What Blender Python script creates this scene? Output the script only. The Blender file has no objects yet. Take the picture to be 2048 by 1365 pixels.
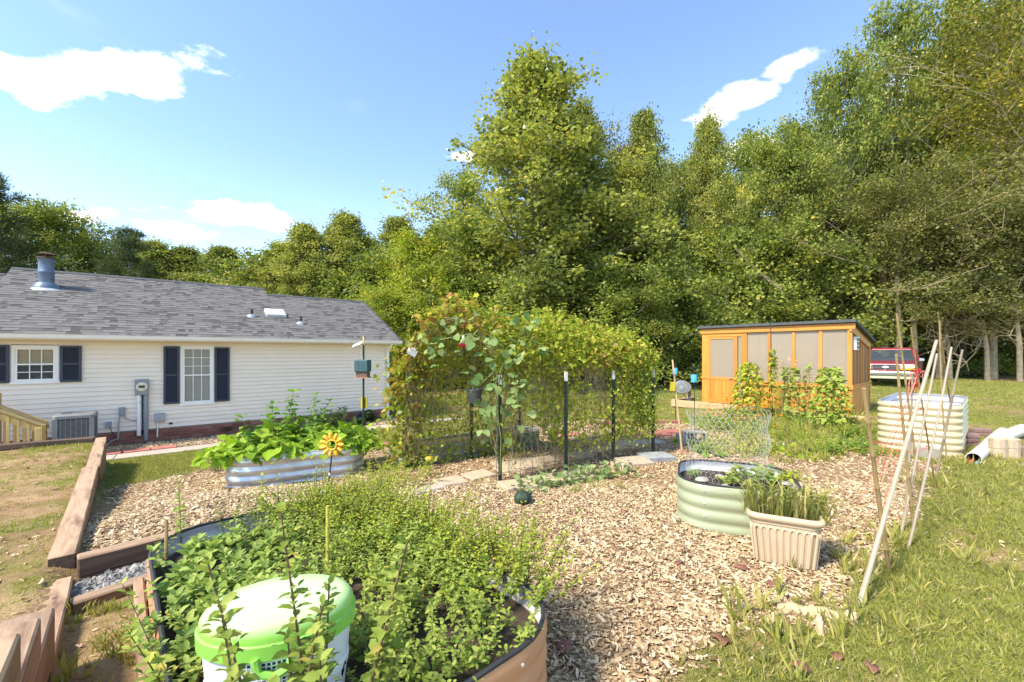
import bpy, math, random
import numpy as np
from mathutils import Vector, Matrix
R = math.radians
random.seed(7); RNG = np.random.default_rng(11)
scene = bpy.context.scene
COL = scene.collection
# ------------------------------------------------------------------ camera
F, H, CX, HY = 850.0, 1.55, 1024.0, 706.0        # focal length and horizon, in pixels of the 2048-wide photograph
cam = bpy.data.cameras.new('camera'); camo = bpy.data.objects.new('camera', cam); COL.objects.link(camo)
cam.sensor_width = 36; cam.lens = 36*F/2048; cam.shift_y = (HY-682.5)/2048
cam.clip_start = .05; cam.clip_end = 2000
camo.location = (0, 0, H); camo.rotation_euler = (R(90), 0, 0)
scene.camera = camo
scene.cycles.max_bounces = 9; scene.cycles.diffuse_bounces = 6; scene.cycles.glossy_bounces = 2; scene.cycles.transmission_bounces = 6; scene.cycles.transparent_max_bounces = 6
# ------------------------------------------------------------------ sky, sun, exposure
SUN_EL, SUN_AZ = 49.0, -128.0                     # azimuth from +Y towards +X: the sun stands to the left, behind the viewer
world = bpy.data.worlds.new('World'); scene.world = world; world.use_nodes = True
wn = world.node_tree; wn.nodes.clear(); WL = wn.links.new
def wmath(op, a, b=None, c=None, clamp=False):
    n = wn.nodes.new('ShaderNodeMath'); n.operation = op; n.use_clamp = clamp
    for i, v in enumerate((a, b, c)):
        if v is None: continue
        if isinstance(v, (int, float)): n.inputs[i].default_value = v
        else: WL(v, n.inputs[i])
    return n.outputs[0]
sky = wn.nodes.new('ShaderNodeTexSky'); sky.sky_type = 'NISHITA'; sky.sun_disc = False
sky.sun_elevation = R(SUN_EL); sky.sun_rotation = R(SUN_AZ); sky.air_density = 1.0; sky.dust_density = .2; sky.ozone_density = 2.0; sky.altitude = 300
tc = wn.nodes.new('ShaderNodeTexCoord'); sx = wn.nodes.new('ShaderNodeSeparateXYZ'); WL(tc.outputs['Generated'], sx.inputs[0])
az = wmath('MULTIPLY', wmath('ARCTAN2', sx.outputs[0], sx.outputs[1]), 57.2958)
el = wmath('MULTIPLY', wmath('ARCSINE', sx.outputs[2]), 57.2958)
nz = wn.nodes.new('ShaderNodeTexNoise'); nz.inputs['Scale'].default_value = 9; nz.inputs['Detail'].default_value = 8; nz.inputs['Roughness'].default_value = .62
mp = wn.nodes.new('ShaderNodeMapping'); mp.inputs['Scale'].default_value = (1, 1, 2.0); WL(tc.outputs['Generated'], mp.inputs[0]); WL(mp.outputs[0], nz.inputs['Vector'])
nz2 = wn.nodes.new('ShaderNodeTexNoise'); nz2.inputs['Scale'].default_value = 2.6; nz2.inputs['Detail'].default_value = 6
mp2 = wn.nodes.new('ShaderNodeMapping'); mp2.inputs['Scale'].default_value = (1, 1, 3.4); WL(tc.outputs['Generated'], mp2.inputs[0]); WL(mp2.outputs[0], nz2.inputs['Vector'])
mask = None
for a, e, ra, re, s in ((-46, 24.4, 10.5, 2.6, 1), (-40, 26.3, 3.6, 2.0, .9), (28.5, 28.0, 3.4, 1.5, 1), (33.0, 29.6, 3.0, 1.3, .9), (25, 26.4, 3.2, 1.7, 1), (29.5, 22.4, 4.6, 1.7, 1),
                        (48, 24.5, 9, 4.5, 1), (-33, 15.2, 6, 1.7, .8), (-29, 16, 2., 1.4, .9), (-38, 12.8, 4, .8, .7), (-46, 12.5, 5, .8, .6), (-6, 24.6, 2.4, .6, .55), (120, 30, 12, 4, 1), (-130, 26, 14, 4, 1), (175, 35, 12, 4, 1), (75, 34, 9, 3, 1), (-85, 30, 10, 3, 1)):
    da = wmath('DIVIDE', wmath('SUBTRACT', az, a), ra); de = wmath('DIVIDE', wmath('SUBTRACT', el, (wmath('ADD', e, wmath('MULTIPLY', wmath('SUBTRACT', az, a), .37)) if a in (-46, -40) else e)), re)
    d = wmath('SUBTRACT', 1.0, wmath('SQRT', wmath('ADD', wmath('MULTIPLY', da, da), wmath('MULTIPLY', de, de))))
    d = wmath('MULTIPLY', wmath('MAXIMUM', d, -1.0), s)
    mask = d if mask is None else wmath('MAXIMUM', mask, d)
cl = wmath('ADD', mask, wmath('MULTIPLY', wmath('SUBTRACT', nz.outputs[0], .5), 2.6))
mr = wn.nodes.new('ShaderNodeMapRange'); mr.interpolation_type = 'SMOOTHSTEP'; mr.inputs[1].default_value = .0; mr.inputs[2].default_value = .5; WL(cl, mr.inputs[0])
wisp = wn.nodes.new('ShaderNodeMapRange'); wisp.interpolation_type = 'SMOOTHSTEP'; wisp.inputs[1].default_value = .60; wisp.inputs[2].default_value = .9; wisp.inputs[4].default_value = .35; WL(nz2.outputs[0], wisp.inputs[0])
haze = wn.nodes.new('ShaderNodeMapRange'); haze.inputs[1].default_value = 22; haze.inputs[2].default_value = 0; haze.inputs[4].default_value = .13; WL(el, haze.inputs[0])
cov = wmath('MAXIMUM', wmath('MAXIMUM', mr.outputs[0], wisp.outputs[0]), haze.outputs[0], clamp=True)
mixc = wn.nodes.new('ShaderNodeMix'); mixc.data_type = 'RGBA'; WL(cov, mixc.inputs[0]); WL(sky.outputs[0], mixc.inputs[6]); cr = wn.nodes.new('ShaderNodeMix'); cr.data_type = 'RGBA'; WL(nz.outputs[0], cr.inputs[0]); cr.inputs[6].default_value = (2.6, 2.8, 3.2, 1); cr.inputs[7].default_value = (8.6, 8.4, 8.1, 1); WL(cr.outputs[2], mixc.inputs[7])
bg = wn.nodes.new('ShaderNodeBackground'); bg.inputs[1].default_value = .125; WL(mixc.outputs[2], bg.inputs[0])
wo = wn.nodes.new('ShaderNodeOutputWorld'); WL(bg.outputs[0], wo.inputs[0])
sun = bpy.data.lights.new('sun', 'SUN'); suno = bpy.data.objects.new('sun', sun); COL.objects.link(suno)
sun.energy = 2.7; sun.angle = R(10); sun.color = (1, .91, .76)
sd = Vector((math.sin(R(SUN_AZ))*math.cos(R(SUN_EL)), math.cos(R(SUN_AZ))*math.cos(R(SUN_EL)), math.sin(R(SUN_EL))))
suno.rotation_euler = sd.to_track_quat('Z', 'Y').to_euler(); suno.location = (-20, -5, 30)
scene.view_settings.view_transform = 'Standard'; scene.view_settings.look = 'None'; scene.view_settings.gamma = 1
scene.view_settings.exposure = 1.6; scene.view_settings.use_curve_mapping = False
# ------------------------------------------------------------------ helpers
def at(px, py, z=0.0):
    Y = F*(H-z)/(py-HY); return Vector(((px-CX)/F*Y, Y, z))
def atY(px, py, Y): return Vector(((px-CX)/F*Y, Y, H+(HY-py)/F*Y))
TH = math.atan(F/1045); CT, ST = math.cos(TH), math.sin(TH)      # the house front runs at this angle
HC = Vector((-248/F*13, 13.0, -.45))                             # its right front corner on the ground
WA = Vector((-2.97, 2.90)); WD = Vector((.672, -.741))            # retaining wall: corner and direction towards the viewer
WN = Vector((.741, .672))
def sstep(a, b, x): t = np.clip((x-a)/(b-a), 0, 1); return t*t*(3-2*t)
def gz(x, y):
    x = np.asarray(x, float); y = np.asarray(y, float)
    t = (x-HC.x)*ST+(HC.y-y)*CT
    z = -.45+.45*np.clip((t-1.2)/6.3, 0, 1)
    side = (x-WA.x)*WN.x+(y-WA.y)*WN.y; along = (x-WA.x)*WD.x+(y-WA.y)*WD.y
    # the chip bed is banked up against the wall corner, the terrace lies left of the wall
    z = z+.17*np.exp(-((x+2.6)**2+(y-3.7)**2)/1.1)*sstep(.12, -.02, along)
    terr = sstep(.0, -.10, side)*sstep(-6.2, -5.6, along)*sstep(5, 3.5, along)
    z = z*(1-terr)+(.10+.02*np.sin(x*1.7)+.015*np.sin(y*2.3+1))*terr
    z = z+.012*np.sin(x*1.9+y*.7)*np.sin(y*1.3-x*.4)*np.clip((t-2.6)/2, 0, 1)
    return z
def g(x, y): return float(gz(x, y))
def ong(px, py):
    z = 0.
    for _ in range(12): p = at(px, py, z); z = .5*z+.5*g(p.x, p.y)
    p = at(px, py, z); p.z = g(p.x, p.y); return p
def inst(o, label=None, cat=None, group=None, kind=None):
    if label: o['label'] = label
    if cat: o['category'] = cat
    if group: o['group'] = group
    if kind: o['kind'] = kind
    return o
def thing(name, label, cat, loc=(0, 0, 0), rz=0., group=None):
    o = bpy.data.objects.new(name, None); COL.objects.link(o); o.empty_display_size = .1
    o.location = loc; o.rotation_euler = (0, 0, rz); o['rz'] = 0
    del o['rz']
    return inst(o, label, cat, group)
def copy_tree(o, loc=None, rz=None, sc=None, label=None, group=None, parent=None):
    c = o.copy(); COL.objects.link(c); c.parent = parent
    if loc is not None: c.location = loc
    if rz is not None: c.rotation_euler = (0, 0, rz)
    if sc is not None: c.scale = sc if hasattr(sc, '__len__') else (sc, sc, sc)
    if label: c['label'] = label
    if group: c['group'] = group
    for ch in list(o.children): copy_tree(ch, parent=c)
    return c
def npmesh(name, V, Fc, rnd=None, smooth=False):
    """V (n,3), Fc (m,k) int faces of one size, rnd (m,) float per face"""
    me = bpy.data.meshes.new(name); V = np.asarray(V, np.float32); Fc = np.asarray(Fc, np.int32); m, k = Fc.shape
    me.vertices.add(len(V)); me.vertices.foreach_set('co', V.ravel())
    me.loops.add(m*k); me.loops.foreach_set('vertex_index', Fc.ravel())
    me.polygons.add(m); me.polygons.foreach_set('loop_start', np.arange(0, m*k, k, dtype=np.int32)); me.polygons.foreach_set('loop_total', np.full(m, k, np.int32))
    if smooth: me.polygons.foreach_set('use_smooth', np.ones(m, bool))
    me.update(calc_edges=True)
    if rnd is not None:
        a = me.attributes.new('rnd', 'FLOAT', 'FACE'); a.data.foreach_set('value', np.asarray(rnd, np.float32))
    return me
def link(name, me, mat, parent=None):
    o = bpy.data.objects.new(name, me); COL.objects.link(o)
    if mat: me.materials.append(mat)
    if parent is not None: o.parent = parent
    return o
class MB:
    """collects shapes; build() links them as one mesh object"""
    def __init__(s): s.v = []; s.f = []; s.r = []; s.cur = None
    def add(s, vs, fs):
        b = len(s.v); s.v += [tuple(v) for v in vs]; s.f += [tuple(i+b for i in f) for f in fs]
        r = random.random() if s.cur is None else s.cur; s.r += [r]*len(fs)
        return s
    def box(s, c, size, ax=None):
        c = Vector(c); ax = ax or (Vector((1, 0, 0)), Vector((0, 1, 0)), Vector((0, 0, 1)))
        h = [size[i]/2 for i in range(3)]; vs = []
        for k in (-1, 1):
            for j in (-1, 1):
                for i in (-1, 1): vs.append(c+ax[0]*(i*h[0])+ax[1]*(j*h[1])+ax[2]*(k*h[2]))
        return s.add(vs, [(0, 2, 3, 1), (4, 5, 7, 6), (0, 1, 5, 4), (2, 6, 7, 3), (0, 4, 6, 2), (1, 3, 7, 5)])
    def b2(s, x0, x1, y0, y1, z0, z1): return s.box(((x0+x1)/2, (y0+y1)/2, (z0+z1)/2), (x1-x0, y1-y0, z1-z0))
    def bar(s, a, b, w, h, up=(0, 0, 1)):
        a, b = Vector(a), Vector(b); d = b-a; L = d.length; x = d/L; y = Vector(up).cross(x)
        if y.length < 1e-4: y = Vector((0, 1, 0)).cross(x)
        y.normalize(); z = x.cross(y); return s.box((a+b)/2, (L, w, h), (x, y, z))
    def tube(s, pts, rad, n=6, cap=True):
        pts = [Vector(p) for p in pts]; m = len(pts)
        if not hasattr(rad, '__len__'): rad = [rad]*m
        vs = []; prev = None
        for i, p in enumerate(pts):
            d = (pts[min(i+1, m-1)]-pts[max(i-1, 0)]); d = d.normalized() if d.length > 1e-9 else Vector((0, 0, 1))
            u = prev-d*prev.dot(d) if prev is not None else (Vector((1, 0, 0)) if abs(d.x) < .8 else Vector((0, 1, 0))).cross(d)
            u.normalize(); prev = u; w = d.cross(u)
            for k in range(n):
                t = 2*math.pi*k/n; vs.append(p+(u*math.cos(t)+w*math.sin(t))*rad[i])
        fs = [(i*n+k, i*n+(k+1) % n, (i+1)*n+(k+1) % n, (i+1)*n+k) for i in range(m-1) for k in range(n)]
        if cap: fs += [tuple(range(n-1, -1, -1)), tuple((m-1)*n+k for k in range(n))]
        return s.add(vs, fs)
    def lathe(s, prof, c=(0, 0, 0), n=24, ex=1., ey=1., cap=True):
        vs = []; m = len(prof)
        for r, z in prof:
            for k in range(n):
                t = 2*math.pi*k/n; vs.append((c[0]+r*ex*math.cos(t), c[1]+r*ey*math.sin(t), c[2]+z))
        fs = [(i*n+k, i*n+(k+1) % n, (i+1)*n+(k+1) % n, (i+1)*n+k) for i in range(m-1) for k in range(n)]
        if cap: fs += [tuple(range(n-1, -1, -1)), tuple((m-1)*n+k for k in range(n))]
        return s.add(vs, fs)
    def prism(s, poly, z0, z1):
        n = len(poly); vs = [(p[0], p[1], z0) for p in poly]+[(p[0], p[1], z1) for p in poly]
        return s.add(vs, [tuple(range(n-1, -1, -1)), tuple(range(n, 2*n))]+[(i, (i+1) % n, n+(i+1) % n, n+i) for i in range(n)])
    def ext(s, poly, a, b):
        """polygon of (u,w) in the plane spanned by given axes: a = (origin, U, W), extruded along b"""
        o, U, W = [Vector(t) for t in a]; b = Vector(b); n = len(poly)
        vs = [o+U*p[0]+W*p[1] for p in poly]+[o+U*p[0]+W*p[1]+b for p in poly]
        return s.add(vs, [tuple(range(n-1, -1, -1)), tuple(range(n, 2*n))]+[(i, (i+1) % n, n+(i+1) % n, n+i) for i in range(n)])
    def build(s, name, mat, parent=None, smooth=False, bevel=0, world=False, seg=1):
        me = bpy.data.meshes.new(name); vs = s.v
        if world and parent is not None:
            inv = (Matrix.Translation(parent.location) @ Matrix.Rotation(parent.rotation_euler.z, 4, 'Z')).inverted() if parent.parent is None else Matrix.Identity(4)
            vs = [inv @ Vector(v) for v in vs]
        me.from_pydata([tuple(v) for v in vs], [], s.f)
        if smooth: me.polygons.foreach_set('use_smooth', np.ones(len(s.f), bool))
        a = me.attributes.new('rnd', 'FLOAT', 'FACE'); a.data.foreach_set('value', np.asarray(s.r, np.float32))
        o = link(name, me, mat, parent)
        if bevel:
            b = o.modifiers.new('bevel', 'BEVEL'); b.width = bevel; b.segments = seg; b.limit_method = 'ANGLE'; b.angle_limit = R(40)
        if smooth and hasattr(me, 'set_sharp_from_angle'): me.set_sharp_from_angle(angle=R(42))
        return o
# leaf templates: x along the leaf, y across, z up; triangles
def tri(vs, fs): return np.array(vs, np.float32), np.array(fs, np.int32)
T_DIA = tri([(0, 0, 0), (.45, .34, .10), (1, 0, -.06), (.45, -.34, .10)], [(0, 2, 1), (0, 3, 2)])
T_OVAL = tri([(0, 0, 0), (.28, .27, .09), (.68, .24, .06), (1, 0, -.12), (.68, -.24, .06), (.28, -.27, .09), (.5, 0, 0)],
             [(0, 6, 1), (1, 6, 2), (2, 6, 3), (3, 6, 4), (4, 6, 5), (5, 6, 0)])
T_HEART = tri([(.06, 0, 0), (-.1, .26, .06), (.16, .5, .10), (.55, .4, .05), (1.02, 0, -.16), (.55, -.4, .05), (.16, -.5, .10), (-.1, -.26, .06), (.45, 0, -.02)],
              [(0, 8, 1), (1, 8, 2), (2, 8, 3), (3, 8, 4), (4, 8, 5), (5, 8, 6), (6, 8, 7), (7, 8, 0)])
T_WAVY = tri([(.04, 0, .02), (-.08, .2, .0), (.1, .42, .07), (.42, .5, -.02), (.62, .34, .06), (.86, .24, -.06), (1.02, 0, -.10), (.86, -.24, -.04), (.62, -.34, .07), (.42, -.5, -.03), (.1, -.42, .06), (-.08, -.2, 0), (.45, 0, -.05)],
              [(0, 12, 1)]+[(i, 12, i+1) for i in range(1, 11)]+[(11, 12, 0)])
T_LOBE = tri([(0, 0, 0), (.05, .42, .05), (.3, .28, .06), (.45, .62, .0), (.66, .26, .05), (1.05, 0, -.1), (.66, -.26, .05), (.45, -.62, 0), (.3, -.28, .06), (.05, -.42, .05), (.42, 0, -.03)],
             [(0, 10, 1), (1, 10, 2), (2, 10, 3), (3, 10, 4), (4, 10, 5), (5, 10, 6), (6, 10, 7), (7, 10, 8), (8, 10, 9), (9, 10, 0)])
T_BLADE = tri([(0, .035, 0), (0, -.035, 0), (.55, .028, .10), (.55, -.028, .10), (1, 0, -.02)], [(0, 1, 3), (0, 3, 2), (2, 3, 4)])
def unit(a): return a/np.maximum(np.linalg.norm(a, axis=1, keepdims=True), 1e-9)
def place(tmpl, pos, axis, nrm, size, rnd):
    tv, tf = tmpl; pos = np.asarray(pos, np.float32); n = len(pos); x = unit(np.asarray(axis, np.float32)); z = np.asarray(nrm, np.float32)
    z = z-x*(x*z).sum(1, keepdims=True); z = unit(z); y = np.cross(z, x); s = np.asarray(size, np.float32).reshape(-1, 1, 1)
    V = pos[:, None, :]+s*(tv[None, :, 0:1]*x[:, None]+tv[None, :, 1:2]*y[:, None]+tv[None, :, 2:3]*z[:, None])
    Fc = tf[None]+(np.arange(n)*len(tv))[:, None, None]
    return V.reshape(-1, 3), Fc.reshape(-1, 3), np.repeat(rnd, len(tf))
class Leaves:
    def __init__(s): s.c = []
    def add(s, tmpl, pos, axis, nrm, size, rnd):
        if len(pos): s.c.append(place(tmpl, pos, axis, nrm, size, rnd))
    def mesh(s, name):
        b = 0; V = []; Fc = []; r = []
        for v, f, q in s.c: V.append(v); Fc.append(f+b); r.append(q); b += len(v)
        return npmesh(name, np.concatenate(V), np.concatenate(Fc), np.concatenate(r))
    def build(s, name, mat, parent=None): return link(name, s.mesh(name), mat, parent)
def rvec(n, up=0.): v = RNG.normal(size=(n, 3)); v[:, 2] += up; return unit(v)
# ------------------------------------------------------------------ materials
def nmat(name):
    m = bpy.data.materials.new(name); m.use_nodes = True; nt = m.node_tree; b = nt.nodes['Principled BSDF']; return m, nt, b
def nd(nt, t, **kw):
    n = nt.nodes.new('ShaderNode'+t)
    for k, v in kw.items():
        if k in ('sock',): continue
        setattr(n, k, v)
    return n
def c4(c): return (c[0], c[1], c[2], 1)
def ramp(nt, cols, pos=None):
    r = nd(nt, 'ValToRGB'); e = r.color_ramp.elements; n = len(cols)
    while len(e) < n: e.new(.5)
    for i, c in enumerate(cols): e[i].position = (pos[i] if pos else i/(n-1)); e[i].color = c4(c)
    return r
def noise(nt, scale, detail=4, rough=.55, vec=None, dist=0.):
    n = nd(nt, 'TexNoise'); n.inputs['Scale'].default_value = scale; n.inputs['Detail'].default_value = detail; n.inputs['Roughness'].default_value = rough; n.inputs['Distortion'].default_value = dist
    if vec is not None: nt.links.new(vec, n.inputs['Vector'])
    return n
def coords(nt, scale=(1, 1, 1), kind='Object'):
    t = nd(nt, 'TexCoord'); m = nd(nt, 'Mapping'); m.inputs['Scale'].default_value = scale; nt.links.new(t.outputs[kind], m.inputs[0]); return m.outputs[0]
def mixc_(nt, f, a, b, mode='MIX'):
    n = nd(nt, 'Mix', data_type='RGBA', blend_type=mode)
    for s, v in ((0, f), (6, a), (7, b)):
        if isinstance(v, (int, float)): n.inputs[s].default_value = v
        elif isinstance(v, tuple): n.inputs[s].default_value = c4(v)
        else: nt.links.new(v, n.inputs[s])
    return n.outputs[2]
def bump(nt, b, h, dist=.01, st=.6):
    n = nd(nt, 'Bump'); n.inputs['Strength'].default_value = st; n.inputs['Distance'].default_value = dist; nt.links.new(h, n.inputs['Height']); nt.links.new(n.outputs[0], b.inputs['Normal'])
def solid(name, col, rough=.55, metal=0., amt=.18, scale=9., bmp=0., bs=40., dirt=None, rnd=0., spec=None):
    m, nt, b = nmat(name); v = coords(nt)
    n = noise(nt, scale, 6, .6, v); lo = tuple(c*(1-amt) for c in col); hi = tuple(min(1, c*(1+amt)) for c in col)
    r = ramp(nt, [lo, hi], [.32, .68]); nt.links.new(n.outputs[0], r.inputs[0]); c = r.outputs[0]
    if rnd:
        a = nd(nt, 'Attribute', attribute_name='rnd'); q = ramp(nt, [(1-rnd,)*3, (1+rnd,)*3]); q.color_ramp.elements[1].color = (1, 1, 1, 1); nt.links.new(a.outputs['Fac'], q.inputs[0]); c = mixc_(nt, 1.0, c, q.outputs[0], 'MULTIPLY')
    if dirt:
        n2 = noise(nt, dirt[1], 6, .7, v); r2 = ramp(nt, [(0, 0, 0), (1, 1, 1)], [dirt[2], dirt[2]+.18]); nt.links.new(n2.outputs[0], r2.inputs[0]); c = mixc_(nt, r2.outputs[0], c, dirt[0])
    nt.links.new(c, b.inputs['Base Color']); b.inputs['Roughness'].default_value = rough; b.inputs['Metallic'].default_value = metal
    if spec is not None: b.inputs['Specular IOR Level'].default_value = spec
    if bmp:
        nb = noise(nt, bs, 5, .6, v); bump(nt, b, nb.outputs[0], bmp)
    return m
def wood(name, c1, c2, axis=0, rough=.7, grain=14., dark=None, bmp=.003):
    m, nt, b = nmat(name); s = [grain]*3; s[axis] = grain*.06
    v = coords(nt, tuple(s)); n = noise(nt, 2.2, 7, .65, v, .6); r = ramp(nt, [c1, c2, tuple(.5*(p+q) for p, q in zip(c1, c2))], [.28, .55, .8]); nt.links.new(n.outputs[0], r.inputs[0]); c = r.outputs[0]
    oi = nd(nt, 'ObjectInfo'); q = ramp(nt, [(.78, .78, .78), (1.12, 1.10, 1.06)]); nt.links.new(oi.outputs['Random'], q.inputs[0]); c = mixc_(nt, 1., c, q.outputs[0], 'MULTIPLY')
    a = nd(nt, 'Attribute', attribute_name='rnd'); q = ramp(nt, [(.86, .86, .86), (1, 1, 1)]); nt.links.new(a.outputs['Fac'], q.inputs[0]); c = mixc_(nt, 1., c, q.outputs[0], 'MULTIPLY')
    if dark:
        v2 = coords(nt, tuple(5. if i != axis else 1.2 for i in range(3))); n2 = noise(nt, 1.6, 5, .6, v2); r2 = ramp(nt, [(0, 0, 0), (1, 1, 1)], [.52, .72]); nt.links.new(n2.outputs[0], r2.inputs[0]); c = mixc_(nt, r2.outputs[0], c, dark)
        # fine drying cracks along the grain
        v3 = coords(nt, tuple(26. if i != axis else .9 for i in range(3))); n3 = noise(nt, 1.0, 2, .5, v3, .8); r3 = ramp(nt, [(1, 1, 1), (0, 0, 0)], [.27, .31]); nt.links.new(n3.outputs[0], r3.inputs[0]); c = mixc_(nt, r3.outputs[0], c, tuple(k*.35 for k in dark))
    nt.links.new(c, b.inputs['Base Color']); b.inputs['Roughness'].default_value = rough; bump(nt, b, n.outputs[0], bmp, .5)
    return m
def leafmat(name, cols, pos=None, trans=.40, rough=.5, vary=.15, gloss=.06):
    m = bpy.data.materials.new(name); m.use_nodes = True; nt = m.node_tree; nt.nodes.clear(); L = nt.links.new
    a = nd(nt, 'Attribute', attribute_name='rnd'); r = ramp(nt, cols, pos); L(a.outputs['Fac'], r.inputs[0])
    oi = nd(nt, 'ObjectInfo'); q = ramp(nt, [(1-vary*.9, 1-vary, 1-vary), (1+vary*1.1, 1+vary*.6, 1.)]); L(oi.outputs['Random'], q.inputs[0]); c = mixc_(nt, 1., r.outputs[0], q.outputs[0], 'MULTIPLY')
    d = nd(nt, 'BsdfDiffuse'); t = nd(nt, 'BsdfTranslucent'); gl = nd(nt, 'BsdfGlossy'); gl.inputs['Roughness'].default_value = rough; L(c, d.inputs[0])
    tcol = mixc_(nt, 1., c, (1.28, 1.3, .6), 'MULTIPLY'); L(tcol, t.inputs[0]); gl.inputs[0].default_value = (.9, .95, 1, 1)
    m1 = nd(nt, 'MixShader'); m1.inputs[0].default_value = trans; L(d.outputs[0], m1.inputs[1]); L(t.outputs[0], m1.inputs[2])
    fr = nd(nt, 'Fresnel'); fr.inputs[0].default_value = 1.38; fm = nd(nt, 'Math', operation='MULTIPLY'); L(fr.outputs[0], fm.inputs[0]); fm.inputs[1].default_value = gloss*2.2
    m2 = nd(nt, 'MixShader'); L(fm.outputs[0], m2.inputs[0]); L(m1.outputs[0], m2.inputs[1]); L(gl.outputs[0], m2.inputs[2])
    o = nd(nt, 'OutputMaterial'); L(m2.outputs[0], o.inputs[0]); return m
def attr_ramp(name, cols, pos=None, rough=.8, bmp=0, sc=60, attr='rnd', inst_rnd=False):
    m, nt, b = nmat(name)
    if inst_rnd: a = nd(nt, 'ObjectInfo'); src = a.outputs['Random']
    else: a = nd(nt, 'Attribute', attribute_name=attr); src = a.outputs['Fac']
    r = ramp(nt, cols, pos); nt.links.new(src, r.inputs[0]); n = noise(nt, sc, 4, .6, coords(nt)); q = ramp(nt, [(.75,)*3, (1.15,)*3], [.3, .7]); nt.links.new(n.outputs[0], q.inputs[0])
    nt.links.new(mixc_(nt, 1., r.outputs[0], q.outputs[0], 'MULTIPLY'), b.inputs['Base Color']); b.inputs['Roughness'].default_value = rough
    if bmp: bump(nt, b, n.outputs[0], bmp)
    return m
M = {}
M['leaf_poplar'] = leafmat('leaf_poplar', [(.11, .15, .045), (.28, .33, .09), (.45, .48, .14), (.52, .46, .12)], [0, .45, .85, 1.])
M['leaf_maple'] = leafmat('leaf_maple', [(.10, .15, .04), (.26, .33, .075), (.43, .46, .10), (.52, .45, .10)], [0, .5, .9, 1.])
M['leaf_gold'] = leafmat('leaf_gold', [(.08, .11, .02), (.19, .20, .03), (.30, .27, .04), (.40, .31, .05)], [0, .4, .8, 1.])
M['leaf_grey'] = leafmat('leaf_grey', [(.09, .12, .035), (.18, .20, .06), (.27, .27, .10), (.32, .28, .12)], [0, .5, .9, 1.])
M['leaf_pine'] = leafmat('leaf_pine', [(.04, .075, .03), (.09, .13, .045), (.15, .18, .06)], None, .15)
M['leaf_dark'] = leafmat('leaf_dark', [(.02, .045, .012), (.05, .085, .02), (.09, .12, .03)], None, .3)
M['leaf_bean'] = leafmat('leaf_bean', [(.13, .25, .025), (.25, .40, .04), (.39, .50, .06), (.50, .50, .08)], [0, .5, .92, 1.], .36)
M['leaf_pepper'] = leafmat('leaf_pepper', [(.05, .14, .02), (.12, .24, .035), (.2, .34, .05)], None, .3)
M['leaf_shrub'] = leafmat('leaf_shrub', [(.02, .05, .015), (.05, .10, .03), (.09, .15, .04)], None, .2)
M['leaf_mint'] = leafmat('leaf_mint', [(.16, .24, .04), (.30, .39, .08), (.45, .51, .13), (.54, .46, .12)], [0, .5, .93, 1.], .36)
M['leaf_oregano'] = leafmat('leaf_oregano', [(.19, .28, .03), (.35, .44, .055), (.50, .54, .09), (.58, .48, .10)], [0, .5, .95, 1.], .38)
M['leaf_berry'] = leafmat('leaf_berry', [(.14, .24, .06), (.28, .39, .10), (.42, .50, .15)], None, .33)
M['leaf_vine'] = leafmat('leaf_vine', [(.17, .25, .03), (.33, .41, .05), (.46, .50, .07), (.54, .48, .10), (.46, .34, .13)], [0, .4, .75, .9, 1.], .42)
M['leaf_dry'] = leafmat('leaf_dry', [(.20, .20, .04), (.38, .30, .06), (.40, .24, .09), (.28, .13, .06)], [0, .4, .75, 1.], .35)
M['leaf_squash'] = leafmat('leaf_squash', [(.10, .19, .06), (.20, .30, .11), (.32, .40, .16)], None, .3)
M['leaf_melon'] = leafmat('leaf_melon', [(.17, .28, .10), (.30, .41, .17), (.42, .52, .24)], None, .4)
M['grass'] = leafmat('grass', [(.16, .19, .035), (.29, .32, .07), (.43, .41, .13), (.56, .46, .25)], [0, .34, .64, 1.], .38, .7, .14)
M['flower_orange'] = leafmat('flower_orange', [(.75, .25, .02), (.85, .40, .03), (.85, .55, .05)], None, .3)
M['flower_pink'] = leafmat('flower_pink', [(.62, .40, .28), (.68, .50, .36)], None, .3)
M['stem_green'] = solid('stem_green', (.16, .22, .05), .6)
M['stem_tan'] = solid('stem_tan', (.36, .28, .13), .7)
M['stem_brown'] = solid('stem_brown', (.14, .08, .045), .7)
M['bark'] = solid('bark', (.16, .13, .10), .9, 0, .4, 6, .02, 20)
M['bark_pale'] = solid('bark_pale', (.36, .29, .20), .9, 0, .35, 5, .02, 18)
M['twig'] = solid('twig', (.36, .29, .19), .9, 0, .3)
M['chip'] = attr_ramp('chip', [(.15, .09, .048), (.37, .25, .13), (.57, .43, .25), (.72, .58, .38)], [0, .22, .62, 1.], .85, inst_rnd=True)
M['chip_dark'] = attr_ramp('chip_dark', [(.09, .05, .028), (.22, .13, .07), (.40, .27, .15)], None, .85, inst_rnd=True)
M['stone_gravel'] = attr_ramp('stone_gravel', [(.12, .12, .12), (.25, .24, .22), (.40, .38, .34)], None, .85, inst_rnd=True)
M['siding'] = solid('siding', (.84, .73, .59), .45, 0, .03, 3, dirt=((.62, .55, .45), 1.2, .66))
M['trim'] = solid('trim', (.84, .80, .73), .45, 0, .03, 4)
M['gutter'] = solid('gutter', (.80, .74, .64), .35, 0, .04, 4)
M['shingle'] = attr_ramp('shingle', [(.065, .061, .058), (.105, .098, .092), (.142, .132, .124), (.165, .154, .144)], [0, .25, .6, 1.], .9, .004, 90)
M['shutter'] = solid('shutter', (.035, .042, .065), .5, 0, .1)
M['brick'] = attr_ramp('brick', [(.18, .065, .045), (.27, .10, .07), (.34, .15, .11)], None, .85, .003, 60)
M['mortar'] = solid('mortar', (.30, .25, .21), .9)
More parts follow.
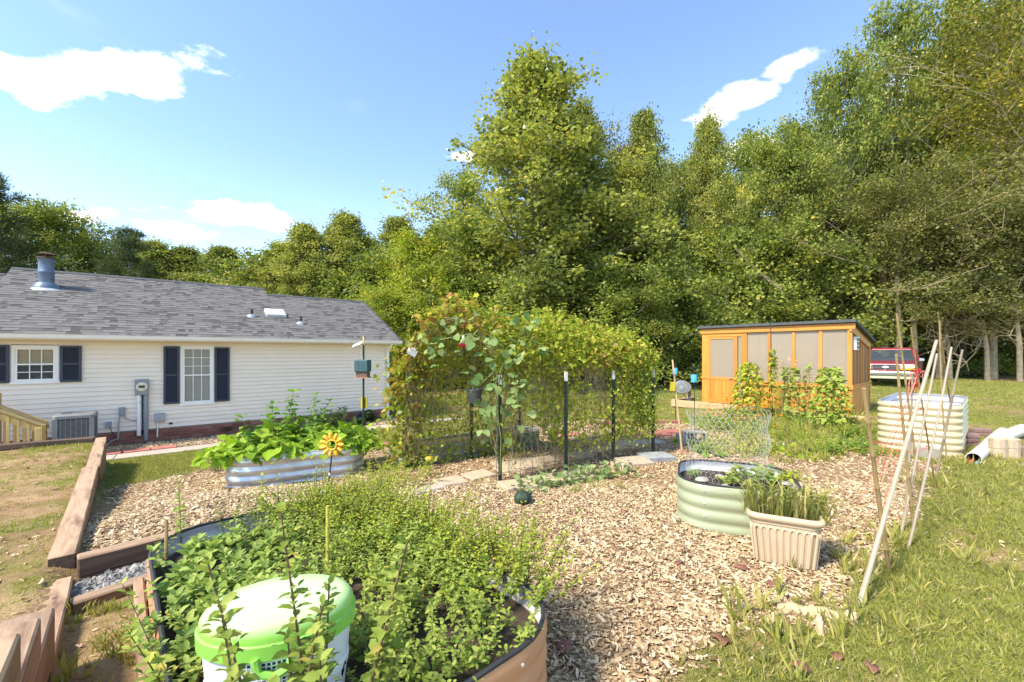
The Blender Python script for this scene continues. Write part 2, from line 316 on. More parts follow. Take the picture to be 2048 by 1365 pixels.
M['flue'] = solid('flue', (.12, .165, .235), .45, .2, .1)
M['rust'] = solid('rust', (.10, .055, .045), .8)
M['lead'] = solid('lead', (.55, .56, .58), .5, .3)
M['grey_metal'] = solid('grey_metal', (.34, .36, .38), .45, .3, .08, dirt=((.22, .21, .2), 4, .62))
M['grey_paint'] = solid('grey_paint', (.25, .265, .28), .5, 0, .06)
M['ac_case'] = solid('ac_case', (.21, .215, .22), .55, .2, .08)
M['ac_dark'] = solid('ac_dark', (.085, .085, .09), .6)
M['pvc'] = solid('pvc', (.62, .59, .53), .4, 0, .06, 12, dirt=((.45, .40, .3), 5, .58))
M['white'] = solid('white', (.82, .82, .80), .4, 0, .03)
M['black'] = solid('black', (.018, .018, .02), .5)
M['rubber'] = solid('rubber', (.03, .03, .032), .6)
M['post_green'] = solid('post_green', (.012, .032, .024), .5, 0, .2)
M['wire'] = solid('wire', (.55, .55, .53), .5, .2)
M['wire_dark'] = solid('wire_dark', (.17, .19, .18), .5, .5)
M['red_wire'] = solid('red_wire', (.52, .05, .035), .45)
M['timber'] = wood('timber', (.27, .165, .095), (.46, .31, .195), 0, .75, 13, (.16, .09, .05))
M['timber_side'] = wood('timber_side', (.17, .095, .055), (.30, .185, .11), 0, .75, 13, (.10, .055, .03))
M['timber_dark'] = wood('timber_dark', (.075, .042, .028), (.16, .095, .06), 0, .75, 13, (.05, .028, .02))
M['pine_new'] = wood('pine_new', (.50, .33, .10), (.66, .48, .19), 0, .65, 15)
M['pine_new_v'] = wood('pine_new_v', (.50, .33, .10), (.66, .48, .19), 2, .65, 15)
M['cedar'] = wood('cedar', (.50, .17, .02), (.68, .285, .045), 0, .5, 12)
M['cedar_v'] = wood('cedar_v', (.50, .17, .02), (.68, .285, .045), 2, .5, 12)
M['fence_wood'] = wood('fence_wood', (.42, .25, .12), (.60, .42, .24), 0, .7, 14)
M['bamboo'] = wood('bamboo', (.25, .16, .07), (.42, .30, .14), 0, .5, 20)
M['whitewood'] = wood('whitewood', (.26, .20, .14), (.39, .32, .24), 0, .55, 16)
M['galv'] = solid('galv', (.63, .64, .66), .38, .65, .14, 5, dirt=((.42, .33, .26), 3.5, .66))
M['galv_dull'] = solid('galv_dull', (.34, .38, .34), .5, .3, .14, 5)
M['sage'] = solid('sage', (.34, .375, .24), .42, .1, .06, 4, dirt=((.36, .33, .24), 5, .7))
M['cream'] = solid('cream', (.57, .475, .29), .42, .1, .04, 4, dirt=((.50, .43, .29), 4, .68))
M['terra'] = solid('terra', (.52, .275, .145), .42, .15, .08, 4)
M['inner_bed'] = solid('inner_bed', (.66, .67, .68), .42, .2, .08)
M['soil'] = solid('soil', (.062, .042, .028), .95, 0, .6, 30, .03, 60)
M['resin'] = solid('resin', (.52, .40, .27), .55, 0, .05, 8, dirt=((.42, .34, .24), 6, .62))
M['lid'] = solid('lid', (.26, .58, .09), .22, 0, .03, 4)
def pale_top_lid():
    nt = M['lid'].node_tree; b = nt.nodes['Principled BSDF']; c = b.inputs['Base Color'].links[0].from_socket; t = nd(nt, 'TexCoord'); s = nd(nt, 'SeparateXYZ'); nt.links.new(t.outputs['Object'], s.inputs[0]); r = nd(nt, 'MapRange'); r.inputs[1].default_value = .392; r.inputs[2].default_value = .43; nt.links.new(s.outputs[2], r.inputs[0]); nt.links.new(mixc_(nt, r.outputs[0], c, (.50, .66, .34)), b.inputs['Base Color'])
pale_top_lid()     # paler flat top: sky reflection and some fading painted into the colour
M['hamper'] = solid('hamper', (.72, .745, .77), .3, 0, .02, 4)
M['slate_paver'] = solid('slate_paver', (.30, .31, .31), .85, 0, .2, 10, .004, 60)
M['sand_paver'] = solid('sand_paver', (.46, .36, .25), .9, 0, .15, 14, .004, 80, dirt=((.28, .23, .16), 5, .6))
M['red_paver'] = solid('red_paver', (.42, .145, .11), .9, 0, .2, 12, .004, 70, dirt=((.4, .28, .2), 5, .6))
M['plum_paver'] = solid('plum_paver', (.26, .16, .14), .9, 0, .2, 14, .004, 70)
M['cement'] = solid('cement', (.34, .31, .25), .9, 0, .14, 16, .006, 90)
M['walk'] = solid('walk', (.42, .36, .29), .9, 0, .12, 6, .004, 60)
M['rock_white'] = solid('rock_white', (.36, .34, .29), .8, 0, .1, 20, .004, 50)
M['glass'] = solid('glass', (.06, .07, .07), .06, 0, .3, 2, spec=.8)
M['blind'] = solid('blind', (.62, .60, .50), .7, 0, .05)
M['blind_warm'] = solid('blind_warm', (.66, .52, .30), .7, 0, .08)
M['teal'] = solid('teal', (.045, .105, .12), .55, 0, .12)
M['brown_board'] = solid('brown_board', (.16, .10, .075), .7)
M['copper'] = solid('copper', (.46, .24, .14), .5, .3)
M['yellow'] = solid('yellow', (.80, .58, .03), .45, 0, .08)
M['sunny'] = solid('sunny', (.80, .44, .035), .45, 0, .12)
M['blue'] = solid('blue', (.10, .48, .72), .5)
M['blue_dark'] = solid('blue_dark', (.06, .12, .30), .5)
M['pipe_red'] = solid('pipe_red', (.70, .10, .07), .4)
M['pipe_blue'] = solid('pipe_blue', (.25, .48, .72), .4)
M['red_glass'] = solid('red_glass', (.50, .02, .04), .15)
M['pot_dark'] = solid('pot_dark', (.09, .095, .10), .5)
M['pot_taupe'] = solid('pot_taupe', (.30, .25, .21), .6)
M['melon'] = attr_ramp('melon', [(.012, .028, .016), (.03, .06, .03)], None, .7)
M['yellow_squash'] = solid('yellow_squash', (.75, .50, .05), .4)
M['truck_red'] = solid('truck_red', (.23, .028, .038), .3, .2, .1, 3, dirt=((.26, .10, .09), 3, .6))
M['truck_tan'] = solid('truck_tan', (.55, .50, .36), .4)
M['chrome'] = solid('chrome', (.66, .66, .66), .25, .9, .05)
M['amber'] = solid('amber', (.85, .40, .02), .2)
M['lamp_glass'] = solid('lamp_glass', (.62, .58, .42), .15)
M['tyre'] = solid('tyre', (.02, .02, .02), .8)
M['tan_wood'] = solid('tan_wood', (.62, .46, .27), .8, 0, .2, 12, .006, 40)
M['dead_leaf'] = solid('dead_leaf', (.24, .10, .06), .7, 0, .3)
M['roofing'] = solid('roofing', (.06, .063, .068), .8, 0, .2)
M['tarp_blue'] = solid('tarp_blue', (.10, .17, .34), .5)
M['mossy'] = solid('mossy', (.48, .42, .06), .8, 0, .35, 40, .004, 90)
def poly_mat():
    m, nt, b = nmat('polycarbonate'); b.inputs['Base Color'].default_value = (.86, .78, .66, 1); b.inputs['Roughness'].default_value = .10; b.inputs['Specular IOR Level'].default_value = .8
    t = nd(nt, 'BsdfTransparent'); mx = nd(nt, 'MixShader'); v = coords(nt, (110, 110, .8)); n = noise(nt, 1., 2, .5, v); r = ramp(nt, [(.40,)*3, (.47,)*3], [.35, .65]); nt.links.new(n.outputs[0], r.inputs[0])
    tl = nd(nt, 'BsdfTranslucent'); tl.inputs[0].default_value = (.84, .70, .54, 1); m0 = nd(nt, 'MixShader'); m0.inputs[0].default_value = .6; nt.links.new(b.outputs[0], m0.inputs[1]); nt.links.new(tl.outputs[0], m0.inputs[2])
    nt.links.new(r.outputs[0], mx.inputs[0]); nt.links.new(m0.outputs[0], mx.inputs[1]); nt.links.new(t.outputs[0], mx.inputs[2]); t.inputs[0].default_value = (.86, .82, .74, 1)
    nt.links.new(mx.outputs[0], nt.nodes['Material Output'].inputs[0]); return m
M['poly'] = poly_mat()
def screen_mat(name, col, k):
    m, nt, b = nmat(name); b.inputs['Base Color'].default_value = c4(col); b.inputs['Roughness'].default_value = .3
    t = nd(nt, 'BsdfTransparent'); mx = nd(nt, 'MixShader'); mx.inputs[0].default_value = k; nt.links.new(b.outputs[0], mx.inputs[1]); nt.links.new(t.outputs[0], mx.inputs[2]); nt.links.new(mx.outputs[0], nt.nodes['Material Output'].inputs[0]); return m
M['pane'] = screen_mat('pane', (.10, .11, .11), .82)
M['windshield'] = screen_mat('windshield', (.05, .06, .06), .35); M['windshield'].node_tree.nodes['Principled BSDF'].inputs['Roughness'].default_value = .04; M['windshield'].node_tree.nodes['Principled BSDF'].inputs['Specular IOR Level'].default_value = 1.
# ------------------------------------------------------------------ ground
def pdist(P, poly):
    """signed distance, positive inside"""
    poly = np.asarray(poly, float); x, y = P[:, 0], P[:, 1]; d = np.full(len(P), 1e9); ins = np.zeros(len(P), bool); n = len(poly)
    for i in range(n):
        a, b = poly[i], poly[(i+1) % n]; e = b-a; w = P-a
        t = np.clip((w @ e)/(e @ e), 0, 1); q = w-t[:, None]*e; d = np.minimum(d, np.hypot(q[:, 0], q[:, 1]))
        c = (a[1] > y) != (b[1] > y)
        with np.errstate(divide='ignore', invalid='ignore'): ins ^= c & (x < (b[0]-a[0])*(y-a[1])/(b[1]-a[1])+a[0])
    return np.where(ins, d, -d)
def gxy(px, py): p = ong(px, py); return (p.x, p.y)
MULCH = [gxy(*p) for p in ((1330, 1420), (1400, 1345), (1470, 1300), (1560, 1262), (1650, 1235), (1700, 1190), (1738, 1120), (1790, 1062), (1840, 1015), (1885, 965), (1905, 935), (1760, 905), (1600, 880),
                             (1420, 858), (1330, 842), (1180, 838), (1080, 850), (960, 868), (850, 882), (770, 888), (735, 905), (440, 938), (330, 958), (222, 975))]
MULCH += [(WA.x, WA.y), (WA.x+.45, WA.y+.36), (-1.6, 2.0), (-.9, .9), (-.2, .6), (.55, .9)]
def houseP(s, t, z=0.): return Vector((HC.x+s*CT+t*ST, HC.y+s*ST-t*CT, HC.z+z))      # s along the front, t out towards the viewer
BEDH = [tuple(houseP(s, t)[:2]) for s, t in ((-12, -.1), (.3, -.1), (.5, 1.2), (-12, 1.2))]
def wnoise(P, k, seed=0):
    r = np.random.default_rng(seed); o = np.zeros(len(P))
    for i in range(5):
        f = k*1.75**i; a = r.uniform(0, 6.28); ph = r.uniform(0, 6.28, 2)
        o += np.sin((P[:, 0]*np.cos(a)+P[:, 1]*np.sin(a))*f+ph[0])*np.sin((-P[:, 0]*np.sin(a)+P[:, 1]*np.cos(a))*f*1.13+ph[1])/1.45**i
    return o
def side_along(P): return (P[:, 0]-WA.x)*WN.x+(P[:, 1]-WA.y)*WN.y, (P[:, 0]-WA.x)*WD.x+(P[:, 1]-WA.y)*WD.y
BEAR = [ong(*p) for p in ((1990, 800), (1975, 820), (2010, 815))]
def weights(P):
    side, along = side_along(P)
    terr = (side < .02) & (along > -6.0) & (along < 6) & (P[:, 1] < 12)
    mul = sstep(-.10, .10, pdist(P, MULCH)+.07*wnoise(P, 3.5, 1)); mul = np.where(side < 0, 0, mul)
    pit = (side > -.05) & (side < .50) & (along > -.02)                     # gravel pit and the earth strip beside the bed
    mul = np.where(pit, 0, mul)
    dirt = np.where(terr, sstep(-.75, .35, wnoise(P, 1.6, 2)*.6+.12), 0.); dirt = np.where(pit, .85, dirt)
    for p in BEAR: dirt = np.maximum(dirt, .8*np.exp(-((P[:, 0]-p.x)**2+(P[:, 1]-p.y)**2)/.25))
    dirt = np.maximum(dirt, .85*sstep(.05, 1.0, wnoise(P, 1.1, 5)+.5*wnoise(P, 3.1, 15))*(1-mul)*(P[:, 1] < 30))
    bed = sstep(-.05, .08, pdist(P, BEDH)+.04*wnoise(P, 4, 3))
    woods = sstep(0, 2.5, P[:, 1]-(24.5+.12*np.abs(P[:, 0]-2)+1.2*np.sin(P[:, 0]*.35))+.5*wnoise(P, .8, 4))
    # behind the house the woods come closer
    woods = np.maximum(woods, sstep(-5, -8, (P[:, 0]-HC.x)*ST+(HC.y-P[:, 1])*CT)*(P[:, 0] < 4))
    weed = sstep(.0, .4, pdist(P, WEEDY)+.12*wnoise(P, 2.5, 6))
    return mul, dirt, bed, woods, weed
WEEDY = [gxy(*p) for p in ((1395, 905), (1470, 925), (1600, 928), (1740, 925), (1775, 880), (1740, 830), (1560, 822), (1400, 840))]
def axis(lo, hi, far0, far1, st):
    a = list(np.arange(lo, hi+1e-6, st)); s = st; x = lo
    while x > far0: s *= 1.16; x -= s; a.insert(0, x)
    s = st; x = a[-1]
    while x < far1: s *= 1.16; x += s; a.append(x)
    return np.array(a)
gx = axis(-8, 6, -500, 500, .075); gy = axis(.4, 10.5, -40, 700, .075)
GX, GY = np.meshgrid(gx, gy); P = np.stack([GX.ravel(), GY.ravel()], 1); nxg, nyg = len(gx), len(gy)
mul, dirt, bed, woods, weed = weights(P)
GZ = gz(P[:, 0], P[:, 1])+.006*wnoise(P, 9, 8)*mul+.008*wnoise(P, 6, 9)*dirt
ii = (np.arange(nyg-1)[:, None]*nxg+np.arange(nxg-1)[None]).ravel()
gme = npmesh('ground', np.column_stack([P, GZ]), np.stack([ii, ii+1, ii+1+nxg, ii+nxg], 1), None, True)
for nm, w in (('mulch', mul), ('dirt', dirt), ('bedw', bed), ('woods', woods), ('weed', weed)):
    a = gme.attributes.new(nm, 'FLOAT', 'POINT'); a.data.foreach_set('value', w.astype(np.float32))
def ground_mat():
    m, nt, b = nmat('ground'); v = coords(nt); L = nt.links.new
    def at_(nm): return nd(nt, 'Attribute', attribute_name=nm).outputs['Fac']
    n1 = noise(nt, 3.2, 8, .65, v); n2 = noise(nt, 55, 4, .6, v); n3 = noise(nt, .35, 4, .6, v)
    r1 = ramp(nt, [(.085, .115, .02), (.145, .175, .032), (.22, .22, .055)], [.3, .5, .75]); L(n1.outputs[0], r1.inputs[0])
    r1b = ramp(nt, [(.7, .7, .7), (1.2, 1.12, .95)], [.35, .65]); L(n3.outputs[0], r1b.inputs[0]); lawn = mixc_(nt, 1., r1.outputs[0], r1b.outputs[0], 'MULTIPLY')
    vo = nd(nt, 'TexVoronoi'); vo.inputs['Scale'].default_value = 45; mpv = nd(nt, 'Mapping'); mpv.inputs['Scale'].default_value = (1, 1.9, 1); L(v, mpv.inputs[0]); L(mpv.outputs[0], vo.inputs[0])
    sp = nd(nt, 'SeparateColor'); L(vo.outputs['Color'], sp.inputs[0]); rm = ramp(nt, [(.13, .075, .038), (.30, .19, .10), (.50, .36, .21)], [0, .45, 1]); L(sp.outputs[0], rm.inputs[0])
    rd = ramp(nt, [(.20, .12, .058), (.33, .215, .115), (.43, .30, .17)], [.3, .52, .78]); L(n1.outputs[0], rd.inputs[0]); rd2 = ramp(nt, [(.7, .7, .7), (1.2, 1.2, 1.2)], [.3, .7]); L(n2.outputs[0], rd2.inputs[0]); dcol = mixc_(nt, 1., rd.outputs[0], rd2.outputs[0], 'MULTIPLY')
    rb = ramp(nt, [(.12, .085, .06), (.24, .18, .13), (.38, .32, .26)], [.3, .5, .75]); L(n2.outputs[0], rb.inputs[0])
    rw = ramp(nt, [(.035, .026, .014), (.075, .055, .028), (.10, .085, .03)], [.3, .55, .8]); L(n2.outputs[0], rw.inputs[0])
    c = mixc_(nt, at_('dirt'), lawn, dcol); c = mixc_(nt, at_('mulch'), c, rm.outputs[0]); c = mixc_(nt, at_('bedw'), c, rb.outputs[0]); c = mixc_(nt, at_('woods'), c, rw.outputs[0])
    L(c, b.inputs['Base Color']); b.inputs['Roughness'].default_value = .95; b.inputs['Specular IOR Level'].default_value = .1
    bump(nt, b, n2.outputs[0], .02, .7); return m
M['ground'] = ground_mat()
go = link('ground', gme, M['ground']); inst(go, 'garden ground of lawn, bare earth and bark mulch', 'ground', kind='structure')
# ---- scatter stuff: points carrying rotation and scale, small source meshes instanced on them
def scatter(name, P3, rot, sc, meshes, mat, label, cat, parent=None):
    me = bpy.data.meshes.new(name); me.vertices.add(len(P3)); me.vertices.foreach_set('co', np.asarray(P3, np.float32).ravel())
    a = me.attributes.new('rot', 'FLOAT_VECTOR', 'POINT'); a.data.foreach_set('vector', np.asarray(rot, np.float32).ravel())
    a = me.attributes.new('scl', 'FLOAT', 'POINT'); a.data.foreach_set('value', np.asarray(sc, np.float32))
    o = link(name, me, None, parent); coll = bpy.data.collections.new(name+'_pieces')
    for i, pm in enumerate(meshes):
        pm.materials.append(mat); coll.objects.link(bpy.data.objects.new('%s_piece_%d' % (name, i), pm))
    t = bpy.data.node_groups.new(name, 'GeometryNodeTree'); t.interface.new_socket('Geometry', in_out='INPUT', socket_type='NodeSocketGeometry'); t.interface.new_socket('Geometry', in_out='OUTPUT', socket_type='NodeSocketGeometry')
    N = t.nodes.new; L = t.links.new; gi = N('NodeGroupInput'); gg = N('NodeGroupOutput'); ip = N('GeometryNodeInstanceOnPoints'); ci = N('GeometryNodeCollectionInfo'); ci.inputs[0].default_value = coll; ci.inputs[1].default_value = True; ci.inputs[2].default_value = True
    m2p = N('GeometryNodeMeshToPoints'); L(gi.outputs[0], m2p.inputs[0]); L(m2p.outputs[0], ip.inputs['Points']); L(ci.outputs[0], ip.inputs['Instance']); ip.inputs['Pick Instance'].default_value = True
    for nm, ty, sock in (('rot', 'FLOAT_VECTOR', 'Rotation'), ('scl', 'FLOAT', 'Scale')):
        na = N('GeometryNodeInputNamedAttribute'); na.data_type = ty; na.inputs[0].default_value = nm; out = [q for q in na.outputs if q.enabled and q.name == 'Attribute'][0]; L(out, ip.inputs[sock])
    L(ip.outputs[0], gg.inputs[0]); md = o.modifiers.new('scatter', 'NODES'); md.node_group = t
    inst(o, label, cat if parent is None else None, kind='stuff'); return o
def cand(n, x0, x1, y0, y1, dens=None):
    Q = np.column_stack([RNG.uniform(x0, x1, n), RNG.uniform(y0, y1, n)]); return Q
def infr(Q, m=.25):     # keep what lies in or near the view cone
    return np.abs(Q[:, 0]) < (1.205+m)*Q[:, 1]+.8
def fill(n, hgt):
    return n
# wood chips
def chip_mesh(i):
    r = random.Random(i); l, w, h = r.uniform(.012, .030), r.uniform(.0045, .010), r.uniform(.002, .005); k = r.uniform(-.006, .006)
    v = [(-l, -w*r.uniform(.3, 1), 0), (-l*r.uniform(.6, 1), w, 0), (0, w*r.uniform(.8, 1.2), k), (0, -w, k), (l, w*r.uniform(.2, .9), 0), (l*r.uniform(.6, 1), -w*r.uniform(.3, 1), 0)]
    v += [(a*.94, b*.9, c+h) for a, b, c in v]
    f = [(6, 9, 8, 7), (9, 11, 10, 8), (0, 1, 2, 3), (3, 2, 4, 5), (0, 3, 9, 6), (3, 5, 11, 9), (5, 4, 10, 11), (4, 2, 8, 10), (2, 1, 7, 8), (1, 0, 6, 7)]
    me = bpy.data.meshes.new('chip'); me.from_pydata(v, [], f); return me
Q = np.concatenate([cand(125000, -4, 4.5, .8, 5), cand(72000, -6.5, 8, 4.5, 10.5)]); Q = Q[infr(Q, .1)]
wm, wd, wb, ww, we = weights(Q); Q = Q[(RNG.random(len(Q)) < np.maximum(wm, .05*wd))]
z = gz(Q[:, 0], Q[:, 1])+.004+RNG.uniform(0, .014, len(Q)); rot = np.column_stack([RNG.normal(0, .32, len(Q)), RNG.normal(0, .32, len(Q)), RNG.uniform(0, 6.28, len(Q))])
scatter('wood_chips', np.column_stack([Q, z]), rot, RNG.lognormal(-.46, .40, len(Q))*np.clip(.8+Q[:, 1]*.06, .8, 1.3), [chip_mesh(i) for i in range(10)], M['chip'], 'pale brown wood chip mulch spread over the garden', 'wood chips')
Q = np.concatenate([cand(60000, -4, 4.5, .8, 5), cand(30000, -6.5, 8, 4.5, 10.5)]); Q = Q[infr(Q, .05)]; wm = weights(Q)[0]; Q = Q[RNG.random(len(Q)) < wm*sstep(-.5, .9, wnoise(Q, 1.3, 25)+.5*wnoise(Q, 4., 26))]
scatter('bark_fines', np.column_stack([Q, gz(Q[:, 0], Q[:, 1])+RNG.uniform(.006, .02, len(Q))]), np.column_stack([RNG.normal(0, .3, (len(Q), 2)), RNG.uniform(0, 6.28, len(Q))]), RNG.lognormal(-.85, .35, len(Q)), [chip_mesh(60+i) for i in range(5)], M['chip_dark'], 'darker damp bark fines in patches of the mulch', 'wood chips')
# lawn grass and weeds
def tuft(i, n, h, spread, lean, wd=1.):
    r = np.random.default_rng(i); p = np.column_stack([r.normal(0, spread, n), r.normal(0, spread, n), np.full(n, -.005)]); a = np.column_stack([r.normal(0, lean, n), r.normal(0, lean, n), np.ones(n)])
    tv, tf = T_BLADE; t2 = (tv*np.array([1, 1.7*wd, 1.6], np.float32), tf)
    V, Fc, rr = place(t2, p, a, r.normal(size=(n, 3)), r.uniform(.5, 1.15, n)*h, np.clip(r.beta(2.2, 2.4, n)+.12*(r.random(n) < .12), 0, 1)); return npmesh('tuft', V, Fc, rr)
QA = cand(90000, .3, 11, .8, 7.5); QB = cand(60000, -9, 26, 6.5, 30); Q = np.concatenate([QA, QB]); Q = Q[infr(Q, .4)]
QC = cand(24000, -8.2, -2.2, 1.2, 9); QC = QC[infr(QC, .05)]; Q = np.concatenate([Q, QC])
# patch beside the house walk is finer lawn
QD = cand(30000, -7.5, 1.5, 5.5, 12.5); QD = QD[infr(QD, .05)]; Q = np.concatenate([Q, QD])
wm, wd, wb, ww, we = weights(Q); side, along = side_along(Q)
pr = (1-wm)*(1-wb)*(1-ww)*(1-.86*wd)*(1-.5*we)
PATHP = [tuple(houseP(s, t)[:2]) for s, t in ((-12, 1.1), (1.5, 1.1), (1.5, 2.05), (-12, 2.05))]
pr[pdist(Q, PATHP) > -.02] = 0; pr[(np.abs(side) < .14) & (along > -6.2)] = 0
keep = RNG.random(len(Q)) < pr; Q = Q[keep]; dist = np.hypot(Q[:, 0], Q[:, 1])
sc = RNG.lognormal(-.05, .3, len(Q))*np.clip(.55+dist*.045, .55, 1.6); sc *= np.where((Q[:, 0] < -2) & (side[keep] < 0), .7, np.where(Q[:, 0] < -2, .8, 1.))
scatter('lawn_grass', np.column_stack([Q, gz(Q[:, 0], Q[:, 1])]), np.column_stack([np.zeros(len(Q)), np.zeros(len(Q)), RNG.uniform(0, 6.28, len(Q))]), sc,
        [tuft(i, 16, .052, .026, .75) for i in range(6)], M['grass'], 'short bright green lawn grass', 'grass')
# coarse weed grass in clumps at the mulch edge, in the earth strip and in the weedy patch
W = []
for px, py, n, s in ((205, 1225, 9, .07), (250, 1270, 10, .09), (215, 1310, 10, .1), (165, 1235, 6, .06), (275, 1200, 6, .05), (225, 1345, 7, .08), (1660, 1235, 8, .12), (1740, 1150, 10, .15), (1580, 1290, 9, .15), (1500, 1310, 8, .14), (1790, 1080, 9, .15), (1850, 1030, 9, .2), (1880, 980, 9, .2),
                     (1700, 1260, 12, .2), (1800, 1180, 12, .25), (1900, 1100, 12, .3), (1960, 1020, 12, .3), (2000, 950, 14, .4), (1960, 930, 10, .3), (1900, 930, 8, .2), (1930, 970, 10, .3), (1700, 1130, 6, .1), (1600, 1110, 4, .05), (1460, 1200, 2, .05), (1480, 1240, 3, .04), (1650, 1010, 5, .1), (2030, 1000, 10, .3)):
    p = ong(px, py)
    for k in range(n): W.append((p.x+random.gauss(0, s), p.y+random.gauss(0, s)))
W = np.array(W); q = cand(2600, 2, 8, 5, 11); _, _, _, _, we = weights(q); W = np.concatenate([W, q[RNG.random(len(q)) < we*.8]])
scatter('weed_grass', np.column_stack([W, gz(W[:, 0], W[:, 1])]), np.column_stack([np.zeros(len(W)), np.zeros(len(W)), RNG.uniform(0, 6.28, len(W))]), RNG.lognormal(-.1, .35, len(W))*np.where(W[:, 0] < -1, .6, 1.),
        [tuft(40+i, 13, .12, .02, .5, .8) for i in range(5)], M['grass'], 'longer tufts of weed grass along the mulch edge and path', 'weeds')
# gravel in the little pit between the timbers
def stone_mesh(i):
    r = random.Random(100+i); v = []; 
    for a in range(-1, 2):
        for k in range(5):
            t = 6.283*k/5+a*.4; q = (.012 if a else .018)*r.uniform(.75, 1.2); v.append((q*math.cos(t)*1.3, q*math.sin(t), a*.010*r.uniform(.8, 1.2)))
    f = [tuple(range(4, -1, -1)), tuple(range(10, 15))]+[(b*5+k, b*5+(k+1) % 5, b*5+5+(k+1) % 5, b*5+5+k) for b in range(2) for k in range(5)]
    me = bpy.data.meshes.new('pebble'); me.from_pydata(v, [], f); return me
n = 1500; sd_, al_ = RNG.uniform(.0, .62, n), RNG.uniform(.10, .40, n)
Q = np.column_stack([WA.x+sd_*WN.x+al_*WD.x, WA.y+sd_*WN.y+al_*WD.y])
scatter('gravel', np.column_stack([Q, gz(Q[:, 0], Q[:, 1])+RNG.uniform(.0, .03, n)]), RNG.uniform(0, 6.28, (n, 3)), RNG.lognormal(-.05, .3, n), [stone_mesh(i) for i in range(6)], M['stone_gravel'], 'grey gravel filling the small pit between landscape timbers', 'gravel')
n = 5200; s_, t_ = RNG.uniform(-10.5, .3, n), RNG.uniform(.05, 1.05, n); Q = np.array([houseP(a, b)[:2] for a, b in zip(s_, t_)])
scatter('planting_bed_pebbles', np.column_stack([Q, gz(Q[:, 0], Q[:, 1])+.004]), RNG.uniform(0, 6.28, (n, 3)), RNG.lognormal(-.1, .3, n), [stone_mesh(20+i) for i in range(5)], M['chip'], 'brown pebbly mulch strip along the foot of the house', 'mulch')
# ------------------------------------------------------------------ house
def fac(px, py, t=0.):
    """pixel -> (s, z) on the plane parallel to the house front, t metres out; z above the house ground"""
    C = houseP(0, t); u = (px-CX)/F; s = (u*C.y-C.x)/(CT-u*ST); Y = C.y+s*ST
    return s, H+(HY-py)/F*Y-HC.z
house = thing('house', 'single storey house with cream siding, grey shingle roof and dark shutters', 'house', HC, TH)
# local axes: x along the front (right end 0), y into the house, z up
XL, EZ, OV, SL = -13.0, 2.36, .36, .4625
WZ0, WZ1 = .30, 2.30
RW1, RW2 = 2.85, 3.36
mb = MB()
mb.b2(XL, 0, .03, 2*RW1-.03, WZ0-.28, WZ1+.05); mb.build('wall', M['mortar'], house)
wins = []
for (x0, y0, x1, y1) in ((22, 691, 119, 767), (360, 692, 428, 809)):
    a, zt = fac(x0, (y0)); b, _ = fac(x1, y0); _, zb = fac((x0+x1)/2, y1); _, zt = fac((x0+x1)/2, y0); wins.append((a, b, zb, zt))
# lap siding: one board per course
ex = .098; n = int((WZ1-WZ0)/ex)+1
for i in range(n):
    z0 = WZ0+i*ex; z1 = min(z0+ex+.012, WZ1+.02); mb = MB(); cuts = [(XL, -.06)]
    for a, b, zb, zt in wins:
        if zb-.02 < z0+ex*.5 < zt+.02: cuts = [c for (p, q) in cuts for c in ((p, min(q, a)), (max(p, b), q)) if c[1]-c[0] > .02]
    for p, q in cuts: mb.ext([(.012, .004), (-.022, 0), (-.026, .006), (-.001, z1-z0), (.012, z1-z0)], ((p, 0, z0), (0, 1, 0), (0, 0, 1)), (q-p, 0, 0))
    mb.build('siding_board', M['siding'], house)
# brick foundation
mb = MB(); mb.b2(XL, -.01, .006, .03, -.3, WZ0); mb.build('foundation_mortar', M['mortar'], house)
for r_ in range(3):
    mb = MB(); x = XL+(.1 if r_ % 2 else 0)
    while x < -.02:
        w = .2; mb.b2(x, min(x+w-.01, -.005), -.012-.003*random.random(), .006, .02+r_*.085, .02+r_*.085+.075); x += w
    o = mb.build('foundation_bricks', M['brick'], house); o['kind'] = 'stuff'
a, z = fac(715, 836); b, _ = fac(744, 836); mb = MB(); mb.b2(a, b, -.02, 0, .03, .22)
for k in range(4): mb.b2(a+.02, b-.02, -.028, -.02, .05+k*.045, .07+k*.045)
mb.build('foundation_vent', M['blue_dark'], house)
mb = MB(); mb.b2(-.06, .012, -.02, .0, WZ0-.01, WZ1+.02); mb.b2(.0, .016, -.02, .07, WZ0-.01, WZ1+.02); mb.build('corner_trim', M['trim'], house)
mb = MB(); mb.b2(XL, .22, -OV+.02, .0, EZ-.075, EZ-.05); mb.build('soffit', M['gutter'], house)
mb = MB(); mb.b2(XL, .22, -OV-.005, -OV+.02, EZ-.11, EZ+.0); mb.build('fascia', M['trim'], house)
gp = [(0, 0), (-.075, .0), (-.105, .03), (-.11, .085), (-.118, .09), (-.118, .1), (-.098, .1), (-.096, .04), (-.07, .015), (0, .015)]
mb = MB(); mb.ext(gp, ((XL, -OV-.006, EZ-.10), (0, 1, 0), (0, 0, 1)), (.26-XL, 0, 0)); mb.build('gutter', M['gutter'], house)
mb = MB(); mb.b2(-.075, -.005, -.115, -.045, .02, EZ-.32); mb.bar((-.04, -.08, EZ-.33), (-.04, -OV-.03, EZ-.1), .07, .065); mb.bar((-.04, -.08, .06), (-.04, -.28, .01), .07, .065); mb.build('downspout', M['white'], house, bevel=.012)
for zz in (.6, 1.6):
    mb = MB(); mb.b2(-.085, .005, -.12, -.04, zz, zz+.03); mb.build('downspout_strap', M['white'], house)
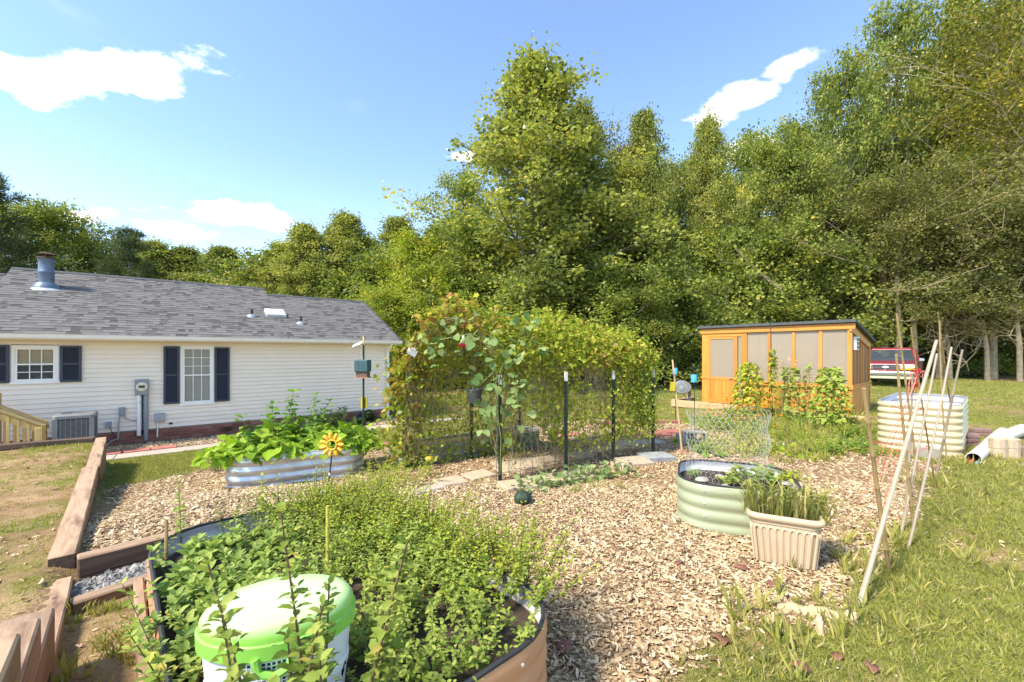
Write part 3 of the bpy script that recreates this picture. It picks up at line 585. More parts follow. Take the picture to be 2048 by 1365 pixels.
# roof: deck slabs under real shingle tabs, two depths
def roofz(y): return EZ+SL*(y+OV)
cs = 1/math.hypot(1, SL)
secs = ((-2.80, .24, RW1), (-8.2, -2.80, RW2), (XL, -8.2, RW1))
mb = MB()
for xa, xb, rw in secs:
    zt = roofz(rw)
    mb.ext([(-OV, EZ-.04), (rw, zt-.04), (2*rw+OV, EZ-.04), (2*rw+OV, EZ+.0), (rw, zt), (-OV, EZ)], ((xa, 0, 0), (0, 1, 0), (0, 0, 1)), (xb-xa, 0, 0))
roof = mb.build('roof', M['shingle'], house)
mb = MB(); SH = .142
for xa, xb, rw in secs:
    Lr = (rw+OV)/cs; row = 0
    while row*SH < Lr:
        s0, s1 = row*SH-.012, min(row*SH+SH+.03, Lr); x = xa-random.random()*.2
        while x < xb:
            w = random.choice((.07, .10, .13, .17, .22)); p, q = max(x, xa), min(x+w, xb); x += w
            if q-p < .01: continue
            th = random.choice((.006, .012, .013)); vs = []
            for ss, hh in ((s0, .004), (s0, .004+th), (s1, .003+th*.3)):
                y = -OV+ss*cs; zz = EZ+ss*cs*SL; ny, nzz = -SL*cs, cs
                vs += [(p, y+ny*hh, zz+nzz*hh), (q, y+ny*hh, zz+nzz*hh)]
            mb.cur = min(1, max(0, random.gauss(.62 if th > .01 else .2, .2))); mb.add(vs, [(0, 1, 3, 2), (2, 3, 5, 4)])
        row += 1
mb.cur = None
sh = mb.build('shingles', M['shingle'], roof); sh['kind'] = 'stuff'
for xa, xb, rw in secs:
    mb = MB(); zt = roofz(rw); x = xa
    mb.ext([(-.13, -.05), (0, .012), (.13, -.05), (.13, -.035), (0, .03), (-.13, -.035)], ((xa, rw, zt), (0, 1, 0), (0, 0, 1)), (xb-xa, 0, 0)); mb.build('ridge_cap', M['roofing'], roof)
mb = MB(); mb.bar((.255, -OV, EZ-.02), (.255, RW1, roofz(RW1)-.02), .03, .12); mb.bar((.255, RW1, roofz(RW1)-.02), (.255, 2*RW1+OV, EZ-.02), .03, .12); mb.build('rake_board', M['roofing'], house)
mb = MB(); mb.add([(-.004, 0, WZ1), (-.004, 2*RW1, WZ1), (-.004, RW1, roofz(RW1)-.06), (-.2, 0, WZ1), (-.2, 2*RW1, WZ1), (-.2, RW1, roofz(RW1)-.06)], [(0, 1, 2), (5, 4, 3), (0, 2, 5, 3), (1, 4, 5, 2), (0, 3, 4, 1)]); mb.build('gable_wall', M['siding'], house)
def roofpt(px, py):
    best = None
    for s in np.arange(-12, .3, .05):
        for y in np.arange(-.3, 3.3, .05):
            p = houseP(s, -y, roofz(y)); qx = CX+F*p.x/p.y; qy = HY-F*(p.z-H)/p.y; e = (qx-px)**2+(qy-py)**2
            if best is None or e < best[0]: best = (e, s, y)
    return best[1], best[2], roofz(best[2])
# chimney flue
s, y, z = roofpt(92, 574); fl = bpy.data.objects.new('chimney_flue', None); COL.objects.link(fl); fl.parent = house; fl.location = (s, y, z)
MB().lathe([(.25, -.14), (.25, -.05), (.2, .06), (.16, .10)], n=20).build('flashing_cone', M['flue'], fl, True)
MB().lathe([(.30, -.16), (.31, -.1), (.28, -.06), (.2, -.02)], n=20).build('flashing_skirt', M['lead'], fl, True)
MB().lathe([(.135, .08), (.135, .33), (.142, .34), (.142, .36), (.135, .37), (.135, .62), (.15, .64), (.15, .66)], n=24).build('pipe', M['flue'], fl, True)
MB().lathe([(.17, .66), (.175, .675), (.16, .69), (.10, .695)], n=24).build('pipe_collar', M['rust'], fl, True)
mb = MB(); mb.lathe([(.17, .76), (.18, .765), (.10, .80), (.02, .81)], n=24)
for k in range(4): t = k*1.57; mb.bar((.12*math.cos(t), .12*math.sin(t), .68), (.12*math.cos(t), .12*math.sin(t), .77), .012, .012)
mb.build('rain_cap', M['rust'], fl)
# skylight and plumbing vents
s, y, z = roofpt(550, 630); ax = (Vector((1, 0, 0)), Vector((0, cs, SL*cs)), Vector((0, -SL*cs, cs)))
sk = MB().box(Vector((s, y, z))+ax[2]*.05, (.50, .46, .09), ax).build('skylight', M['lead'], roof, bevel=.008)
for px, py in ((505, 633), (601, 648)):
    s, y, z = roofpt(px, py); v = MB().lathe([(.035, -.05), (.035, .20), (.03, .20)], (s, y, z), 10).build('vent_pipe', M['rubber'], roof)
    MB().lathe([(.13, -.07), (.13, .0), (.09, .05), (.04, .06)], (s, y, z), 14).build('vent_boot', M['grey_metal'], roof, True)
s, y, z = roofpt(550, 630); MB().box(Vector((s, y, z))+ax[2]*.10, (.43, .39, .012), ax).build('skylight_pane', M['white'], roof)
# windows
def window(i, cols, rows_top, rows_bot, bl):
    a, b, zb, zt = wins[i]; w = bpy.data.objects.new('window', None); COL.objects.link(w); w.parent = house; w.location = (a, 0, zb); W, Hh = b-a, zt-zb; T = .055
    mb = MB(); mb.b2(0, W, -.035, .02, Hh-T, Hh); mb.b2(0, W, -.035, .02, 0, T); mb.b2(0, T, -.0348, .02, T, Hh-T); mb.b2(W-T, W, -.0348, .02, T, Hh-T); mb.build('frame', M['trim'], w, bevel=.006)
    MB().b2(-.02, W+.02, -.05, -.0352, -.012, .035).build('sill', M['trim'], w, bevel=.004)
    mid = Hh*.5; g_ = .03
    for nm, z0, z1, dy, rows in (('lower_sash', T, mid+.015, -.012, rows_bot), ('upper_sash', mid-.015, Hh-T, .0, rows_top)):
        mb = MB(); mb.b2(T, W-T, -.02+dy, .0+dy, z0, z0+g_); mb.b2(T, W-T, -.02+dy, .0+dy, z1-g_, z1); mb.b2(T, T+g_, -.0195+dy, dy, z0+g_, z1-g_); mb.b2(W-T-g_, W-T, -.0195+dy, dy, z0+g_, z1-g_)
        sash = mb.build(nm, M['trim'], w)
        x0, x1 = T+g_, W-T-g_; MB().b2(x0, x1, -.006+dy, -.002+dy, z0+g_, z1-g_).build('pane', M['pane'], sash)
        mb = MB()
        for c in range(1, cols): xx = x0+(x1-x0)*c/cols; mb.b2(xx-.007, xx+.007, -.012+dy, -.0062+dy, z0+g_, z1-g_)
        for c in range(1, rows): zz = z0+g_+(z1-z0-2*g_)*c/rows; mb.b2(x0, x1, -.0115+dy, -.0064+dy, zz-.007, zz+.007)
        mb.build('muntins', M['trim'], sash)['kind'] = 'stuff'
    MB().b2(T, W-T, .024, .028, T, Hh-T).build('dark_interior', M['black'], w)
    mb = MB(); zz = bl[0]*Hh+T*.5
    while zz < Hh-T: mb.box((W/2, .016, zz), (W-2*T-.06, .026, .003), (Vector((1, 0, 0)), Vector((0, .18, -.98)), Vector((0, .98, .18)))); zz += .024
    mb.build('blind', M[bl[1]], w); return w
window(0, 3, 1, 2, (.5, 'blind_warm')); window(1, 3, 3, 1, (.02, 'blind'))
mb = MB(); a, b, zb, zt = wins[0]; mb.tube([(a+.62*(b-a)+.08*math.cos(t), .025, zb+.07+.075*math.sin(t)) for t in np.linspace(0, 3.14, 9)], .006, 5); mb.build('kitchen_tap', M['chrome'], house)
def shutter(x0, x1, zb, zt):
    s = bpy.data.objects.new('shutter', None); COL.objects.link(s); s.parent = house; s.location = (x0, -.018, zb); W, Hh = x1-x0, zt-zb; k = .045; mb = MB()
    mb.b2(0, k, -.045, -.013, 0, Hh); mb.b2(W-k, W, -.045, -.013, 0, Hh)
    for z0 in (0, Hh*.5-k*.5, Hh-k): mb.b2(k, W-k, -.0448, -.013, z0, z0+k)
    mb.build('frame', M['shutter'], s, bevel=.003); mb = MB(); z = k+.01
    while z < Hh-k:
        mb.box((W/2, -.026, z), (W-2*k, .022, .005), (Vector((1, 0, 0)), Vector((0, .75, .66)), Vector((0, -.66, .75)))); z += .026
    mb.b2(k, W-k, -.016, -.0135, k, Hh-k); mb.build('louvers', M['shutter'], s)
for x0, x1, y0, y1 in ((327, 359, 693, 808), (429, 459, 695, 803), (121, 164, 692, 764), (-30, 20, 690, 767)):
    a, _ = fac(x0, y0); b, _ = fac(x1, y0); m_ = (x0+x1)/2; shutter(a, b, fac(m_, y1)[1], fac(m_, y0)[1])
# electric meter, conduits, boxes on the wall
mt = bpy.data.objects.new('electric_meter', None); COL.objects.link(mt); mt.parent = house
a, zt = fac(270, 759); b, zb = fac(298, 789); c_ = (a+b)/2
MB().b2(a, b, -.13, -.016, zb, zt).build('meter_box', M['grey_paint'], mt, bevel=.008)
ring = [(c_+.0, -.13, 0)]; zc = (zb+zt)/2+.01
def disc(mb, cx, cz, r, y0, y1, n=20): mb.ext([(r*math.cos(6.2832*k/n), r*math.sin(6.2832*k/n)) for k in range(n)], ((cx, y1, cz), (1, 0, 0), (0, 0, 1)), (0, y0-y1, 0))
mb = MB(); disc(mb, c_, zc, .095, -.155, -.13); mb.build('meter_ring', M['chrome'], mt)
mb = MB(); disc(mb, c_, zc, .08, -.19, -.155); mb.build('meter_glass', M['lamp_glass'], mt, bevel=.01)
mb = MB(); mb.b2(c_-.05, c_+.05, -.196, -.191, zc-.02, zc+.03); mb.build('meter_face', M['black'], mt)
MB().tube([(c_-.05, -.06, zb+.01), (c_-.05, -.06, .18)], .036, 10).build('conduit', M['white'], mt, True)
MB().tube([(c_+.07, -.06, zb+.01), (c_+.07, -.06, .06)], .04, 10).build('conduit', M['grey_paint'], mt, True)
MB().tube([(c_+.01, -.03, zb+.01), (c_+.01, -.03, .2)], .012, 6).build('cable', M['black'], mt)
mb = MB(); mb.b2(c_-.09, c_+.11, -.1, -.016, .9, .91); mb.build('conduit_strap', M['grey_metal'], mt)
a, zt = fac(238, 815); b, zb = fac(251, 830); sw = MB().b2(a, b, -.09, -.016, zb, zt).build('switch_box', M['grey_paint'], house, bevel=.005)
mb = MB(); mb.tube([(b-.02, -.05, zb), (b+.0, -.05, zb-.08), (b+.1, -.05, zb-.12), (c_-.1, -.05, zb-.13), (c_-.05, -.05, zb-.13)], .011, 6); mb.build('conduit', M['grey_metal'], sw)
mb = MB(); mb.tube([(a+.02, -.05, zb), (a+.0, -.05, zb-.2), (a-.01, -.06, zb-.5), (a-.12, -.12, .12), (a-.2, -.3, .02)], .016, 6); mb.build('conduit', M['grey_metal'], sw)
a, zt = fac(207, 841); b, zb = fac(228, 856); ou = MB().b2(a, b, -.04, -.016, zb, zt).build('outlet_plate', M['trim'], house, bevel=.004)
MB().b2(a+.03, b-.03, -.07, -.04, zb+.02, zt-.03).build('outlet_cover', M['grey_metal'], ou, bevel=.006)
mb = MB(); mb.tube([(a+.1, -.05, zb+.03), (a+.16, -.06, zb-.15), (a+.22, -.08, zb-.32)], .006, 5); mb.build('cord', M['black'], ou)
a, zt = fac(309, 827); b, zb = fac(330, 843); tb = MB().b2(a, b, -.1, -.016, zb, zt).build('telephone_box', M['grey_metal'], house, bevel=.01)
MB().tube([((a+b)/2-.04, -.05, zb), ((a+b)/2-.04, -.05, .1)], .014, 8).build('conduit', M['trim'], tb)
mb = MB(); mb.b2(*[fac(338, 846)[0], fac(345, 846)[0]], -.03, -.012, fac(341, 849)[1], fac(341, 845)[1]); mb.build('hose_bib_plate', M['black'], house)
# concrete walk and red pavers
mb = MB(); n = 9
for k in range(n):
    s0 = -12+k*1.5; q = [houseP(s0, 1.25), houseP(s0+1.49, 1.25), houseP(s0+1.49, 2.0), houseP(s0, 2.0)]; zz = g(q[0].x, q[0].y)
    mb.add([(p.x, p.y, g(p.x, p.y)+dz) for dz in (-.05, .03) for p in q], [(3, 2, 1, 0), (4, 5, 6, 7), (0, 1, 5, 4), (1, 2, 6, 5), (2, 3, 7, 6), (3, 0, 4, 7)])
o = mb.build('walkway', M['walk'], None, bevel=.006); inst(o, 'pale concrete walkway in front of the house', 'walkway', kind='structure')
for k in range(8):
    s0 = -8.3+k*.43; c_ = houseP(s0, 1.02); zz = g(c_.x, c_.y); o = MB().box((0, 0, .03), (.40, .30, .06)).build('red_paver', M['red_paver'], None, bevel=.008); o.location = (c_.x, c_.y, zz-.02); o.rotation_euler = (0, 0, TH+random.uniform(-.05, .05))
    inst(o, 'red paver in the row between the walkway and the house', 'paver', 'red pavers beside the walkway')
# air conditioner
a, _ = fac(112, 860, .75); b, _ = fac(190, 860, .75); p = houseP((a+b)/2, .75); ac = thing('air_conditioner', 'grey outdoor air conditioner beside the stair railing', 'air conditioner', (p.x, p.y, g(p.x, p.y)), TH)
w = (b-a)*.46; ht = H-.0+(HY-829)/F*p.y-g(p.x, p.y)
MB().b2(-w-.05, w+.05, -w-.05, w+.05, -.05, .05).build('pad', M['cement'], ac)
mb = MB(); mb.b2(-w, w, -w, w, .05, ht-.05); mb.build('coil', M['ac_dark'], ac)
mb = MB()
for sx_ in (-1, 1):
    for sy_ in (-1, 1): mb.b2(sx_*w-.035, sx_*w+.035, sy_*w-.035, sy_*w+.035, .05, ht-.05)
for k in range(1, 7): xx = -w+2*w*k/7; mb.b2(xx-.005, xx+.005, -w-.022, -w+.002, .06, ht-.06)
zz = .09
while zz < ht-.08: mb.b2(-w, w, -w-.014, -w-.006, zz, zz+.008); mb.b2(w+.006, w+.014, -w, w, zz, zz+.008); zz += .022
mb.build('louvre_guard', M['ac_case'], ac)
mb = MB(); mb.lathe([(w*1.44, 0), (w*1.44, .04), (w*1.2, .055), (w*.92, .06), (w*.88, .03)], (0, 0, ht-.05), 4, cap=False); 
vs = []; top = MB(); n = 32
def sq(t, r): c, s = math.cos(t), math.sin(t); k = r/max(abs(c), abs(s)); return (c*k, s*k)
pr = [(lambda t: sq(t, w+.045), -.05), (lambda t: sq(t, w+.045), 0.), (lambda t: sq(t, w+.02), .02), (lambda t: (w*.86*math.cos(t), w*.86*math.sin(t)), .03), (lambda t: (w*.8*math.cos(t), w*.8*math.sin(t)), -.03)]
vs = [(*f_(6.2832*(k+.5)/n), ht+z_) for f_, z_ in pr for k in range(n)]
top.add(vs, [(i*n+k, i*n+(k+1) % n, (i+1)*n+(k+1) % n, (i+1)*n+k) for i in range(4) for k in range(n)]); top.build('top_cover', M['ac_case'], ac)
mb = MB()
for k in range(1, 8): r_ = w*.8*k/8; mb.tube([(r_*math.cos(t), r_*math.sin(t), ht+.02) for t in np.linspace(0, 6.2832, 25)], .004, 4, False)
for k in range(6): t = k*1.0472; mb.bar((0, 0, ht+.024), (w*.84*math.cos(t), w*.84*math.sin(t), ht+.024), .008, .006)
mb.build('fan_grille', M['ac_case'], ac); mb = MB(); mb.lathe([(w*.78, .2), (w*.78, ht-.06)], n=20); mb.build('fan_well', M['black'], ac)
# stair railing of new timber
rl = thing('stair_railing', 'yellow new timber stair railing with square balusters at the house', 'railing', houseP(-9, .9), TH)
def rp(px, py, t): s, z = fac(px, py, t); return Vector((s+9, -(t-.9), z))
for t, off in ((.75, 0), (1.05, 1)):
    ys = ((800, 888), (862 if 0 else 846, 890))
    A, B = (rp(-60, 793, t), rp(96, 845, t)) if not off else (rp(-60, 802, t), rp(88, 852, t))
    MB().bar(A, B, .09, .036).build('handrail', M['pine_new'], rl)
    MB().bar(A-Vector((0, 0, .10)), B-Vector((0, 0, .10)), .036, .10).build('top_rail', M['pine_new'], rl)
    MB().bar(A-Vector((0, 0, .78)), B-Vector((0, 0, .62)), .036, .09).build('bottom_rail', M['pine_new'], rl)
    MB().b2(B.x-.10, B.x-.01, B.y-.09, B.y-.0, .0, B.z-.02).build('post', M['pine_new_v'], rl, bevel=.004)
    q = rp(2, 795, t); 
    if not off: MB().b2(q.x-.09, q.x, q.y-.045, q.y+.045, 0, q.z+.08).build('post', M['pine_new_v'], rl, bevel=.004)
    d = B-A; n = int(d.length/.135)
    for k in range(n):
        p = A+d*((k+.5)/n); MB().b2(p.x-.018, p.x+.018, p.y-.058, p.y-.021, p.z-.80, p.z-.05).build('baluster', M['pine_new_v'], rl)
# ------------------------------------------------------------------ oriented helpers
def orient(o, a, b, up=(0, 0, 1)):
    a, b = Vector(a), Vector(b); x = (b-a).normalized(); y = Vector(up).cross(x)
    if y.length < 1e-4: y = Vector((0, 1, 0))
    y.normalize(); z = x.cross(y); m = Matrix((x, y, z)).transposed().to_4x4(); m.translation = a; o.matrix_world = m
def beam(name, a, b, w, h, mat, label, cat, group=None, bevel=.008, side=None, end=None):
    """squared timber: a, b are the ends of the middle of its TOP face"""
    a, b = Vector(a), Vector(b); L = (b-a).length; n = max(2, int(L/.25)); mb = MB()
    def j(): return random.uniform(-.0025, .0025)
    rows = [[(L*i/n, -w/2+j(), -h), (L*i/n, w/2+j(), -h), (L*i/n, w/2+j(), j()), (L*i/n, -w/2+j(), j())] for i in range(n+1)]
    vs = [v for r in rows for v in r]; fs = [(i*4+k, i*4+4+k, i*4+4+(k+1) % 4, i*4+(k+1) % 4) for i in range(n) for k in range(4)]+[(0, 1, 2, 3), (n*4+3, n*4+2, n*4+1, n*4)]
    mb.cur = .7; mb.add(vs, fs); mb.cur = None; o = mb.build(name, mat, None, bevel=bevel); orient(o, a, b)
    if mat is M['timber']:      # weather-bleached top; side and end colours hold brown stain and some shade
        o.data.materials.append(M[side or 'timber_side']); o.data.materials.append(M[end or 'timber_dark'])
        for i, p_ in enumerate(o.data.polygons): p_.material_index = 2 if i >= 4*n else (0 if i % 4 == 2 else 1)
    return inst(o, label, cat, group)
def pole(name, a, b, r, mat, label, cat, group=None, nodes=0, n=8, taper=.85, bend=0., r2=None):
    a, b = Vector(a), Vector(b); L = (b-a).length; pts, rad = [], []
    k = max(6, nodes*3)
    for i in range(k+1):
        t = i/k; rr = r*(1-(1-taper)*t)
        if nodes and i % 3 == 0 and 0 < i < k: rr *= 1.22
        pts.append((L*t, bend*math.sin(3.14*t), 0)); rad.append(rr)
    if nodes:
        p2, q2 = [], []
        for i in range(k+1):
            p2.append(pts[i]); q2.append(rad[i])
            if i % 3 == 0 and 0 < i < k: p2 += [(pts[i][0]+.008, pts[i][1], 0)]; q2 += [rad[i]/1.22]; p2.insert(-2, (pts[i][0]-.008, pts[i][1], 0)); q2.insert(-2, rad[i]/1.22)
        pts, rad = p2, q2
    o = MB().tube(pts, rad, n).build(name, mat, None, True); orient(o, a, b); return inst(o, label, cat, group)
# ------------------------------------------------------------------ landscape timbers on the left
def wp(side, along, z): return Vector((WA.x+side*WN.x+along*WD.x, WA.y+side*WN.y+along*WD.y, z))
TG = 'landscape timbers edging the terrace'
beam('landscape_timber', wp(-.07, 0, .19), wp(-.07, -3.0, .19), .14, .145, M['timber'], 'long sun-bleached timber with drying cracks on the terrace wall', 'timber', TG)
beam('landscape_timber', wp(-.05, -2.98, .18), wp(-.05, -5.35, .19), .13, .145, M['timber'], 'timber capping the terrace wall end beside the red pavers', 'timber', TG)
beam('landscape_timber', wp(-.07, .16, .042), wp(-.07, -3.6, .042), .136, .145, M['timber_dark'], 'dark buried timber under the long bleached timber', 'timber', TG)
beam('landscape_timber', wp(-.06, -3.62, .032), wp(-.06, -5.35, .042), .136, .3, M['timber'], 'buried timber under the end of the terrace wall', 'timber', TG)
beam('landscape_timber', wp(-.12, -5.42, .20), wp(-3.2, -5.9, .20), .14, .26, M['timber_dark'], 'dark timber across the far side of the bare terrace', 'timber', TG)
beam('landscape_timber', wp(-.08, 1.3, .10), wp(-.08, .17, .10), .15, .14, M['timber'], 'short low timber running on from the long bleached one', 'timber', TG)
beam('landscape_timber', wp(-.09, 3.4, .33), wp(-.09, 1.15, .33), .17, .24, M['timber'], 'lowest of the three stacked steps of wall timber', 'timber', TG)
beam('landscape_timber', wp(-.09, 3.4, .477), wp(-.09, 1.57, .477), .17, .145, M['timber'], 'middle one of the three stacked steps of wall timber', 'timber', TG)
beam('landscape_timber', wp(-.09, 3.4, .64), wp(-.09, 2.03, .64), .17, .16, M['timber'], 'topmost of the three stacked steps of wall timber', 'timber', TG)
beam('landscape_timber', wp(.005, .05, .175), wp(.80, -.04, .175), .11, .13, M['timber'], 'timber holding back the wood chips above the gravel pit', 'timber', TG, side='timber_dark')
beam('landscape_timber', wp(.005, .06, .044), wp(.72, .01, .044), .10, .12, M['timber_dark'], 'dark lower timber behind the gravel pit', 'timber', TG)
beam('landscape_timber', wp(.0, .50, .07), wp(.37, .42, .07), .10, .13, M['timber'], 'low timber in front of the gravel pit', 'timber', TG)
# ------------------------------------------------------------------ corrugated raised beds
def rrect(w, l, r, seg=7):
    """rounded rectangle, counter-clockwise, with outward normals"""
    out = []
    for cx_, cy_, a0 in ((w/2-r, l/2-r, 0), (-w/2+r, l/2-r, 90), (-w/2+r, -l/2+r, 180), (w/2-r, -l/2+r, 270)):
        for k in range(seg+1):
            t = R(a0+90*k/seg); out.append((cx_+r*math.cos(t), cy_+r*math.sin(t), math.cos(t), math.sin(t)))
    res = []
    for i, p in enumerate(out):
        q = out[(i+1) % len(out)]; res.append(p); d = math.hypot(q[0]-p[0], q[1]-p[1]); m = int(d/.25)
        for k in range(1, m+1): t = k/(m+1); res.append(tuple(p[j]*(1-t)+q[j]*t for j in range(4)))
    return res
def raised_bed(label, c, ang, w, l, r, hgt, ribs, mo, mi, mrim, soil, group=None, amp=.012, sink=.03, name='raised_bed', solid_soil=True):
    t = thing(name, label, 'raised bed', (c[0], c[1], g(c[0], c[1])-sink), ang, group); ol = rrect(w, l, r); n = len(ol); st = 8
    rows = [(i/(ribs*st)*hgt, amp*(abs(math.sin(math.pi*i/st))**1.3)) for i in range(ribs*st+1)]
    for nm, off, mt in (('outer_panel', 0., mo), ('inner_panel', -.012, mi)):
        V = np.array([(p[0]+p[2]*(a+off), p[1]+p[3]*(a+off), z) for z, a in rows for p in ol]); k = np.arange(n); Fc = np.concatenate([np.stack([i*n+k, i*n+(k+1) % n, (i+1)*n+(k+1) % n, (i+1)*n+k], 1) for i in range(len(rows)-1)])
        if off: Fc = Fc[:, ::-1]
        link(nm, npmesh(nm, V, Fc, None, True), mt, t)
    MB().tube([(p[0]-p[2]*.004, p[1]-p[3]*.004, hgt) for p in ol+[ol[0]]], .010, 6, False).build('rim_trim', mrim, t, True)
    mb = MB(); V = [(p[0]*.985, p[1]*.985, soil) for p in ol]; mb.add(V+[(0, 0, soil+.03)], [(i, (i+1) % n, n) for i in range(n)]); mb.build('soil', M['soil'], t)
    for i in range(0, n, 6):
        mb = MB(); p = ol[i]
        for k in range(ribs): z = (k+.5)/ribs*hgt; q = Vector((p[0]+p[2]*amp, p[1]+p[3]*amp, z)); nn = Vector((p[2], p[3], 0)); mb.tube([q-nn*.004, q+nn*.004, q+nn*.006], [.008, .008, .003], 6)
        mb.build('bolt_row', M['galv'], t)['kind'] = 'stuff'
    return t
ANG_B = math.atan2(-.735, .678)      # length runs along (.678,-.735)
BO = Vector((-1.879, 2.2)); BA = Vector((.678, -.735)); BN = Vector((.735, .678))
def bp(ac, al, z=0.): v = BO+BN*ac+BA*al; return Vector((v.x, v.y, z))
c = bp(.655, .66); BEDZ = .455
hb = raised_bed('large terracotta coloured metal bed full of mint and herbs', c, ANG_B, 2.2, 1.30, .33, BEDZ+.05, 5, M['terra'], M['inner_bed'], M['rubber'], .40, sink=.05)
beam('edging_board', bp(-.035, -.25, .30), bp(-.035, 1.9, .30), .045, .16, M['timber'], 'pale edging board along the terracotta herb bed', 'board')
p = [ong(462, 980), ong(722, 946)]; d = (p[1]-p[0]); ang = math.atan2(d.y, d.x); L_ = d.length; cc = (p[0]+p[1])/2+Vector((-math.sin(ang), math.cos(ang), 0))*.42
gb = raised_bed('oval galvanised corrugated bed of bean plants on the chips', cc, ang, L_+.12, .95, .30, .44, 4, M['galv'], M['inner_bed'], M['galv'], .33, amp=.018)
p0, p1 = ong(822, 935), ong(1075, 893); d = p1-p0; ang2 = math.atan2(d.y, d.x); c2 = (p0+p1)/2+Vector((-math.sin(ang2), math.cos(ang2), 0))*.30
db = raised_bed('long dull grey-green bed behind the bean tunnel posts', c2, ang2, d.length+.3, .6, .22, .30, 3, M['galv_dull'], M['galv_dull'], M['galv_dull'], .26)
gc = ong(1492, 1040); gc = Vector((2.10, 4.02, 0))
sg = raised_bed('sage green corrugated bed with white stones and chicken wire', gc, R(-22), .98, .92, .28, .44, 4, M['sage'], M['inner_bed'], M['rubber'], .34, amp=.016)
cr = raised_bed('tall cream corrugated bed behind the bamboo stakes', (6.21+.85, 6.53+.75), math.atan2(-.75, .66), .95, 2.15, .20, .80, 8, M['cream'], M['inner_bed'], M['galv'], .60, amp=.02)
# white stones on the sage bed soil
for px, py, s in ((1404, 960, .055), (1440, 955, .05), (1454, 943, .045), (1560, 955, .05), (1572, 968, .04), (1450, 972, .03)):
    q = at(px, py, .36); mb = MB(); mb.lathe([(.01, -.6), (.6, -.4), (1, 0), (.75, .42), (.2, .6)], n=9); o = mb.build('white_stone', M['rock_white'], None, True); o.scale = (s*1.3, s, s*.8); o.location = (q.x, q.y, .36); o.rotation_euler = (0, 0, random.random()*6); inst(o, 'smooth white stone on the soil of the sage green bed', 'stone', 'white stones in the sage bed')
# chicken wire cage
cw = thing('chicken_wire_cage', 'loose chicken wire cylinder standing in the sage green bed', 'wire cage', (gc.x-.02, gc.y+.05, .33)); mb = MB(); ncol, nrow = 38, 17; r0 = .35; dz = .040
def hx(i, j, k): 
    t = 2*math.pi*(i+.5*(j % 2))/ncol; rr = r0*(1+.10*math.sin(3*t+.7)+.05*math.sin(j*.9+t*2)); zz = j*dz*1.0+k; return (rr*math.cos(t), rr*.9*math.sin(t), zz+.02*math.sin(2*t))
for j in range(nrow):
    for i in range(ncol):
        a = hx(i, j, .012); b = hx(i, j, -.012)
        mb.tube([b, a], .0011, 3, False)
        i2 = i-1+(j % 2); 
        mb.tube([a, hx(i2, j+1, -.012)], .0008, 3, False); mb.tube([a, hx(i2+1, j+1, -.012)], .0008, 3, False)
mb.build('mesh', M['wire'], cw)
# ------------------------------------------------------------------ T-posts and wire arch
TD = Vector((.855, .518)); TN = Vector((-.518, .855))
near = [Vector((-.144, 5.09)), Vector((.70, 5.50)), Vector((1.44, 6.02)), Vector((2.15, 6.46))]
far_ = [Vector((-1.40, 5.70)), Vector((-.60, 6.28)), Vector((.12, 6.78)), Vector((.92, 7.32))]
def t_post(p, hgt):
    z = g(p.x, p.y); t = thing('t_post', 'dark green steel T-post with a white tip in the vine tunnel', 'post', (p.x, p.y, z), R(31), 'T-posts of the vine tunnel')
    for nm, z0, z1, mt in (('shaft', -.1, hgt-.12, 'post_green'), ('tip', hgt-.12, hgt, 'white')):
        mb = MB(); mb.b2(-.023, .023, -.006, .0, z0, z1); mb.b2(-.004, .004, 0, .034, z0, z1)
        if z0 < 0:
            for k in range(int(hgt/.055)-2): mb.b2(-.012, .012, -.011, -.006, .05+k*.055, .07+k*.055)
        mb.build(nm, M[mt], t)
for p in near+far_: t_post(p, 1.30+random.uniform(-.02, .03))
def arch(u, v):
    """u along the tunnel 0..1, v around 0 (near foot) .. 1 (far foot)"""
    a = near[0].lerp(near[3], u)+TN*.09; b = far_[0].lerp(far_[3], u)-TN*.02; m = (a+b)/2; hw = (b-a)/2
    # straight sides then an elliptical top
    if v < .3: k = v/.3; q = -1.; z = 1.25*k
    elif v > .7: k = (1-v)/.3; q = 1.; z = 1.25*k
    else: t = (v-.3)/.4*math.pi; q = -math.cos(t); z = 1.25+(.72-.24*max(0, u))*math.sin(t)
    p = m+hw*q; return Vector((p.x, p.y, z+g(p.x, p.y)))
nb = 3
for bay in range(3):
    tr = thing('wire_arch', ('wire mesh arch panel at the house end of the vine tunnel', 'wire mesh arch panel in the middle of the vine tunnel', 'wire mesh arch panel at the greenhouse end of the vine tunnel')[bay], 'trellis', arch((bay+.5)/3, 0), 0, 'wire arches of the vine tunnel'); mb = MB()
    for k in range(6):
        u = (bay+k/5*.985)/3; mb.tube([arch(u, v) for v in np.linspace(0, 1, 34)], .0026, 4, False)
    for v in np.linspace(0.02, .98, 30): mb.tube([arch((bay+k/3*.985)/3, v) for k in range(4)], .0026, 4, False)
    mb.build('panel', M['wire_dark'], tr, world=True)
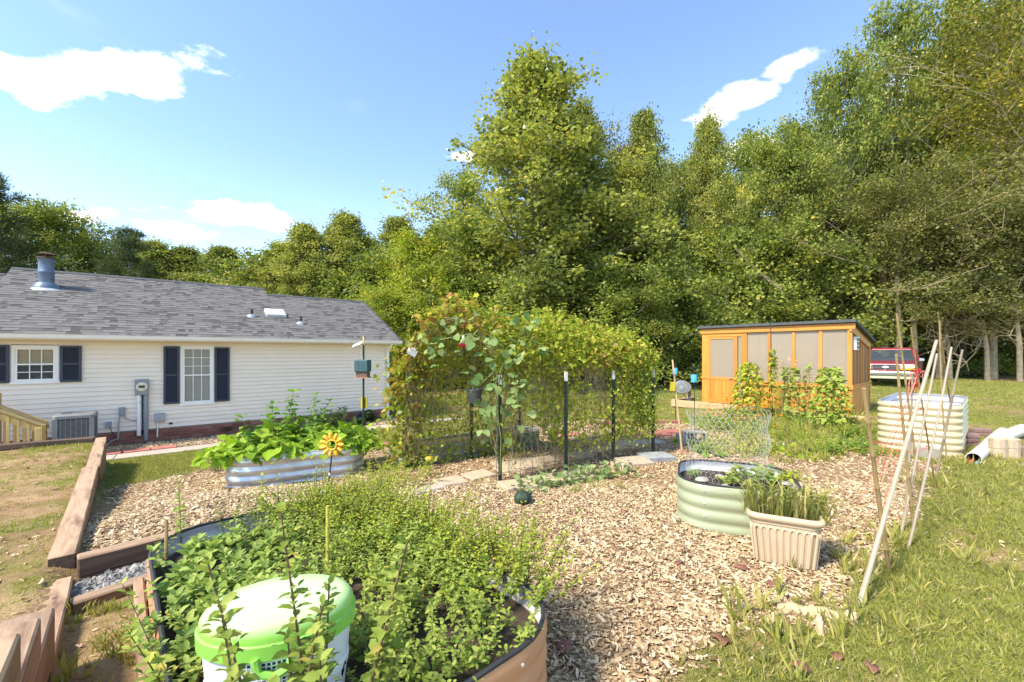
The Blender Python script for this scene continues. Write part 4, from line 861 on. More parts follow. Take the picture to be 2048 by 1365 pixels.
# ------------------------------------------------------------------ stepping stones, blocks
def slab(px, py, w, l, h, mat, label, cat, group=None, rz=None, dz=0., rx=0.):
    q = ong(px, py); o = MB().box((0, 0, h/2), (w, l, h)).build('stepping_stone' if cat == 'stepping stone' else 'paving_block', mat, None, bevel=.010, seg=2); o.location = (q.x, q.y, q.z+dz); o.rotation_euler = (rx, random.uniform(-.03, .03), R(31) if rz is None else rz); return inst(o, label, cat, group)
for px, py in ((901, 966), (957, 953), (1018, 942), (1060, 934), (1050, 925), (1090, 922), (1162, 912), (1195, 902), (1228, 898), (1012, 930)):
    slab(px, py, .34, .30, .045, M['sand_paver'], 'sand coloured square stepping stone inside the vine tunnel', 'stepping stone', 'stepping stones of the tunnel path', R(31+random.uniform(-8, 8)), -.012)
for px, py in ((1035, 977), (1095, 966), (1150, 958)):
    slab(px, py, .38, .32, .06, M['sand_paver'], 'tan slab beside the watermelon vine at the tunnel foot', 'stepping stone', 'tan slabs along the tunnel foot', R(28+random.uniform(-5, 5)), .0)
slab(1268, 927, .44, .34, .06, M['sand_paver'], 'worn grey-tan slab tilted at the tunnel end', 'stepping stone', rz=R(20), dz=-.01, rx=.06); slab(1312, 919, .44, .34, .08, M['slate_paver'], 'blue-grey slab beside the last T-post', 'stepping stone', rz=R(15), dz=-.01)
for px, py, rz in ((1230, 944, .3), (1245, 948, .9), (1257, 944, -.3)):
    q = ong(px, py); o = MB().box((0, 0, .08), (.10, .075, .16)).build('edging_block', M['sand_paver'], None, bevel=.012, seg=2); o.location = (q.x, q.y, q.z-.03); o.rotation_euler = (0, 0, rz); inst(o, 'small tan edging block upright beside the tilted slab', 'block', 'tan edging blocks')
for px, py in ((1248, 890), (1275, 888), (1300, 886)): slab(px, py, .40, .30, .05, M['walk'], 'pale grey slab on the path past the tunnel', 'stepping stone', 'pale grey path slabs', R(18), -.01)
for px, py, rz in ((1285, 876, 20), (1318, 872, 15), (1338, 866, 10), (1140, 872, 25)): slab(px, py, .42, .24, .05, M['red_paver'], 'red brick paver on the path toward the greenhouse', 'paver', 'red pavers on the path', R(rz), -.01)
for px, py in ((845, 985), (870, 978)): slab(px, py, .2, .16, .04, M['walk'], 'small pale slab chip at the tunnel mouth', 'stepping stone', 'small pale slabs', R(40), -.01)
for k in range(4):
    px = 745+k*22; slab(px, 893-k*1.5, .32, .14, .05, M['red_paver'], 'pinkish paver on the lawn edge beside the bean bed', 'paver', 'pinkish lawn edge pavers', R(28), -.01)
for k in range(9):
    px = 1190+k*20; slab(px, 851-k*.4, .24, .13, .09, M['brick'], 'old dark brick in the edging row behind the tunnel', 'brick', 'dark brick edging row', R(5+random.uniform(-6, 6)), -.01)
# cinder blocks
q = ong(1388, 884); cb = thing('cinder_block', 'grey hollow cinder block lying beside the marigolds', 'block', (q.x, q.y, q.z-.005), R(-10)); mb = MB(); w, d_, h_ = .40, .20, .19
mb.b2(-w/2, w/2, -d_/2, d_/2, 0, .03); mb.b2(-w/2, w/2, -d_/2, d_/2, h_-.03, h_)
for xx in (-w/2, -.0167, w/2-.033): mb.b2(xx, xx+.033, -d_/2+.001, d_/2-.001, .03, h_-.03)
mb.b2(-w/2+.033, -.02, .06, .08, .03, h_-.03); mb.build('shell', M['cement'], cb, bevel=.004)
q = ong(1362, 890); o = MB().box((0, 0, .09), (.12, .19, .18)).build('cement_block', M['cement'], None, bevel=.008); o.location = q; inst(o, 'small plain cement block touching the hollow cinder block', 'block')
q = ong(1844, 917); o = MB().box((0, 0, .10), (.40, .09, .20)).build('cement_block', M['cement'], None, bevel=.01); o.location = (q.x, q.y, q.z-.01); o.rotation_euler = (R(8), 0, math.atan2(-.75, .66)); inst(o, 'speckled cement block leaning on the tall cream bed', 'block')
# pavers, drain pipe by the cream bed
for px, py, z, rz, sc in ((1938, 893, 0, 10, 1), (1938, 893, .075, 14, 1), (1937, 893, .15, 6, .9), (1958, 872, 0, -6, 1.2), (1960, 872, .07, -3, 1.2)):
    q = ong(px, py); o = MB().box((0, 0, .035), (.24*sc, .16, .066)).build('plum_paver', M['plum_paver'], None, bevel=.006); o.location = (q.x, q.y, q.z+z); o.rotation_euler = (0, 0, R(rz)); inst(o, 'plum brown paver in the loose pile behind the drain pipe', 'paver', 'plum pavers beside the cream bed')
for i, (px, py) in enumerate(((1996, 916), (2022, 916))):
    q = ong(px, py)
    for k in range(2):
        mb = MB(); mb.prism([(-.085, -.05), (-.03, -.075), (.03, -.075), (.085, -.05), (.085, .06), (-.085, .06)], 0, .148); o = mb.build('edging_block', M['sand_paver'], None, bevel=.007); o.location = (q.x, q.y, q.z+.15*k-.01); o.rotation_euler = (0, 0, R(-14)); inst(o, 'tan wall block stacked two high beside the white drain pipe', 'block', 'stacked tan wall blocks')
q = ong(2046, 912); o = MB().box((0, 0, .07), (.2, .2, .15)).build('edging_block', M['plum_paver'], None, bevel=.008); o.location = q; inst(o, 'brown wall block beside the stacked tan blocks', 'block')
q = ong(1975, 908); o = MB().box((0, 0, .03), (.3, .1, .06)).build('edging_block', M['red_paver'], None, bevel=.006); o.location = q; o.rotation_euler = (0, 0, .2); inst(o, 'broken reddish brick half under the tan wall blocks', 'brick')
a, b = ong(1947, 930), ong(2006, 874); a.z += .082; b.z += .082; dp = thing('drain_pipe', 'white plastic drain pipe lying in the grass with smaller pipes inside', 'pipe', a); mb = MB(); d = (b-a).normalized(); s_ = d.cross(Vector((0, 0, 1))).normalized(); u_ = s_.cross(d); n = 20; L_ = (b-a).length
vs = [d*x+(s_*math.cos(6.2832*k/n)+u_*math.sin(6.2832*k/n))*r_ for x, r_ in ((0, .082), (L_*.45, .082), (L_*.47, .09), (L_, .09), (L_, .078), (0, .075)) for k in range(n)]
mb.add(vs, [(i*n+k, i*n+(k+1) % n, ((i+1) % 6)*n+(k+1) % n, ((i+1) % 6)*n+k) for i in range(6) for k in range(n)]); mb.build('pipe_wall', M['pvc'], dp, True)
for nm, mt, lab, off in (('small_pipe', 'pipe_red', 'short red pipe end inside the white drain pipe', (-.03, -.045)), ('small_pipe', 'pipe_blue', 'short light blue pipe end inside the white drain pipe', (.04, -.05))):
    st = a-d*.02+s_*off[0]+u_*off[1]; pole(nm, st, st+d*.6, .024, M[mt], lab, 'pipe', n=10, taper=1)
# second pipe end behind the blocks
a, b = ong(2010, 888), ong(2046, 872); a.z += .12; b.z += .12
pole('drain_pipe', a, b, .1, M['pvc'], 'white pipe end showing above the stacked tan wall blocks', 'pipe', n=18, taper=1)
# ------------------------------------------------------------------ resin planter
A_, B_ = at(1490, 1033, .39), at(1648, 1057, .39); d = B_-A_; ang = math.atan2(d.y, d.x); q = (at(1510, 1118)+at(1638, 1165))/2; wid = d.length
pc = q+Vector((-math.sin(ang), math.cos(ang), 0))*.16
pl = thing('planter', 'fluted beige resin trough planter overgrown with grass', 'planter', (pc.x, pc.y, g(pc.x, pc.y)-.005), ang)
ol = rrect(1, 1, .16, 5); n = len(ol)
def ring(wx, wy, z, flute=0.):
    out = []
    for i, p in enumerate(ol): out.append((p[0]*wx, p[1]*wy, z))
    return out
HP = .385; W0, D0, W1, D1 = wid*.80, .25, wid*.93, .31
prof = [(W0*.96, D0*.95, .0), (W0, D0, .012), (W1, D1, HP-.075), (W1+.012, D1+.012, HP-.072), (W1+.016, D1+.016, HP-.055), (W1+.035, D1+.035, HP-.048), (W1+.06, D1+.06, HP-.03), (W1+.06, D1+.06, HP-.012), (W1+.045, D1+.045, HP), (W1+.012, D1+.012, HP), (W1-.0, D1-.0, HP-.015), (W1-.01, D1-.01, HP-.08)]
mb = MB(); mb.add([v for w_, dd, z in prof for v in ring(w_, dd, z)], [(i*n+k, i*n+(k+1) % n, (i+1)*n+(k+1) % n, (i+1)*n+k) for i in range(len(prof)-1) for k in range(n)]+[tuple(range(n-1, -1, -1))]); mb.build('trough', M['resin'], pl, True)
def flute(x0b, x0t, yb, yt, hw, ax_):
    """raised arched outline of one flute on a tapering face"""
    pts = []; zt = HP-.12
    for t in np.linspace(0, 1, 8): pts.append((-hw*.8, .03+(zt-.03)*t))
    for t in np.linspace(0, math.pi, 7): pts.append((-hw*.8*math.cos(t), zt+.028*math.sin(t)))
    for t in np.linspace(1, 0, 8): pts.append((hw*.8, .03+(zt-.03)*t))
    out = []
    for dx, z in pts:
        k = min(1, z/(HP-.075)); xc = x0b+(x0t-x0b)*k; yy = yb+(yt-yb)*k; sc_ = .88+.12*k; out.append((xc+dx*sc_, yy, z) if ax_ == 0 else (yy, xc+dx*sc_, z))
    return out
for k in range(9):
    u = (k-4)/9.6; mb = MB(); mb.tube(flute(u*W0, u*W1, -D0/2, -D1/2-.012*0, W1/9.6*.5, 0), .010, 6, True); mb.build('flute', M['resin'], pl, True)
for k in range(4):
    for s_ in (-1, 1):
        u = (k-1.5)/4.6; mb = MB(); mb.tube(flute(u*D0, u*D1, s_*W0/2, s_*W1/2, D1/4.6*.5, 1), .010, 6, True); mb.build('flute', M['resin'], pl, True)
MB().b2(-W1/2+.03, W1/2-.03, -D1/2+.03, D1/2-.03, HP-.1, HP-.05).build('soil', M['soil'], pl)
PLC, PLA, PLT = pc, ang, g(pc.x, pc.y)+HP-.05
# ------------------------------------------------------------------ stakes, cage
def gpt(px, py): return ong(px, py)
BS = 'bamboo stakes beside the red cage'; WS = 'white sticks beside the red cage'
def stk(t, b, Yt, r, white, label):
    B = gpt(*b); B.z -= .05; T = atY(t[0], t[1], Yt)
    pole('white_stick' if white else 'bamboo_stake', B, T, r, M['whitewood' if white else 'bamboo'], label, 'stick' if white else 'stake', WS if white else BS, nodes=(3 if white else 6), taper=.72, bend=random.uniform(-.02, .02))
stk((1728, 777), (1780, 1142), 2.75, .0165, 0, 'thick brown bamboo stake with a sawn hollow top')
stk((1793, 628), (1843, 1011), 3.9, .011, 0, 'tall thin bamboo stake leaning over the red cage')
stk((1792, 709), (1828, 1057), 3.5, .0125, 0, 'shorter bamboo stake in front of the red cage')
stk((1822, 656), (1873, 977), 4.4, .010, 0, 'thin dark bamboo stake behind the red cage')
stk((1876, 626), (1918, 898), 6.0, .012, 0, 'tallest bamboo stake standing against the cream bed')
stk((1879, 642), (1895, 929), 5.6, .011, 0, 'upright bamboo stake at the foot of the cement block')
stk((1873, 682), (1710, 1222), 3.35, .0155, 1, 'longest white stick leaning right out of the lawn edge')
stk((1874, 708), (1800, 1066), 3.85, .0125, 1, 'white stick with a split tip')
stk((1903, 695), (1813, 1099), 3.9, .011, 1, 'slim white stick crossing behind the thick white one')
stk((1925, 700), (1871, 953), 5.0, .015, 1, 'white stick standing nearest the paver pile')
stk((1825, 748), (1812, 1002), 4.35, .012, 1, 'short upright white stick within the red cage')
ap = atY(1832, 748, 4.35); base = gpt(1765, 1015); cg = thing('tomato_cage', 'red wire tomato cage upside down as a cone', 'wire cage', (ap.x-.15, ap.y-.1, g(ap.x, ap.y))); mb = MB()
feet = [gpt(*p) for p in ((1716, 1012), (1742, 1030), (1765, 1022), (1812, 1000), (1792, 975), (1745, 990))]
for f_ in feet: mb.tube([f_, f_.lerp(ap, .5)+Vector((.01, 0, 0)), ap+Vector((random.uniform(-.05, .05), random.uniform(-.05, .05), .02)), ap+Vector((random.uniform(-.08, .08), 0, .05))], .0035, 4)
for t in (.45, .72, .92):
    pts = [f_.lerp(ap, t) for f_ in feet]; c_ = sum(pts, Vector())/6; rr = sum((p-c_).length for p in pts)/6; mb.tube([c_+Vector((rr*math.cos(a), rr*math.sin(a), .03*math.sin(a*2+t*5))) for a in np.linspace(0, 6.2832, 22)], .0035, 4, False)
for k in range(7): mb.tube([ap+Vector((random.uniform(-.1, .12), random.uniform(-.08, .08), random.uniform(-.05, .06))) for _ in range(3)], .003, 4)
mb.build('wire', M['red_wire'], cg, world=True)
# ------------------------------------------------------------------ bird house pole
q = gpt(727, 866); bhp = thing('bird_house_pole', 'dark post with a yellow topped wooden stick in front of the house', 'post', q); Yb = q.y
top = atY(727, 690, Yb).z-q.z
MB().tube([(0, 0, -.1), (0, 0, top)], .024, 8).build('shaft', M['post_green'], bhp, True)
MB().b2(-.02, .02, -.012, .012, top-.12, top+.20).build('extension', M['pine_new_v'], bhp)
z1, z0, zb = atY(0, 720, Yb).z-q.z, atY(0, 744, Yb).z-q.z, atY(0, 755, Yb).z-q.z; hw = 13.5/F*Yb
bh = thing('bird_house', 'teal slatted bird house with a brown lower half', 'bird house', (q.x, q.y-.02, q.z+zb))
MB().b2(-hw*.82, hw*.82, -.13, .10, .012, z1-zb-.03).build('box', M['brown_board'], bh, bevel=.006)
MB().b2(-hw, hw, -.17, .12, z0-zb, z1-zb).build('roof_wrap', M['teal'], bh, bevel=.025, seg=3)
for k in (-.33, .33): MB().b2(hw*k-.003, hw*k+.003, -.1725, -.1695, z0-zb+.005, z1-zb-.02).build('panel_seam', M['post_green'], bh)
MB().b2(-hw*1.05, hw*1.05, -.18, .10, -.012, .012).build('floor_tray', M['copper'], bh)
mb = MB(); mb.ext([(.045*math.cos(6.283*k/14), .045*math.sin(6.283*k/14)) for k in range(14)], ((.01, -.128, z0-zb-.02), (1, 0, 0), (0, 0, 1)), (0, -.01, 0)); mb.build('entrance_ring', M['copper'], bh)
mb = MB(); mb.ext([(.03*math.cos(6.283*k/14), .03*math.sin(6.283*k/14)) for k in range(14)], ((.01, -.139, z0-zb-.02), (1, 0, 0), (0, 0, 1)), (0, -.002, 0)); mb.build('entrance_hole', M['black'], bh)
sp = atY(716, 689, Yb); so = thing('solar_panel', 'small tilted white solar panel clipped to the bird house post', 'solar panel', sp)
MB().box((0, -.03, 0), (.24, .16, .012), (Vector((.93, 0, .36)), Vector((0, .9, .43)), Vector((-.36, -.39, .85)))).build('panel', M['white'], so); MB().bar((.02, -.02, -.01), (q.x-sp.x, .0, -.06), .03, .03).build('bracket', M['white'], so)
mb = MB(); mb.tube([(q.x-sp.x-.02, -.03, -.06), (q.x-sp.x-.05, -.04, -.2), (q.x-sp.x, -.04, -.36)], .004, 4); mb.build('cable', M['white'], so)
fz = atY(726, 817, Yb).z; fe = thing('suet_feeder', 'yellow mesh bird feeder hanging below the bird house', 'bird feeder', (q.x+.0, q.y+.05, fz)); mb = MB(); hF = atY(0, 796, Yb).z-fz; wF = 6.5/F*Yb
mb.b2(-wF, wF, -.03, .03, 0, hF); mb.build('body', M['yellow'], fe, bevel=.006); mb = MB()
for k in range(5): x = -wF+2*wF*k/4; mb.b2(x-.003, x+.003, -.036, -.031, 0, hF)
for k in range(7): z = hF*k/6; mb.b2(-wF, wF, -.037, -.0312, z-.003, z+.003)
mb.tube([(-wF, 0, hF), (-wF, 0, hF+.1)], .003, 4); mb.tube([(wF, 0, hF), (wF, 0, hF+.1)], .003, 4); mb.build('cage', M['mossy'], fe)
# ------------------------------------------------------------------ sunflower stake
q = Vector(at(651, 1022, .08)); Yq = q.y; fz = atY(664, 890, Yq); sf = thing('sunflower_stake', 'yellow metal sunflower on a black stake behind the herb bed', 'garden ornament', (q.x, q.y, q.z-.1))
top = fz-sf.location; mb = MB(); mb.tube([(0, 0, 0), top*.5, top-Vector((0, 0, .07))], .0065, 6); mb.build('stake', M['black'], sf)
mb = MB(); mb.tube([top*.62-Vector((0, 0, .012)), top*.62+Vector((0, 0, .012))], .0085, 8); mb.build('collar', M['white'], sf)
for k in range(11):
    t = 6.2832*k/11; c_ = top+Vector((math.cos(t)*.078, -.004, math.sin(t)*.078)); a = Vector((math.cos(t), -.12, math.sin(t))); b = Vector((-math.sin(t), 0, math.cos(t))); mb = MB(); vs = []
    for r_, w_, o_ in ((-.042, .008, 0), (-.015, .018, .006), (.015, .020, .008), (.036, .012, .003)): vs += [c_+a*r_+b*w_+Vector((0, .004, 0)), c_+a*r_-Vector((0, o_, 0)), c_+a*r_-b*w_+Vector((0, .004, 0))]
    mb.add(vs, [(i*3+j, i*3+j+1, i*3+3+j+1, i*3+3+j) for i in range(3) for j in range(2)]); o = mb.build('petal', M['sunny'], sf, True); md = o.modifiers.new('s', 'SOLIDIFY'); md.thickness = .003
mb = MB(); mb.tube([top+Vector((.045*math.cos(t), -.006, .045*math.sin(t))) for t in np.linspace(0, 6.2832, 22)], .007, 6, False); mb.build('centre_ring', M['sunny'], sf, True)
spz = atY(650, 982, Yq)-sf.location; mb = MB(); mb.lathe([(.035, -.012), (.05, -.006), (.05, .004), (.02, .008)], spz+Vector((-.025, -.03, 0)), 16); mb.build('solar_cap', M['grey_metal'], sf, True)
# ------------------------------------------------------------------ hamper with green lid
HB = Vector((-.755, 1.385, .33)); hm = thing('laundry_hamper', 'white perforated plastic hamper with a bright green lid in the herb bed', 'hamper', HB, R(16)); a0, b0 = .218, .158
hz = .36; nu, nv = 300, 84; U, Vv = np.meshgrid(np.arange(nu), np.arange(nv+1)); tt = U/nu*2*np.pi; zz = Vv/nv*hz; kk = .86+.14*zz/hz
lip = np.where(zz > hz*.93, .006, 0)+np.where((zz > hz*.52) & (zz < hz*.60), .004, 0)
V = np.stack([(a0*kk+lip)*np.cos(tt), (b0*kk+lip)*np.sin(tt), zz], -1).reshape(-1, 3)
k_ = np.arange(nu); Fc = []
arc = tt[0]*.22
for j in range(nv):
    zc = (j+.5)/nv*hz; ac_ = (k_+.5)/nu*2*np.pi*.22; cell = .115; ph = (ac_ % cell)-cell/2; keep = np.ones(nu, bool)
    for zh in (.13, .02): keep &= ~((np.abs(ph)/.015)**2.4+(abs(zc-zh-.05)/.024)**2.4 < 1)
    if .25 < zc < .32: per = ((ac_ % .46) < .2); keep &= ~(per & ((k_ % 3) < 2) & (j % 3 < 2))
    q_ = np.stack([j*nu+k_, j*nu+(k_+1) % nu, (j+1)*nu+(k_+1) % nu, (j+1)*nu+k_], 1); Fc.append(q_[keep])
link('basket', npmesh('basket', V, np.concatenate(Fc), None, True), M['hamper'], hm)
MB().lathe([(.80, .0), (.80, .004)], (0, 0, 0), 32, a0, b0).build('basket_floor', M['pot_dark'], hm); MB().lathe([(.80, .004), (.93, .35)], (0, 0, 0), 32, a0, b0, cap=False).build('inner_shade', M['pot_dark'], hm)  # dark sheet behind the holes stands for the shade inside the basket
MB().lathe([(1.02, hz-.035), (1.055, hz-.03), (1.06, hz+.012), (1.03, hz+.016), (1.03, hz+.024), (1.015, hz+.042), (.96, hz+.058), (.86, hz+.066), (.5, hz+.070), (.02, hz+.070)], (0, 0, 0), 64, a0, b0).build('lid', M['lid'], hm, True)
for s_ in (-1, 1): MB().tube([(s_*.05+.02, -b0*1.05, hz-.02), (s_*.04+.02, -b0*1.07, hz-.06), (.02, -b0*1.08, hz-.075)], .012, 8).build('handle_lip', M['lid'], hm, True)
# stakes and tags in the herb bed
pole('mossy_stake', at(655, 1150, .42), atY(655, 1012, at(655, 1150, .42).y), .009, M['mossy'], 'yellow mossy stake standing in the middle of the herb bed', 'stake', n=7, taper=.9)
b = bp(.08, -.16, .40); pole('wooden_stake', b, b+Vector((0, 0, .22)), .009, M['bamboo'], 'short brown stake at the herb bed rim', 'stake', taper=.9)
b = at(758, 1094, .42); o = MB().box((0, 0, .04), (.018, .002, .10)).build('plant_tag', M['white'], None); o.location = b; o.rotation_euler = (.15, .08, .3); inst(o, 'white plastic plant tag among the herbs', 'plant tag')
b = at(676, 990, .42); o = MB().box((0, 0, .03), (.03, .012, .09)).build('wooden_tag', M['sunny'], None); o.location = b; inst(o, 'orange wooden tag behind the sunflower stake', 'plant tag')
# ------------------------------------------------------------------ things in and behind the tunnel
def pot(px, py, Y, r, h_, mat, label):
    p = atY(px, py, Y); t = thing('hanging_pot', label, 'pot', p); MB().lathe([(r*.66, -h_), (r*.7, -h_), (r*.95, -.02), (r*1.06, -.02), (r*1.06, .0), (r*.95, .0), (r*.6, -h_*.7)], n=20).build('pot', M[mat], t, True); MB().lathe([(r*.94, -.02), (.01, -.005)], n=16).build('soil', M['soil'], t)
    mb = MB()
    for k in range(3): a = k*2.094+.3; mb.tube([(r*math.cos(a), r*math.sin(a), 0), (0, 0, .42)], .0022, 4)
    mb.build('hanger_wire', M['wire_dark'], t); return t
P1 = pot(950, 778, 5.75, .115, .19, 'pot_dark', 'dark grey hanging pot under the vine tunnel'); P2 = pot(1078, 757, 6.2, .125, .17, 'pot_taupe', 'taupe hanging pot deeper inside the vine tunnel')
P3 = pot(1165, 772, 6.6, .09, .13, 'blue_dark', 'small dark blue hanging pot near the middle T-posts')
p = atY(927, 690, 5.2); hf = thing('hummingbird_feeder', 'red hummingbird feeder hanging at the tunnel mouth', 'bird feeder', p)
MB().lathe([(.02, -.035), (.055, -.02), (.068, .0), (.045, .012), (.02, .022)], n=16).build('red_base', M['red_glass'], hf, True); MB().lathe([(.014, .02), (.02, .05), (.02, .10), (.008, .12)], n=10).build('bottle', M['lamp_glass'], hf, True); MB().tube([(0, 0, .11), (0, 0, .28)], .002, 4).build('hook', M['wire_dark'], hf)
MB().lathe([(.004, -.17), (.014, -.12), (.012, -.035)], n=8).build('tassel', M['post_green'], hf, True)
p = atY(825, 704, 5.6); o = MB().box((0, 0, 0), (.12, .08, .10)).build('white_box', M['white'], None, bevel=.006); o.location = p; o.rotation_euler = (.2, .5, .4); inst(o, 'small pale blue-white box caught in the vines', 'box')
p = atY(858, 917, 5.62); mb = MB(); mb.lathe([(.01, -.03), (.04, -.02), (.05, 0), (.04, .022), (.01, .03)], n=14); o = mb.build('squash', M['yellow_squash'], None, True); o.location = (p.x, p.y, p.z-.005); inst(o, 'yellow squash hanging low in the vines', 'squash')
q = ong(1046, 1012); mb = MB(); n = 18
for k in range(n): mb.cur = (k % 3)/2; a = 6.2832*k/n; b_ = 6.2832*(k+1)/n; pr = [(math.sin(t)*.115, -math.cos(t)*.095) for t in np.linspace(.05, 3.09, 10)]; vs = [(r_*math.cos(x), r_*math.sin(x), z) for r_, z in pr for x in (a, b_)]; mb.add(vs, [(2*i, 2*i+1, 2*i+3, 2*i+2) for i in range(9)])
o = mb.build('watermelon', M['melon'], None, True); o.location = (q.x, q.y+.05, q.z+.065); o.scale = (.8, .8, .75); inst(o, 'dark green watermelon on the chips beside the tan slab', 'watermelon')
# rake handle, stakes with cups, hose reel behind the tunnel
b = ong(1364, 908); pole('garden_hoe', b+Vector((0, 0, .02)), atY(1345, 720, b.y+.15), .014, M['fence_wood'], 'old wooden tool handle leaning at the end of the tunnel', 'garden tool', n=8, taper=.95)
hd = MB().box((0, 0, 0), (.15, .09, .03)).build('tool_head', M['copper'], None, bevel=.008); hd.location = b+Vector((.01, -.03, .03)); hd.rotation_euler = (.5, .2, .3); inst(hd, 'rusty tool head lying at the foot of the wooden handle', 'garden tool')
yb = atY(1345, 773, b.y+.05); o = MB().b2(-.045, .045, -.002, .002, -.07, .07).build('sticky_trap', M['yellow'], None); o.location = yb; o.rotation_euler = (0, .05, .2); inst(o, 'yellow sticky card hanging on the wooden handle', 'card')
def cup(px, py, Y, lab, bz):
    p = atY(px, py, Y); t = thing('blue_cup', lab, 'cup', p); MB().lathe([(.05, -.075), (.052, -.07), (.058, .07), (.05, .07), (.045, -.05)], n=16).build('cup', M['blue'], t, True)
    MB().lathe([(.03, .07), (.012, .08)], n=10).build('cap', M['blue_dark'], t, True)
    q2 = Vector((p.x+.035, p.y+.06, 0)); q2.z = g(q2.x, q2.y); pole('green_stake', q2, (q2.x+.0, q2.y, p.z+bz), .007, M['post_green'], 'thin green stake carrying '+lab, 'stake', n=6, taper=1); return t
cup(1388, 757, 8.2, 'a light blue cup beside the greenhouse door', .22); cup(1350, 743, 9.5, 'a smaller light blue cup behind the wooden handle', .12)
q = ong(1379, 815); hr = thing('hose_reel', 'grey covered hose reel on a dark post beside the greenhouse', 'hose reel', q, R(-15)); cz = atY(1364, 775, q.y).z-q.z; rr = 13.5/F*q.y; xo = -15/F*q.y
MB().b2(-.035, .035, -.03, .03, -.05, cz-.02).build('post', M['pot_dark'], hr); mb = MB()
mb.ext([(xo+rr*1.05*math.cos(t)*(1.28 if math.cos(t) > 0 else 1), cz+rr*math.sin(t)) for t in np.linspace(0, 6.2832, 29)[:-1]], ((0, -.13, 0), (1, 0, 0), (0, 0, 1)), (0, .28, 0)); mb.build('case', M['ac_case'], hr, bevel=.03, seg=3)
for k, (f_, mt) in enumerate(((.82, 'grey_paint'), (.6, 'ac_case'), (.42, 'grey_paint'), (.2, 'grey_metal'))): mb = MB(); mb.ext([(xo-.02+rr*f_*math.cos(t), cz+rr*f_*math.sin(t)) for t in np.linspace(0, 6.2832, 25)[:-1]], ((0, -.13-.008*(k+1), 0), (1, 0, 0), (0, 0, 1)), (0, .02, 0)); mb.build('dial_ring', M[mt], hr)
mb = MB(); mb.tube([(xo+.05, -.02, cz-rr), (xo+.12, -.05, cz-rr-.12), (.02, -.1, cz-rr-.3), (.08, -.1, cz-rr-.45)], .012, 6); mb.build('hose', M['pot_dark'], hr)
# black butterfly ornament and garden odds by the house
q = ong(618, 866); bf = thing('butterfly_stake', 'black metal butterfly ornament in front of the house', 'garden ornament', q); zc = atY(618, 850, q.y).z-q.z; MB().tube([(0, 0, 0), (0, 0, zc)], .006, 5).build('stake', M['black'], bf)
for s_ in (-1, 1):
    mb = MB(); mb.ext([(0, -.04), (s_*.06, -.10), (s_*.11, -.06), (s_*.09, 0), (s_*.16, .06), (s_*.15, .12), (s_*.08, .10), (0, .03)], ((0, 0, zc), (1, 0, 0), (0, 0, 1)), (0, .004, 0)); mb.build('wing', M['black'], bf)
# tan wood debris and dead leaves in the foreground
def lump(px, py, w, l, h_, rz, label, mat='tan_wood', nm='wood_piece'):
    q = ong(px, py); r_ = random.Random(px); mb = MB(); n = 9; vs = []
    for k in range(n):
        x = -l/2+l*k/(n-1); ww = w*(.35+.65*math.sin(3.14*(k+.7)/(n+.4)))*r_.uniform(.75, 1.1); hh = h_*r_.uniform(.5, 1.1); vs += [(x, -ww/2, .0), (x, -ww*.2, hh), (x+r_.uniform(-.01, .01), ww*.3, hh*r_.uniform(.5, 1)), (x, ww/2, 0)]
    mb.add(vs, [(k*4+j, k*4+j+1, k*4+5+j, k*4+4+j) for k in range(n-1) for j in range(3)]+[(0, 3, 2, 1), (n*4-4, n*4-3, n*4-2, n*4-1)]); o = mb.build(nm, M[mat], None); o.location = q; o.rotation_euler = (0, 0, rz); return inst(o, label, 'wood')
lump(1590, 1222, .07, .20, .05, -.2, 'pale splintered wood lump beside the curved bark piece'); lump(1662, 1236, .10, .24, .06, -.35, 'large curved tan bark piece at the lawn edge'); lump(1640, 1258, .06, .14, .05, 1.0, 'broken tan bark shard under the large bark piece'); lump(1800, 1248, .06, .12, .008, -.3, 'flat pale wood chip lying in the grass')
lump(1330, 1200, .018, .12, .01, -.3, 'long pale splinter on the chips'); lump(1350, 1130, .05, .09, .02, .3, 'chunk of rotten wood on the chips beside the planter'); lump(1745, 1118, .06, .13, .01, 0, 'curled pale bark behind the thick bamboo stake')
for k, (px, py) in enumerate(((1625, 1352), (1135, 1310), (1675, 1330), (1245, 1030), (1350, 1135), (1550, 1180), (1740, 1330), (1440, 1275), (1500, 1145), (590, 1355))):
    q = ong(px, py); V, Fc, rr_ = place((T_LOBE if k % 2 else T_OVAL), [(0, 0, .015)], [(1, 0, .15)], [(0, .2, 1)], [.085+.03*random.random()], np.array([.5])); o = link('dead_leaf', npmesh('dead_leaf', V, Fc, rr_), M['dead_leaf']); o.location = q; o.rotation_euler = (0, 0, random.random()*6); md = o.modifiers.new('s', 'SOLIDIFY'); md.thickness = .0012; inst(o, 'fallen brown leaf lying on the ground', 'leaf', 'fallen brown leaves')
# ------------------------------------------------------------------ greenhouse
GO = Vector((5.80, 12.90, 0)); GA = math.atan2(-2.70, 2.35); GL, GD = 3.60, 2.2; ZF, ZB, ZS = 2.28, 1.87, .775
GO.z = g(GO.x+1.5, GO.y-1)
gh = thing('greenhouse', 'orange cedar lean-to greenhouse with translucent panels and dark flat roof', 'greenhouse', GO, GA)
def gs(px): u = (px-CX)/F; c_, s_ = math.cos(GA), math.sin(GA); return (u*GO.y-GO.x)/(c_-u*s_)
def roof_h(y): return ZF+(ZB-ZF)*y/GD
mb = MB()
def post(x0, x1, y0, y1, z0, z1, mat='cedar_v', nm='post', par=None): return MB().b2(x0, x1, y0, y1, z0, z1).build(nm, M[mat], par or gh, bevel=.004)
P_ = [gs(x) for x in (1404, 1417, 1421, 1468, 1475, 1482, 1494, 1535, 1541, 1584, 1590, 1637, 1644, 1695, 1704)]
